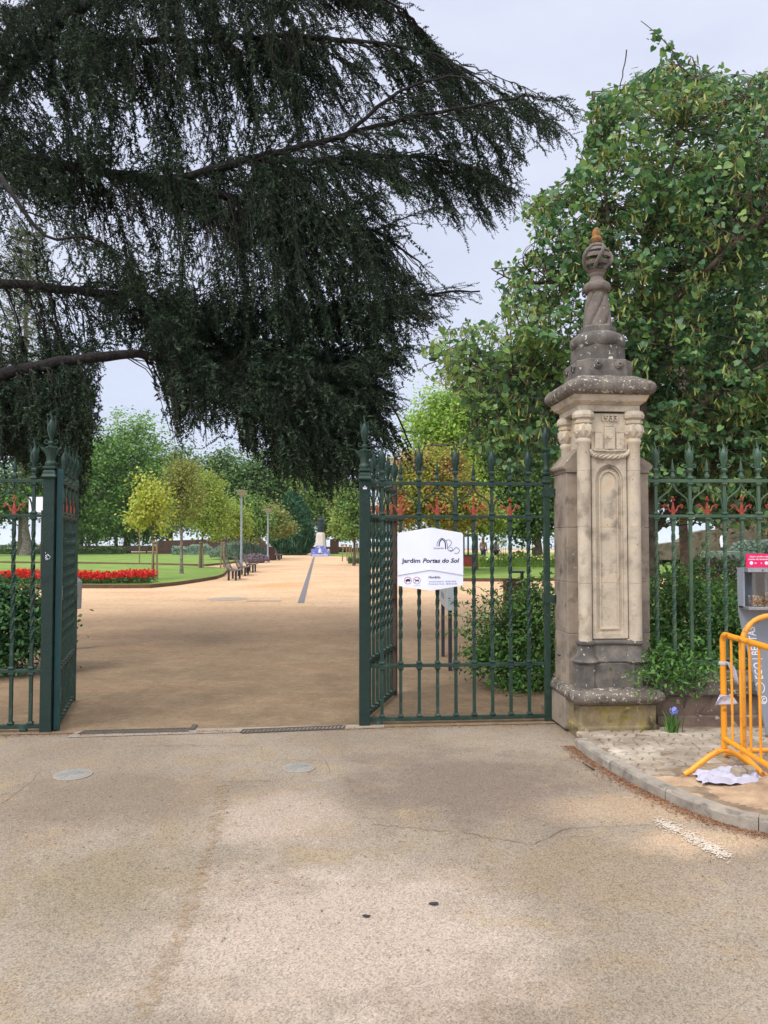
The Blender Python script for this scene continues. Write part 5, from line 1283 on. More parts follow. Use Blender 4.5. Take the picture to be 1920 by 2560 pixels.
# silver bush of upright stems beside lamp
def spray_bush(name, c, rx, ry, h, n, m, label, cat, leaf=.16, wid=.035, spread=.8, group=None):
    e = empty(name, (c[0], c[1], 0), 0, label, cat, group)
    a = RG.random(n)*2*PI; r = np.sqrt(RG.random(n)); el = RG.random(n)
    x = rx*r*np.cos(a); y = ry*r*np.sin(a); dome = np.sqrt(np.maximum(0, 1-r**2*.85)); z = h*dome*(.25+.75*el**.5)
    pos = np.stack([x, y, z], -1); xa = norm(np.stack([x/rx*spread, y/ry*spread, np.full(n, 1.0)], -1)+RG.normal(size=(n, 3))*.22)
    V, F = inst([(-.5,0,0),(0,-wid/leaf,0.02),(.5,0,0),(0,wid/leaf,.02)], [(0,1,2,3)], pos, frames(rvec(n), xa)[:, :, [0, 1, 2]], leaf*(.6+.8*RG.random(n)))
    b = MB().arr(V, F); b.ball((0, 0, h*.28), 1, 16, (rx*.72, ry*.72, h*.42)); b.build('foliage', m, e, smooth=False); return e
x, y = g0(590, 1401); spray_bush('silver_bush', (x, y+1.5), 2.1*y/56*1.05, 2.0, Zv(1356, y), 9000, M['lav'], 'wide silvery green bush of upright stems behind the lamp post', 'bush', .32, .02)
x, y = g0(640, 1407); spray_bush('heather_bush', (x, y), .95, .8, Zv(1383, y)*1.0, 3500, M['mauve'], 'low mauve flowering bush at the foot of the silvery bush', 'bush', .10, .03)
x, y = g0(667, 1399); spray_bush('red_flower_clump', (x, y), .35, .35, .55, 900, M['rflow'], 'small clump of red flowers beside the brown bin', 'flowers', .08, .03)
# scarlet salvia bed
xa0, ya0 = g0(-260, 1466); xb0, yb0 = g0(358, 1464)
n = 15000; t = RG.random(n); yy = ya0+.25+(yb0-ya0)*t+RG.random(n)*1.5-.0; xx_ = xa0+(xb0-xa0)*t+RG.normal(size=n)*.06
e = empty('salvia_bed', ((xa0+xb0)/2, (ya0+yb0)/2, 0), 0, 'long bed of scarlet flowers along the near edge of the front lawn', 'flower bed'); cx, cy = (xa0+xb0)/2, (ya0+yb0)/2
hh = .25+.05*np.sin(xx_*2.3)*np.sin(xx_*.9+1)+.14*RG.random(n)
k = 5200; pos = np.stack([xx_[:k]-cx, yy[:k]-cy, hh[:k]*RG.random(k)*.8], -1)
V, F = inst(LEAF[0], LEAF[1], pos, frames(rvec(k)+np.array([0, -.2, .8]), rvec(k)), .11*(.7+.6*RG.random(k))); MB().arr(V, F).build('foliage', M['hedge'], e, smooth=False)
pos = np.stack([xx_[k:]-cx, yy[k:]-cy, hh[k:]*(.85+.5*RG.random(n-k))], -1)
V, F = inst(RHOMB[0], RHOMB[1], pos, frames(rvec(n-k), rvec(n-k)*.4+np.array([0, 0, 1.])), .075*(.7+.7*RG.random(n-k))); tag(MB().arr(V, F).build('flower_spikes', M['rflow'], e, smooth=False), kind='stuff')
# kiosk: red wall with dark timber posts
Y = 45; q = PX(1158, Y); e = empty('timber_screen', (q, Y, 0), 0, 'dark timber screen on a red painted wall beside the garden sign', 'timber screen')
MB().bbox(PX(1040, Y)-q, PX(1195, Y)-q, 0, .4, 0, Zv(1392, Y)).build('red_base', M['redwall'], e, smooth=False)
for u, w in ((1046, .14), (1080, .10), (1112, .10), (1136, .10), (1160, .09), (1171, .09), (1192, .16)): MB().bbox(PX(u, Y)-q-w/2, PX(u, Y)-q+w/2, .1, .25, Zv(1391, Y), Zv(1336, Y)).build('timber_post', M['post'], e, smooth=False)
for v in (1338, 1390): MB().bbox(PX(1040, Y)-q, PX(1196, Y)-q, .08, .27, Zv(v, Y)-.08, Zv(v, Y)+.08).build('rail', M['post'], e, smooth=False)
# ruin and bollard lamp
Y = 48; q = PX(1860, Y); e = empty('stone_ruin', (q, Y, 0), 0, 'old rubble stone wall stepping down to the left behind the railing', 'ruined wall')
pr = [(1640,1362),(1700,1354),(1735,1332),(1775,1324),(1808,1324),(1812,1268),(1900,1262),(1985,1255),(2200,1250),(2200,1400),(1640,1400)]
MB().prism([(PX(u, Y)-q, max(-.1, Zv(v, Y))) for u, v in pr][::-1], 0, 1.2).build('masonry', M['ruin'], e, smooth=False)
for i in range(7): MB().bbox(PX(1898, Y)-q, PX(2050, Y)-q, -.35*(8-i), -.35*(7-i), 0, .9+.28*i).build('step', M['ruin'], e, smooth=False)
Y = 36; q = PX(1804, Y); e = empty('garden_lamp', (q, Y, 0), 0, 'white faceted garden lamp standing before the stone ruin', 'garden lamp')
MB().lathe([(.03, 0), (.03, Zv(1368, Y))], 8).build('stem', M['post'], e); MB().lathe([(.05, Zv(1368, Y)), (.10, Zv(1355, Y)), (.085, Zv(1354, Y))], 4).build('lower_shade', M['white'], e, smooth=False); MB().lathe([(.10, Zv(1353, Y)), (.085, Zv(1345, Y)), (.04, Zv(1339, Y))], 4).build('upper_shade', M['white'], e, smooth=False)
# statue
Y = 76; q = PX(801.5, Y); e = empty('statue', (q, Y, 0), 0, 'bronze robed figure on a white pedestal with blue tiles ending the avenue', 'statue')
zz_ = lambda v: Zv(v, Y); k = Y/FPX
MB().lathe([(13.5*k, .0), (13.2*k, zz_(1368)), (11.0*k, zz_(1337)), (9.6*k, zz_(1332)), (8.2*k, zz_(1331))], 6, ph=0).build('pedestal', M['limew'], e, smooth=False)
b = MB(); b.bbox(-22.5*k, 22.5*k, -.62, .5, 0, zz_(1372.5)); b.build('tiled_base', M['tileblue'], e, smooth=False)
b = MB(); b.prism([(x*k, zz_(v)) for x, v in ((-13,1374),(-13,1370),(-10,1364.5),(10,1364.5),(10,1370),(14,1370.5),(14,1374))][::-1], -.60, -.48); b.build('tile_crest', M['tileblue'], e, smooth=False)
b = MB(); b.bbox(-20*k, 20*k, -.632, -.622, zz_(1389), zz_(1385.5)); b.build('tile_inscription', M['tilewhite'], e, smooth=False)
b = MB(); b.lathe([(.20, zz_(1378)-.2), (.16, zz_(1375)), (.02, zz_(1371))], 10, c=(0, -.55, .05)); b.build('tile_medallion', M['tilewhite'], e)
b = MB(); H0 = zz_(1331); H1 = zz_(1289.5); L = H1-H0
b.lathe([(.30, H0), (.34, H0+.03*L), (.30, H0+.06*L), (.32, H0+.1*L), (.36, H0+.35*L), (.33, H0+.55*L), (.36, H0+.76*L), (.30, H0+.83*L), (.11, H0+.87*L), (.085, H0+.885*L), (.115, H0+.93*L), (.11, H0+.97*L), (.04, H1)], 28, fn=lambda a, z: 1+.05*math.sin(6*a+z*1.5))
b.tube([(-.25, 0, H0+.78*L), (-.33, -.08, H0+.62*L), (-.24, -.26, H0+.54*L), (-.05, -.30, H0+.55*L)], [.09, .08, .06, .05], 10); b.tube([(.25, 0, H0+.78*L), (.35, -.06, H0+.62*L), (.28, -.24, H0+.52*L), (.10, -.32, H0+.56*L)], [.09, .08, .06, .05], 10)
o = b.build('figure', M['bronze'], e); rm = o.modifiers.new('Remesh', 'REMESH'); rm.mode = 'VOXEL'; rm.voxel_size = .04
# two visitors
def person(x, y, rz, label, mats, hairm, pose=0):
    e = empty('person', (x, y, 0), rz, label, 'person', 'visitors in the garden')
    def sk(name, nodes, edges, m):
        me = bpy.data.meshes.new(name); me.from_pydata([n[:3] for n in nodes], edges, []); me.materials.append(m); me.skin_vertices.new() if hasattr(me.skin_vertices, 'new') else None
        o = bpy.data.objects.new(name, me); COL.objects.link(o); o.parent = e
        o.modifiers.new('Skin', 'SKIN'); s = o.modifiers.new('Sub', 'SUBSURF'); s.levels = s.render_levels = 2
        sv = me.skin_vertices[0].data
        for v, n in zip(sv, nodes): v.radius = (n[3], n[4] if len(n) > 4 else n[3])
        sv[0].use_root = True; return o
    s = .06*pose
    N = [(0,0,.95,.13,.10),(0,0,1.15,.12,.09),(0,0,1.38,.15,.09),(0,0,1.47,.06),(0,-.01,1.54,.055),(0,-.02,1.60,.085,.09),(0,-.01,1.68,.08,.09),
         (.18,0,1.41,.05),(.24,.01,1.14,.042),(.22,-.14,.94,.032),(.21,-.18,.86,.035),(-.18,0,1.41,.05),(-.24,.01,1.14,.042),(-.22,-.10,.92,.032),(-.21,-.13,.84,.035),
         (.09,0,.90,.09),(.10,-.02-s,.50,.06),(.10,.0+s,.09,.042),(.10,-.12+s,.04,.035),(-.09,0,.90,.09),(-.10,-.02+s,.50,.06),(-.10,.0-s,.09,.042),(-.10,-.12-s,.04,.035)]
    E_ = [(0,1),(1,2),(2,3),(3,4),(4,5),(5,6),(2,7),(7,8),(8,9),(9,10),(2,11),(11,12),(12,13),(13,14),(0,15),(15,16),(16,17),(17,18),(0,19),(19,20),(20,21),(21,22)]
    sk('body', N, E_, M['skin'])
    g = lambda n, d: tuple(n[:3])+tuple(r+d for r in n[3:])
    sk('shirt', [g(N[i], .018) for i in (0,1,2,7,8,11,12)], [(0,1),(1,2),(2,3),(3,4),(2,5),(5,6)], mats[0])
    sk('trousers', [g(N[i], .018) for i in (0,15,16,17,19,20,21)], [(0,1),(1,2),(2,3),(0,4),(4,5),(5,6)], mats[1])
    b = MB(); b.ball((0, .02, 1.69), .105, 14, (1, 1.08, 1)); 
    if hairm is M['fair']: b.ball((0, .07, 1.58), .09, 12, (1, .6, 1.7))
    b.build('hair', hairm, e)
    b = MB()
    for sx in (-1, 1): b.ball((sx*.032, -.112, 1.645), .012, 6)
    b.ball((0, -.118, 1.62), .016, 6, (.7, 1, 1.3)); b.ball((0, -.108, 1.585), .018, 6, (1.3, .5, .4)); b.build('face', M['skin'], e)
    for sx in (-1, 1):
        hb = MB(); hx = sx*.21; hy = -.16 if sx > 0 else -.13; hz_ = .85 if sx > 0 else .83
        for f in range(4): hb.tube([(hx-.024+.016*f, hy-.01, hz_-.02), (hx-.024+.016*f, hy-.025, hz_-.06), (hx-.022+.015*f, hy-.015, hz_-.09-(.012 if f in (1, 2) else 0))], [.009, .008, .006], 6)
        hb.tube([(hx-sx*.03, hy-.01, hz_+.01), (hx-sx*.045, hy-.03, hz_-.02), (hx-sx*.04, hy-.035, hz_-.045)], [.01, .009, .007], 6); hb.build('fingers', M['skin'], e)
person(PX(1208, 50), 50, PI*.8, 'fair-haired person in a beige top and blue jeans walking behind the yellow flower hedge', (M['beige'], M['jeans']), M['fair'], 1)
person(PX(1240, 47), 47, PI*.3, 'person in a white shirt and dark trousers standing behind the yellow flower hedge', (M['shirt'], M['navy']), M['hair'])
# ---------------------------------------------------------------- shared: limbs -> sprays
def smooth_pts(px, step=.18, jit=.02):
    P3 = [P(u, v, Y) for u, v, Y in px]; out = []
    for i in range(len(P3)-1):
        p0 = P3[max(0, i-1)]; p1 = P3[i]; p2 = P3[i+1]; p3 = P3[min(len(P3)-1, i+2)]
        n = max(2, int((p2-p1).length/step))
        for k in range(n):
            t = k/n; out.append(.5*((2*p1)+(p2-p0)*t+(2*p0-5*p1+4*p2-p3)*t*t+(3*p1-p0-3*p2+p3)*t**3)+Vector((rnd.uniform(-1, 1), rnd.uniform(-1, 1), rnd.uniform(-1, 1)))*jit)
    return out+[P3[-1]]
def in_mask(poly, pts, j=0):
    u, v = proj(pts)
    if j: u = u+RG.normal(size=u.shape)*j; v = v+RG.normal(size=v.shape)*j
    return inpoly(poly, u, v)
# ---------------------------------------------------------------- the great cedar
CM = [(-90,-90),(1025,-90),(1035,25),(1008,40),(985,70),(960,95),(1010,88),(1070,95),(1110,125),(1165,150),(1180,215),(1240,225),(1330,207),(1425,208),(1505,262),(1480,300),(1475,352),(1400,372),(1362,430),(1312,470),(1312,562),(1280,545),(1235,598),(1180,560),(1162,612),(1110,572),(1060,560),(1005,515),(1020,600),(1052,650),(1105,738),(1060,735),(1140,712),(1195,702),(1235,765),(1130,790),(1060,850),(1020,930),(1005,1000),(990,1060),(1035,1130),(1055,1190),(985,1150),(930,1235),(875,1225),(810,1240),(770,1232),(720,1225),(690,1180),(650,1165),(600,1130),(560,1105),(520,1120),(485,1090),(440,1115),(410,1080),(402,930),(330,910),(285,900),(262,960),(258,1090),(238,1130),(222,1165),(205,1250),(196,1300),(165,1290),(120,1240),(60,1165),(-90,1160)]
HOLES = [[(1008,600),(1060,660),(1090,700),(1010,690),(985,640)], [(262,905),(400,905),(402,1060),(330,1040),(262,1080)]]
e = empty('cedar_tree', (-8.6, 11.8, 0), 0, 'huge dark cedar with drooping needle curtains hanging over the gateway', 'tree')
ox, oy = -8.6, 11.8
limbs_px = [
 ([(-560,1500,11.6),(-240,1130,11.0),(-80,985,10.6),(0,940,10.4),(150,905,10.5),(300,887,10.8),(420,895,11.1),(560,930,11.5),(700,960,11.9),(850,985,12.3)], .155, .035),
 ([(-560,900,11.8),(-250,730,11.7),(0,712,11.6),(150,722,11.8),(300,738,12.1),(450,765,12.4),(650,790,12.8),(850,775,13.1),(1050,738,13.2),(1200,728,13.2)], .12, .015),
 ([(-560,420,11.8),(-200,360,10.8),(100,402,11.2),(250,430,11.4),(420,447,11.4),(620,400,11.1),(820,350,11.4),(1000,300,11.5),(1200,262,11.4),(1310,236,11.4)], .15, .015),
 ([(-560,600,11.8),(-150,380,11.2),(0,230,11.4),(60,150,11.5),(150,50,11.6),(260,-80,11.6),(420,-200,11)], .16, .06),
 ([(60,150,11.5),(300,110,11.7),(500,100,11.8),(700,90,11.8),(900,105,11.3),(1050,125,11.4),(1150,165,11.4)], .075, .012),
 ([(150,50,11.6),(400,-70,11.2),(700,-60,11.0),(880,-30,11.2),(1010,25,11.3)], .08, .012),
 ([(420,447,10.8),(560,490,11.3),(700,530,11.8),(850,560,12.1),(960,590,12.2),(1050,655,12.3)], .08, .012),
 ([(620,400,11.1),(780,400,11.9),(950,390,12.2),(1100,400,12.3),(1230,440,12.3),(1290,520,12.3)], .06, .01),
 ([(-560,1100,12.6),(-200,1010,13.4),(0,985,13.6),(120,1000,13.6),(220,1040,13.5)], .08, .015),
 ([(450,765,12.4),(560,860,12.8),(700,900,13.2),(850,930,13.4),(960,990,13.4),(1030,1120,13.3)], .06, .012),
 ([(-100,330,9.4),(30,480,9.0),(80,560,9.0),(140,600,9.1),(210,590,9.2)], .05, .012),
 ([(850,350,11.4),(1000,230,11.3),(1120,190,11.2),(1180,205,11.1)], .04, .01)]
LP = []; LR = []; L_all = []
for px_, r0, r1 in limbs_px:
    pts = smooth_pts(px_); n = len(pts); rr = [r0+(r1-r0)*(i/(n-1))**.8 for i in range(n)]
    rr = [r*(1+.06*math.sin(i*1.7)) for i, r in enumerate(rr)]
    L_all.append((pts, rr)); LP += pts
MB().tube([(x-ox, y-oy, z) for x, y, z in [(-8.6,11.8,-.1),(-8.6,11.8,.4),(-8.55,11.8,2),(-8.6,11.8,5),(-8.5,11.7,9),(-8.4,11.6,14)]], [.95,.7,.6,.55,.42,.2], 16).build('trunk', M['cedarbark'], e)
for pts, rr in L_all: MB().tube([p-Vector((ox, oy, 0)) for p in pts], rr, 10).build('limb', M['cedarbark'], e)
LPn = np.array([tuple(p) for p in LP])
lu, lv = proj(LPn)
def noise2(u, v): return np.sin(u*.013+1.7)*np.sin(v*.017+.6)+.6*np.sin(u*.031+v*.023)+.4*np.sin(u*.053-v*.047+2)
# spray anchors inside the silhouette
def anchors(poly, n, yf, holes=(), dens=None):
    us = [p[0] for p in poly]; vs = [p[1] for p in poly]; out = []
    while len(out) < n:
        u = RG.uniform(min(us), max(us), 4000); v = RG.uniform(min(vs), max(vs), 4000)
        k = inpoly(poly, u, v)
        for h in holes: k &= ~inpoly(h, u, v)
        if dens is not None: k &= RG.random(4000) < dens(u, v)
        for a, c in zip(u[k], v[k]): out.append(P(a, c, yf(a, c)))
    return out[:n]
def cy(u, v):
    if u < 440 and 850 < v < 1010: return 11.25+RG.random()*2.4
    if u < 310 and 670 < v < 770: return 12.2+RG.random()*1.6
    return 9.8+(u/1500)*1.6+RG.random()*3.4
def cdens(u, v):
    d = np.clip(.60+.33*noise2(u, v), .14, 1.0)
    d = np.where((u < 260) & (v > 500) & (v < 745), d*.45, d); d = np.where((u < 235) & (v >= 745) & (v < 885), .05, d)
    d = np.where((u > 395) & (u < 640) & (v > 1000), d*.5, d)
    d = d*np.clip(.62+.55*(np.sin(u*.047+v*.021)*np.sin(v*.061-u*.017)+.4*np.sin(u*.09+3)), .12, 1.1)
    d = np.where((u > 1180) & (v < 420), np.minimum(d, .34), d); d = np.where((u > 950) & (v < 640), np.minimum(d, .75), d)
    d = np.where((v > 930) & (v < 1120) & (u > 600), 1.0, d); d = np.where((v > 950) & (u < 240), .8, d)
    d = np.where((u > 400) & (v > 700), np.maximum(d, .8), d)
    return d
AN = anchors(CM, 2700, cy, HOLES, cdens)
vn = []; twp = []; twd = []; twl = []
br_ = MB(); cnt = 0
for a in AN:
    a_ok = None
    d = LPn-np.array(tuple(a)); au, av = proj(tuple(a))
    upst = .95 if au > 760 else .35
    cost = np.abs(d[:, 0]+upst)*1.0+np.abs(d[:, 1])*.8+np.where(d[:, 2] > -.1, d[:, 2]*.55, -d[:, 2]*2.2)+np.where(d[:, 0] > -.1, (d[:, 0]+.1)*1.5, 0)
    q = LP[int(np.argmin(cost))]; a = Vector(a)
    if (a-q).length > 2.6: q = a+(q-a).normalized()*2.2 if (a-q).length > 5 else q
    pw = 1.15 if au > 800 else 1.6
    ln = (a-q).length; n = max(4, int(ln/.13)); side = Vector((a.x-q.x, a.y-q.y, 0)); pts = []
    for i in range(n+1):
        t = i/n; h = t**.75 if a.z < q.z else t
        p = q.lerp(a, t); p.z = q.z+(a.z-q.z)*(t**pw if a.z < q.z else t)+.03*ln*math.sin(PI*t)
        p += Vector((rnd.uniform(-1, 1), rnd.uniform(-1, 1), rnd.uniform(-1, 1)))*.025; pts.append(p)
    pin = in_mask(CM, np.array([tuple(p) for p in pts]))
    if pin.mean() < .6 and proj(tuple(q))[0] > -60: continue
    br_.tube(pts, [.011*(1-.75*i/n)+.0015 for i in range(n+1)], 3, cap=False)
    dr = (pts[-1]-pts[max(0, n-2)]).normalized()
    outward = 1.25 if au > 860 else (.8 if au > 700 else .4)
    for i in range(1, n+1):
        if i/n < .18: continue
        for _ in range(3):
            dd = Vector((rnd.gauss(.1*outward, .5), rnd.gauss(0, .5), rnd.uniform(.25, -.95)/(.5+outward)))+dr*outward*rnd.uniform(.4, 1.1)
            if outward > .9 and rnd.random() < .22: dd.z = rnd.uniform(.1, .6)
            twp.append(tuple(pts[i])); twd.append(tuple(dd.normalized())); twl.append(rnd.uniform(.12, .34)*(1.3 if (av > 800 and au < 900) else 1))
    if rnd.random() < .6: twp.append(tuple(pts[-1])); twd.append(tuple((dr+Vector((0, 0, -.4))).normalized())); twl.append(rnd.uniform(.3, .7))
twp = np.array(twp); twd = np.array(twd); twl = np.array(twl)
tips = twp+twd*twl[:, None]; tips[:, 2] -= twl*.25
k = in_mask(CM, tips, 24)
for h in HOLES: k &= ~in_mask(h, tips)
cu_, cv_ = proj(tips)
k &= (cu_ > -320)
for h, pr0 in (([(-90,735),(150,750),(238,760),(250,872),(120,885),(-90,920)], .90), ([(830,30),(1010,60),(975,165),(840,170)], .85), ([(-90,520),(170,540),(150,690),(-90,700)], .5),
               ([(640,600),(900,640),(820,700),(660,680)], .45), ([(1070,690),(1260,690),(1250,800),(1060,800)], .5), ([(1040,300),(1180,330),(1120,400),(1020,380)], .5), ([(430,560),(620,560),(600,660),(420,650)], .4),
               ([(250,520),(420,540),(380,640),(230,620)], .5), ([(1180,235),(1290,215),(1250,290),(1180,280)], .5), ([(400,1000),(640,1040),(600,1140),(420,1120)], .55), ([(-90,1010),(250,1000),(230,1150),(-90,1130)], .25)):
    k &= ~(inpoly(h, cu_+RG.normal(size=cu_.shape)*14, cv_+RG.normal(size=cu_.shape)*14) & (RG.random(len(k)) < pr0))
k &= ~((np.sin(cu_*.071+cv_*.033+np.sin(cv_*.05)*1.5)*np.sin(cv_*.083-cu_*.027+1.3) > .52) & (cv_ < 1000) & (RG.random(len(k)) < .72))
twp, twd, twl = twp[k], twd[k], twl[k]
# a twig: short shoots of needles set along a sagging stem, several variants
def twig_proto(seed, seg=9):
    g = np.random.default_rng(seed); V = []; F = []
    ph = g.random()*6
    for i in range(seg):
        t = (i+.6)/seg; c = np.array([t, .03*math.sin(5*t+ph), -.22*t*t+.02*math.sin(7*t)])
        for q in range(5):
            d = g.normal(size=3); d[0] += .7; d /= np.linalg.norm(d); s = np.cross(d, g.normal(size=3)); s /= np.linalg.norm(s)
            L = .13*(.7+.6*g.random())*(1 if i < seg-2 else .8); w = .062; o = len(V)
            V += [tuple(c-s*w*.5), tuple(c+d*L), tuple(c+s*w*.5)]; F.append((o, o+1, o+2))
        o = len(V)
    st = [(i/5, .03*math.sin(5*i/5+ph), -.22*(i/5)**2) for i in range(6)]
    for i in range(5):
        a, c = np.array(st[i]), np.array(st[i+1]); o = len(V); V += [tuple(a+[0, 0, .005]), tuple(c), tuple(a-[0, .004, .005])]; F.append((o, o+1, o+2))
    return V, F
nb = MB(); protos = [twig_proto(s) for s in range(8)]; pick = RG.integers(0, 8, len(twp))
for i, (pv_, pf_) in enumerate(protos):
    q = pick == i; x = twd[q]
    # local z up so that the sag goes down
    up = np.tile([0, 0, 1.], (q.sum(), 1))+RG.normal(size=(q.sum(), 3))*.25
    X = norm(x); Zx = norm(up-X*np.sum(up*X, -1, keepdims=True)); Yx = np.cross(Zx, X)
    V, F = inst(pv_, pf_, twp[q]-np.array([ox, oy, 0]), np.stack([X, Yx, Zx], -1), twl[q]); nb.arr(V, F)
br_.v = [(x-ox, y-oy, z) for x, y, z in br_.v]
br_.build('branches', M['twigbark'], e, smooth=False)
nb.build('foliage', M['cedar'], e, smooth=False)
print('cedar twigs', len(twp))
# ---------------------------------------------------------------- judas tree with round leaves behind the pier
JM = [(1055,835),(1130,812),(1180,790),(1262,775),(1255,735),(1215,700),(1222,655),(1300,640),(1335,600),(1300,560),(1318,490),(1352,455),(1400,430),(1440,380),(1475,330),(1462,270),(1458,212),(1530,190),(1620,168),(1660,150),(1740,145),(1775,165),(1822,188),(1860,172),(1990,165),(2080,300),(2080,1330),(1840,1330),(1700,1300),(1640,1330),(1560,1300),(1400,1290),(1300,1270),(1230,1200),(1150,1130),(1040,1125),(1020,1108),(1160,1075),(1190,1030),(1130,980),(1060,940),(1030,880)]
jx, jy = PX(1622, 9.2), 9.2
e = empty('judas_tree', (jx, jy, 0), 0, 'leafy tree with round green leaves and hanging seed pods directly behind the stone pier', 'tree')
J = Vector((jx, jy, 0))
jl = [([(1624,1500,9.2),(1622,1350,9.2),(1618,1200,9.25),(1600,1050,9.3),(1592,950,9.35)], .115, .085, 1),
 ([(1592,950,9.35),(1580,850,9.4),(1585,780,9.4),(1602,700,9.3),(1610,600,9.2),(1660,480,9.0),(1700,330,8.9),(1740,200,8.9)], .07, .012, 0),
 ([(1585,860,9.4),(1550,780,9.5),(1540,680,9.6),(1520,560,9.7),(1510,420,9.6),(1490,300,9.5),(1480,230,9.4)], .05, .010, 0),
 ([(1592,950,9.35),(1650,800,9.0),(1740,700,8.6),(1850,600,8.3),(1960,500,8.2)], .06, .012, 0),
 ([(1600,1050,9.3),(1480,960,9.2),(1350,940,9.0),(1220,930,9.0),(1110,880,9.0)], .045, .008, 0),
 ([(1606,1100,9.3),(1450,1050,9.7),(1300,1060,9.9),(1180,1105,9.9),(1060,1115,9.9)], .04, .008, 0),
 ([(1540,680,9.6),(1450,700,9.8),(1340,710,9.8),(1260,690,9.8),(1228,672,9.8)], .03, .006, 0),
 ([(1520,560,9.7),(1440,520,9.8),(1380,500,9.8),(1335,520,9.8)], .025, .006, 0),
 ([(1618,1200,9.25),(1720,1050,8.8),(1840,950,8.6),(1980,880,8.4)], .05, .012, 0),
 ([(1602,700,9.3),(1720,560,9.8),(1830,400,10.0),(1900,250,10.0)], .04, .01, 0),
 ([(1740,200,8.9),(1700,160,8.9),(1668,110,8.9),(1640,80,8.9),(1602,52,8.9)], .012, .004, 0),
 ([(1620,1350,9.2),(1760,1180,9.6),(1900,1120,9.8)], .05, .012, 0)]
JP = []
for px_, r0, r1, tr in jl:
    pts = smooth_pts(px_, .15, .015); n = len(pts)
    if tr: pts = [Vector((jx+.03, jy, 0))]+pts; n += 1
    else: JP += pts
    MB().tube([p-J for p in pts], [r0+(r1-r0)*(i/(n-1))**.8 for i in range(n)], 9).build('trunk' if tr else 'limb', M['bark'], e)
JPn = np.array([tuple(p) for p in JP])
def jdens(u, v):
    d = np.clip(.50+.5*noise2(u*1.3, v*1.2), .06, 1)
    d = np.where((u < 1430) & (v < 800), d*.60, d); d = np.where((u < 1300) & (v > 800), d*.9, d); d = np.where(v > 1200, d*.35, d)
    return d
JA = anchors(JM, 2500, lambda u, v: 8.0+RG.random()**1.0*3.6, (), jdens)
sp_ = [P(u, v, 8.9) for u, v in ((1602,58),(1615,66),(1640,86),(1672,112),(1690,140))]
tw = MB(); lp = []; ld = []; ln_ = []; pp_ = []; pd_ = []
def spray(pts, dens=1.0):
    n = len(pts)
    for i in range(1, n):
        if i/n < .25: continue
        for sgn in (-1, 1):
            if rnd.random() > .82*dens: continue
            t = (pts[i]-pts[i-1]).normalized(); sd_ = t.cross(Vector((0, 0, 1)))
            if sd_.length < .1: sd_ = Vector((1, 0, 0))
            sd_.normalize(); off = (sd_*sgn*rnd.uniform(.3, 1)+Vector((rnd.gauss(0, .4), rnd.gauss(0, .4), rnd.gauss(-.35, .4))))*.055
            lp.append(tuple(pts[i]+off*1.4)); dd = off.normalized()+Vector((0, 0, -rnd.uniform(.2, 1.2))); ld.append(tuple(dd))
            nz_ = Vector((rnd.gauss(0, .6), rnd.gauss(-.25, .6), rnd.uniform(.1, 1.3))); ln_.append(tuple(nz_))
    if rnd.random() < .45:
        for _ in range(rnd.randrange(6, 20)):
            i = rnd.randrange(max(1, n//3), n); pp_.append(tuple(pts[i]+Vector((rnd.gauss(0, .04), rnd.gauss(0, .04), -rnd.uniform(.03, .09))))); pd_.append((rnd.gauss(0, .3), rnd.gauss(0, .3), -1))
for a in JA:
    a = Vector(a); d = JPn-np.array(tuple(a)); cost = np.abs(d[:, 0])+np.abs(d[:, 1])*.8+np.where(d[:, 2] > 0, d[:, 2]*1.2, -d[:, 2]*.6)
    q = JP[int(np.argmin(cost))]; ln2 = (a-q).length
    if ln2 > 1.6: q = a+(q-a)*1.5/ln2; ln2 = 1.5
    n = max(5, int(ln2/.055)); pts = []
    lat = Vector((rnd.gauss(0, .32), rnd.gauss(0, .2), rnd.gauss(0, .12)))*ln2
    for i in range(n+1):
        t = i/n; p = q.lerp(a, t)+lat*math.sin(PI*t); p.z += .10*ln2*math.sin(PI*t); p += Vector((rnd.uniform(-1, 1),)*3)*.012; pts.append(p)
    if in_mask(JM, np.array([tuple(p) for p in pts])).mean() < .8: continue
    tw.tube(pts, [.008*(1-.8*i/n)+.0012 for i in range(n+1)], 3, cap=False); spray(pts)
for rep in range(7): spray(sp_*1 if rep else [sp_[0].lerp(sp_[-1], i/16) for i in range(17)], 1.3)
lp = np.array(lp); ld = np.array(ld); ln_ = np.array(ln_)
mk = in_mask(JM, lp, 22) | ((proj(lp)[1] < 145) & (proj(lp)[0] > 1580) & (proj(lp)[0] < 1720))
lp, ld, ln_ = lp[mk], ld[mk], ln_[mk]
sz = .068*(.5+.8*RG.random(len(lp)))
V, F1 = inst(HV, HF1, lp-np.array(tuple(J)), frames(ln_, ld), sz)
F2 = (np.array(HF2)[None]+(np.arange(len(lp))*len(HV))[:, None, None]).reshape(-1, 7)
lb = MB(); lb.v = []; lb.arr(V, F1); lb.np.append((np.zeros((0, 3)), F2-0)); 
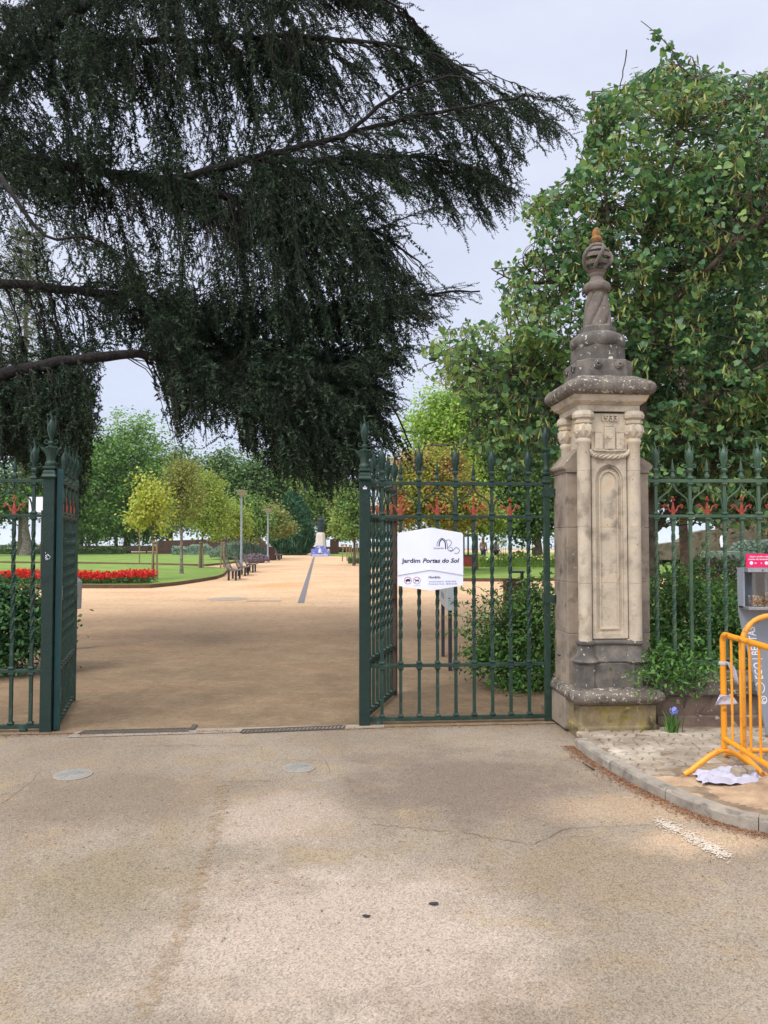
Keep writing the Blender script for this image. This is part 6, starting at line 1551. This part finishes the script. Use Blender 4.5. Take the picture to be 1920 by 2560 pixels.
# second half-leaf shares the vertices of the first
lb.np[-1] = (np.zeros((0, 3)), F2-len(V))
lb.build('foliage', M['judas'], e, smooth=False)
tw.v = [(x-jx, y-jy, z) for x, y, z in tw.v]; tw.build('twigs', M['bark'], e, smooth=False)
pp_ = np.array(pp_); pd_ = np.array(pd_); mk = in_mask(JM, pp_, 6); pp_, pd_ = pp_[mk], pd_[mk]
V, F = inst([(-.5,-.02,0),(-.2,-.09,.02),(.3,-.08,.02),(.5,0,0),(.3,.08,.02),(-.2,.09,.02)], [(0,1,2,3,4,5)], pp_-np.array(tuple(J)), frames(rvec(len(pp_)), pd_), .105*(.7+.5*RG.random(len(pp_))))
MB().arr(V, F).build('seed_pods', M['pods'], e, smooth=False)
print('judas leaves', len(lp), 'pods', len(pp_))
# ---------------------------------------------------------------- broadleaf trees of the park
def tree(name, label, group, u, Y, crown, m, nc, per, cr, leaf, tr_r=.2, bark=None, tmid=None, proto=RHOMB, up=.7, cat='tree', hang=0, lean=0, shell=.42, flat=.7):
    """crown: [(u, v, dY, ru, rv)] in the plane of depth Y"""
    x = PX(u, Y); e = empty(name, (x, Y, 0), 0, label, cat, group); k = Y/FPX
    ells = []
    for cu, cv, dY, ru, rv in crown:
        c = P(cu, cv, Y+dY); ells.append(((c.x-x, c.y-Y, c.z), (ru*k, max(ru, rv*.6)*k*.9, rv*k)))
    V, F, cc = cloud(ells, nc, per, cr, leaf, up=up, proto=proto, hang=hang, shell=shell, flat=flat)
    MB().arr(V, F).build('crown', m, e, smooth=False)
    zlow = min(c[2]-r[2]*.75 for c, r in ells); ztop = max(c[2]+r[2]*.5 for c, r in ells); top = Vector((np.mean([c[0] for c, r in ells]), 0, ztop))
    b = MB(); n = 8; tp = []
    for i in range(n+1):
        t = i/n; tp.append(Vector((top.x*t**1.5+lean*t+rnd.uniform(-1, 1)*tr_r*.25*(i > 0), rnd.uniform(-1, 1)*tr_r*.2, ztop*t)))
    b.tube(tp, [tr_r*(1.25 if i == 0 else 1-.75*i/n) for i in range(n+1)], 10)
    for j in RG.choice(len(cc), min(14, len(cc)), replace=False):
        c = Vector(cc[j]); i = min(n-1, max(2, int(n*max(.05, (c.z*.72))/max(ztop, .1)))); q = tp[i]
        if q.z < zlow*.9: q = tp[min(n, i+1)]
        b.tube(bend(q, c, 5, .05, .03), [tr_r*.34*(1-.8*s/5) for s in range(6)], 5, cap=False)
    b.build('trunk', bark or M['bark'], e); return e
def stakes(u_list, vt, Y, label, group='sapling stakes'):
    xs = [PX(u, Y) for u in u_list]; cx = sum(xs)/len(xs); e = empty('tree_stakes', (cx, Y, 0), 0, label, 'stakes', group)
    for i, x in enumerate(xs): MB().tube([(x-cx, rnd.uniform(-.1, .1), -.05), (x-cx+(.0 if len(xs) < 2 else (.06 if x < cx else -.06)), 0, Zv(vt, Y))], [.045, .04], 8).build('stake', M['wood'], e)
    if len(xs) > 1: MB().tube([(xs[0]-cx, -.03, Zv(vt, Y)-.06), (xs[-1]-cx, -.03, Zv(vt, Y)-.06)], .035, 8).build('crossbar', M['wood'], e)
gl = lambda n, *c, **k: M.setdefault(n, leafmat(n, [srgb(*x) for x in c], **k))
plane = gl('plane_tree_leaves', (78,116,46), (104,146,60), (132,170,80), (154,188,100), tr=.32)
dark = gl('dark_tree_leaves', (54,84,36), (76,110,48), (98,132,58), (112,144,66), tr=.26)
yel = gl('yellow_sapling_leaves', (152,170,58), (186,192,78), (170,184,66), (206,198,100), tr=.34)
oliv = gl('olive_brown_leaves', (112,128,58), (140,148,72), (156,148,78), (124,148,66), tr=.32, clump=(.9, srgb(158,132,80), .66))
olivy = gl('yellow_green_leaves', (122,148,58), (158,174,76), (136,164,68), (176,180,84), tr=.34, clump=(1.1, srgb(170,148,84), .68))
orange = gl('rust_tinted_leaves', (132,150,60), (162,166,70), (150,158,66), (176,156,80), tr=.34, clump=(1.1, srgb(178,108,74), .565))
lime = gl('lime_maple_leaves', (106,144,46), (136,172,60), (158,190,78), (174,196,88), tr=.36)
conif = gl('conifer_green', (34,72,44), (48,94,58), (68,116,74), tr=.1)
mid = gl('mid_green_leaves', (78,112,48), (104,136,60), (128,154,74), tr=.28, clump=(.5, srgb(134,118,62), .62))
tree('plane_tree', 'tall bright green plane tree rising left of the yellow sapling', 'plane trees of the terrace', 317, 92, [(330,1110,0,78,85),(295,1220,1,80,95),(360,1215,-1,70,90),(330,1300,0,105,55),(262,1150,3,40,70)], plane, 420, 60, 1.5, .36, .42)
tree('plane_tree', 'green plane tree at the left beside the hanging cedar', 'plane trees of the terrace', 199, 88, [(215,1230,0,55,110),(185,1180,2,50,100),(225,1320,0,50,35)], plane, 220, 60, 1.4, .36, .38)
tree('plane_tree', 'thick-trunked plane tree seen through the left gate panel', 'plane trees of the terrace', 66, 78, [(60,1230,0,110,70),(-10,1260,0,70,50),(110,1170,3,80,90)], dark, 260, 60, 1.5, .34, .52, M['barkpale'])
tree('plane_tree', 'plane tree with a slender trunk just left of the tall plane', 'plane trees of the terrace', 291, 98, [(285,1290,0,55,50),(300,1240,3,50,60)], plane, 110, 55, 1.4, .38, .26)
tree('broad_tree', 'dark green tree behind the olive sapling', 'dark trees behind the lawn', 425, 100, [(430,1180,0,70,85),(470,1250,0,80,70),(400,1290,0,70,55)], dark, 320, 55, 1.6, .38, .5)
tree('broad_tree', 'dark green tree in the middle behind the first lamp post', 'dark trees behind the lawn', 545, 98, [(545,1200,0,75,90),(600,1230,0,80,80),(560,1300,0,90,50)], dark, 360, 55, 1.6, .38, .45)
tree('broad_tree', 'dark tree above and left of the dark conifer', 'dark trees behind the lawn', 690, 100, [(700,1180,0,70,80),(650,1230,0,70,70),(745,1210,2,60,60),(700,1270,0,60,35)], dark, 330, 55, 1.6, .38, .4)
tree('broad_tree', 'tree with a gap of sky behind the statue', 'trees around the statue', 812, 96, [(800,1230,0,70,60),(770,1280,0,45,30),(840,1290,0,55,40),(820,1320,0,26,22)], mid, 230, 50, 1.5, .36, .2)
tree('young_tree', 'light green layered tree along the right side of the avenue', 'young trees right of the avenue', 885, 48, [(885,1270,0,42,50),(905,1320,0,48,28),(875,1230,1,30,30)], mid, 150, 45, .75, .19, .09, flat=.35)
tree('young_tree', 'small rust-tinted tree right behind the statue', 'young trees right of the avenue', 842, 86, [(850,1300,0,22,26),(860,1330,0,28,18)], olivy, 80, 40, .9, .25, .09)
# saplings with stakes
tree('yellow_sapling', 'bright yellow sapling supported by two stakes on the front lawn', None, 385, 30.6, [(372,1220,0,26,40),(385,1262,0,44,38),(350,1280,0,32,30),(372,1305,0,48,18),(410,1322,0,20,10)], yel, 105, 26, .42, .13, .045, up=.3)
stakes((381, 396), 1352, 30.2, 'pair of wooden stakes joined by a crossbar under the yellow sapling')
stakes((349,), 1306, 52, 'single tall wooden stake left of the yellow sapling')
tree('olive_sapling', 'olive brown young tree with a pale lichened trunk on the front lawn', None, 455, 35.5, [(455,1185,0,42,38),(430,1230,0,36,40),(470,1250,0,48,45),(448,1290,0,40,22)], oliv, 190, 38, .5, .105, .085, M['barkpale'], up=.3)
tree('gold_sapling', 'yellow-green young tree right of the olive brown one', None, 503, 43, [(510,1220,0,46,42),(530,1270,0,46,44),(492,1300,0,34,30),(545,1320,0,36,22)], olivy, 200, 40, .55, .13, .07, up=.3)
stakes((498, 509), 1354, 43, 'pair of wooden stakes under the yellow-green tree')
tree('young_tree', 'young yellow-green tree behind the bush with its stake beside the bench', 'young trees left of the avenue', 560, 46, [(585,1290,0,34,38),(560,1320,0,30,24),(600,1325,0,26,20)], olivy, 110, 38, .5, .13, .05, up=.3)
stakes((552, 562), 1355, 42, 'pair of stakes standing in front of the silvery bush')
tree('young_tree', 'olive green young tree between the two lamp posts', 'young trees left of the avenue', 628, 60, [(620,1270,0,40,40),(645,1310,0,50,30),(600,1330,0,30,18)], mid, 150, 40, .75, .19, .07)
tree('young_tree', 'young tree behind the second lamp post with drooping olive foliage', 'young trees left of the avenue', 672, 66, [(680,1290,0,40,30),(700,1320,0,34,18),(650,1335,0,26,12)], oliv, 110, 40, .75, .2, .07)
stakes((856, 868), 1360, 58, 'pair of stakes right of the statue'); stakes((872, 880), 1362, 56, 'narrow pair of stakes farther right of the statue'); stakes((889, 896), 1358, 54, 'pair of stakes beside the gate post')
# right-hand mid-ground
tree('maple_tree', 'large lime green maple filling the gap above the right gate panel', None, 1150, 46, [(1110,1040,0,90,75),(1170,1100,0,110,100),(1075,1110,0,60,60),(1210,1200,0,100,90),(1130,1230,2,100,80)], lime, 520, 60, .95, .20, .28)
tree('rust_tree', 'tree with rust and yellow leaf clumps behind the gate sign', None, 1075, 36, [(1030,1170,0,60,45),(1100,1180,0,80,60),(1060,1240,0,95,65),(1150,1260,0,80,60),(1010,1270,0,60,50)], orange, 480, 55, .62, .14, .10)
tree('yellow_green_tree', 'yellow-green tree with low foliage above the timber screen', None, 1190, 40, [(1180,1280,0,60,45),(1225,1300,0,50,30),(1130,1300,0,60,35)], olivy, 200, 45, .6, .17, .10)
tree('dark_tree', 'dark broad tree between the sign and the pier with a thick trunk', 'dark trees on the right', 1345, 45, [(1330,1230,0,100,95),(1260,1270,0,60,55),(1300,960,4,110,130),(1200,1010,4,70,90),(1400,1280,0,80,70),(1300,1120,3,110,110),(1300,1325,0,70,25)], dark, 820, 55, .9, .21, .30)
tree('dark_tree', 'dark tree leaning behind the railing with its trunk in view', 'dark trees on the right', 1716, 17, [(1760,1160,0,180,110),(1840,1250,0,110,50),(1650,1050,2,160,130),(1640,1215,0,60,45),(1850,1000,1,150,200),(1760,800,2,200,200),(1900,1180,0,90,60),(1560,1180,1,120,80)], gl('deep_green_leaves', (34,62,32), (50,84,40), (70,104,48), tr=.2), 900, 60, .55, .12, .12, lean=-.5)
tree('far_tree', 'dark tree far right closing the view behind the railing', 'dark trees on the right', 1950, 40, [(1960,1150,0,160,160),(1850,1180,0,110,80)], dark, 300, 50, 1.2, .25, .3)
# dark conifer beside the statue: upward feathery sprays
Y = 82; x = PX(730, Y); e = empty('conifer', (x, Y, 0), 0, 'dense dark green conifer left of the statue', 'tree'); k_ = Y/FPX; n = 17000
H = Zv(1248, Y); a = RG.random(n)*2*PI; h = RG.random(n)**.85; prof = np.interp(h, [0, .08, .25, .45, .65, .85, 1], [18, 38, 54, 52, 40, 24, 3])*k_
r = prof*(.55+.45*RG.random(n)**.5)*(1+.10*np.sin(a*5+h*9)); pos = np.stack([r*np.cos(a), r*np.sin(a), .1+h*H+.3*RG.normal(size=n)], -1)
xa = norm(np.stack([np.cos(a)*.8, np.sin(a)*.8, np.full(n, .9)], -1)+RG.normal(size=(n, 3))*.2)
V, F = inst([(-.5,0,0),(0,-.08,.03),(.5,0,0),(0,.08,.03)], [(0,1,2,3)], pos, frames(rvec(n), xa), .95*(.5+.9*RG.random(n)))
b = MB().arr(V, F); b.lathe([(12*k_, .1), (34*k_, H*.2), (34*k_, H*.45), (18*k_, H*.75), (.1, H*.95)], 12); b.build('crown', conif, e, smooth=False)
MB().tube([(0, 0, -.1), (0, 0, H*.5)], [.3, .15], 8).build('trunk', M['bark'], e)
# whorled pine far left
Y = 78; x = PX(56, Y); e = empty('whorled_pine', (x, Y, 0), 0, 'tall open pine with tiered branches at the far left behind the cedar', 'tree')
H = Zv(560, Y); MB().tube([(0, 0, -.1), (0, 0, H*.5), (0, 0, H)], [.42, .28, .05], 10).build('trunk', M['bark'], e)
pine = gl('pine_olive_needles', (70,84,46), (92,104,58), (56,74,46), tr=.12); b = MB(); lb_ = MB(); pp = []; dd_ = []
for i in range(22):
    z = Zv(1030, Y)+(H-Zv(1030, Y))*(i/22)+rnd.uniform(-.2, .2); L = 5.4*(1-.72*i/22)
    for kk in range(7):
        a = kk*2*PI/7+i*.7+rnd.uniform(-.2, .2); pts = [Vector((L*t*math.cos(a), L*t*math.sin(a), z-.16*L*t*(1-t)*3+.20*L*t*t)) for t in (0, .25, .5, .75, 1)]
        lb_.tube(pts, [.07, .05, .04, .03, .015], 4, cap=False)
        for _ in range(70):
            t = rnd.uniform(.28, 1.04); j = min(3, int(t*4)); p = pts[j].lerp(pts[j+1], min(1.1, t*4-j)); w = .32*(1.15-t)+.15; p = p+Vector((rnd.gauss(0, w), rnd.gauss(0, w), rnd.gauss(.1, .12))); pp.append(tuple(p)); dd_.append((math.cos(a)+rnd.gauss(0, .6), math.sin(a)+rnd.gauss(0, .6), .3))
lb_.build('branches', M['bark'], e, smooth=False)
pp = np.array(pp); dd_ = np.array(dd_); V, F = inst([(-.5,0,0),(0,-.10,.02),(.5,0,0),(0,.10,.02)], [(0,1,2,3)], pp, frames(rvec(len(pp)), dd_), .52*(.6+.6*RG.random(len(pp))))
MB().arr(V, F).build('crown', pine, e, smooth=False)
# ---------------------------------------------------------------- near bushes
M['jas'] = leafmat('shrub_leaves', [srgb(46,80,36), srgb(66,106,46), srgb(88,130,56), srgb(114,154,66)], .5, .25, clump=(2.0, srgb(118,152,62), .64))
M['jasd'] = leafmat('dark_shrub_leaves', [srgb(40,76,40), srgb(58,98,50), srgb(84,126,62)], .5, .22)
def bush(name, label, c, ells, n, leaf, m, sprigs=(), up=.6, flowers=0, stems=24, cat='bush'):
    e = empty(name, (c[0], c[1], 0), 0, label, cat); C0 = Vector((c[0], c[1], 0))
    E2 = [((p.x-c[0], p.y-c[1], p.z), r) for p, r in ells]
    V, F, cc = cloud(E2, n//14, 14, .20, leaf, up=up, proto=LEAF, shell=.35, hang=.3, zmin=.02)
    b = MB().arr(V, F); sb = MB(); st = []
    for j in RG.choice(len(cc), min(stems, len(cc)), replace=False): st.append(bend((rnd.gauss(0, .12), rnd.gauss(0, .1), 0), cc[j], 6, .06, .03))
    for s in sprigs: st.append(bend(Vector(s[0])-C0, Vector(s[1])-C0, 8, .12, .03))
    ps = []; ds = []
    for q in st: sb.tube(q, [.006*(1-.7*i/(len(q)-1)) for i in range(len(q))], 4, cap=False)
    for s, q in zip(sprigs, st[len(st)-len(sprigs):]):
        m_ = 26
        for i in range(m_):
            t = .15+.85*i/m_; j = min(len(q)-2, int(t*(len(q)-1))); p = q[j].lerp(q[j+1], t*(len(q)-1)-j)
            for sg in (-1, 1):
                if rnd.random() < .8: o = Vector((rnd.gauss(0, 1), rnd.gauss(0, 1), rnd.gauss(0, 1))).normalized(); ps.append(tuple(p+o*leaf*.5)); ds.append(tuple(o+Vector((0, 0, -.3))))
    if ps:
        V, F = inst(LEAF[0], LEAF[1], np.array(ps), frames(rvec(len(ps))+np.array([0, -.3, .5]), np.array(ds)), leaf*(.5+.7*RG.random(len(ps)))); b.arr(V, F)
    b.build('foliage', m, e, smooth=False); sb.build('stems', M['bark'], e, smooth=False)
    if flowers:
        k = RG.integers(0, len(cc), flowers); fp = cc[k]+RG.normal(size=(flowers, 3))*.05+np.array([0, -.15, .05]); V, F = inst(LEAF[0], LEAF[1], np.repeat(fp, 3, 0), frames(rvec(flowers*3)+np.array([0, -1, .3]), rvec(flowers*3)), .04); MB().arr(V, F).build('flower', M['wflow'], e, smooth=False)
    return e
k8 = 8.3/FPX
bush('gate_shrub', 'bushy green shrub with arching sprigs behind the right gate panel', (PX(1310, 8.4), 8.4),
     [(P(1310,1640,8.4), (.42,.40,.48)), (P(1250,1590,8.5), (.34,.35,.36)), (P(1360,1570,8.3), (.34,.35,.46)), (P(1215,1640,8.6), (.20,.25,.22)), (P(1340,1500,8.4), (.26,.3,.22)), (P(1300,1700,8.3), (.36,.35,.2))],
     9500, .052, M['jas'], [(P(1290,1600,8.4), P(a, c, 8.0)) for a, c in ((1120,1500),(1110,1590),(1150,1475),(1180,1465),(1205,1500),(1250,1450),(1330,1440),(1380,1430),(1140,1640),(1160,1560),(1230,1470),(1365,1425),(1300,1470),(1105,1545),(1190,1540))])
bush('gate_shrub', 'green shrub with a few white flowers behind the left gate panel', (PX(40, 9.2), 9.2),
     [(P(20,1560,9.2), (.45,.4,.42)), (P(90,1540,9.3), (.30,.3,.34)), (P(-60,1520,9.2), (.5,.4,.5)), (P(40,1500,9.3), (.35,.3,.2)), (P(10,1640,9.1), (.35,.3,.25)), (P(120,1590,9.3), (.2,.25,.3)), (P(-40,1470,9.2), (.3,.3,.15))], 8500, .07, M['jasd'], (), .9, 16)
bush('hedge_shrub', 'dense leafy shrub growing through the railing above the low wall', (PX(1740, 7.7), 7.7),
     [(P(1700,1560,7.7), (.42,.4,.40)), (P(1800,1560,7.8), (.45,.4,.42)), (P(1640,1540,7.9), (.22,.35,.42)), (P(1880,1580,7.7), (.40,.4,.36)), (P(1740,1650,7.4), (.55,.3,.22)), (P(1970,1540,7.8), (.4,.4,.45)), (P(1700,1470,7.9), (.30,.3,.14)), (P(1850,1660,7.4), (.4,.3,.2)), (P(1660,1640,7.3), (.22,.2,.2))],
     16000, .050, M['jas'], [(P(1700,1560,7.6), P(a, c, 7.2)) for a, c in ((1690,1400),(1705,1380),(1750,1395),(1770,1350),(1640,1420),(1665,1430),(1735,1410),(1790,1420),(1820,1440),(1765,1385),(1715,1410),(1650,1400))])
# creeper hanging over wall and pier base
cre = [(P(1690,1640,6.9), P(a, c, Y_)) for a, c, Y_ in ((1625,1660,6.32),(1600,1690,6.2),(1615,1720,6.12),(1585,1735,6.05),(1640,1680,6.3),(1665,1730,6.3),(1700,1740,6.28),(1720,1715,6.3),(1690,1700,6.3),(1655,1700,6.3),(1745,1700,6.35),(1610,1700,6.18),(1630,1640,6.4),(1675,1690,6.25),(1600,1655,6.3),(1620,1755,6.1),(1708,1690,6.3))]
bush('creeper', 'light green creeper spilling over the wall onto the pier base', (PX(1680, 6.6), 6.6),
     [(P(1680,1660,6.62), (.22,.2,.08)), (P(1640,1650,6.45), (.12,.14,.09)), (P(1720,1690,6.45), (.16,.10,.06)), (P(1780,1680,6.6), (.22,.12,.07)), (P(1660,1690,6.32), (.12,.08,.06)), (P(1612,1690,6.15), (.05,.05,.06))], 1700, .042, M['jas'], cre, .5, 0, 10, 'creeper')
e = empty('blue_flower_plant', (PX(1674, 6.2), 6.2, PZ), 0, 'small plant with a pale blue flower head at the foot of the wall', 'plant')
b = MB()
for i in range(60):
    a = rnd.uniform(0, 6.28); L = rnd.uniform(.08, .2); w = .006; sp2 = rnd.uniform(.02, .10)
    p0 = Vector((rnd.gauss(0, .02), rnd.gauss(0, .01), 0)); p1 = p0+Vector((sp2*.4*math.cos(a), sp2*.3*math.sin(a), L*.7)); p2 = p0+Vector((sp2*math.cos(a), sp2*.6*math.sin(a), L)); b.add([p0-Vector((w/2, 0, 0)), p0+Vector((w/2, 0, 0)), p1+Vector((w/2, 0, 0)), p1-Vector((w/2, 0, 0)), p2], [(0, 1, 2, 3), (3, 2, 4)])
b.build('leaves', M['jas'], e, smooth=False)
fz = Zv(1778, 6.15)-PZ; MB().tube([(0, 0, 0), (.01, -.02, fz*.6), (0, -.04, fz)], .003, 5).build('stem', M['jas'], e)
n = 46; q = rvec(n); V, F = inst(LEAF[0], LEAF[1], q*.032*np.array([1, .7, 1])+np.array([0, -.04, fz]), frames(q, rvec(n)), .030); MB().arr(V, F).build('flower_head', M['blueflow'], e, smooth=False)
# agapanthus heads on stalks in the right garden
def agap(x, y, z, lab):
    e = empty('agapanthus', (x, y, 0), 0, lab, 'plant', 'white agapanthus flowers'); MB().tube([(0, 0, 0), (.02, 0, z*.5), (0, 0, z)], .012, 5).build('stalk', M['hedge'], e)
    n = 60; q = rvec(n); V, F = inst(LEAF[0], LEAF[1], q*.085+np.array([0, 0, z]), frames(q, rvec(n)), .07); MB().arr(V, F).build('flower_head', M['wflow'], e, smooth=False)
for i, (u, v) in enumerate(((1252,1357),(1257,1352),(1263,1361),(1316,1361),(1333,1366),(1246,1360))):
    agap(PX(u, 42), 42, Zv(v, 42), 'round white flower head on a thin stalk above the yellow flower hedge')
SC.render.film_transparent = False
SC.cycles.max_bounces = 6; SC.cycles.transparent_max_bounces = 6; SC.cycles.diffuse_bounces = 3; SC.cycles.glossy_bounces = 2; SC.cycles.transmission_bounces = 2
SC.cycles.use_denoising = True
# ---------------------------------------------------------------- the air over the river plain
m = bpy.data.materials.new('pale_haze'); m.use_nodes = True; nt = m.node_tree; nt.nodes.clear()
o_ = nt.nodes.new('ShaderNodeOutputMaterial'); v_ = nt.nodes.new('ShaderNodeVolumePrincipled'); v_.inputs['Color'].default_value = (.86, .92, 1, 1); v_.inputs['Density'].default_value = 1.6e-4; v_.inputs['Anisotropy'].default_value = 0
nt.links.new(v_.outputs[0], o_.inputs['Volume'])
tag(MB().bbox(-30500, 30500, -70, 30500, -87, 120).build('haze', m, smooth=False), kind='stuff')
SC.cycles.volume_bounces = 1
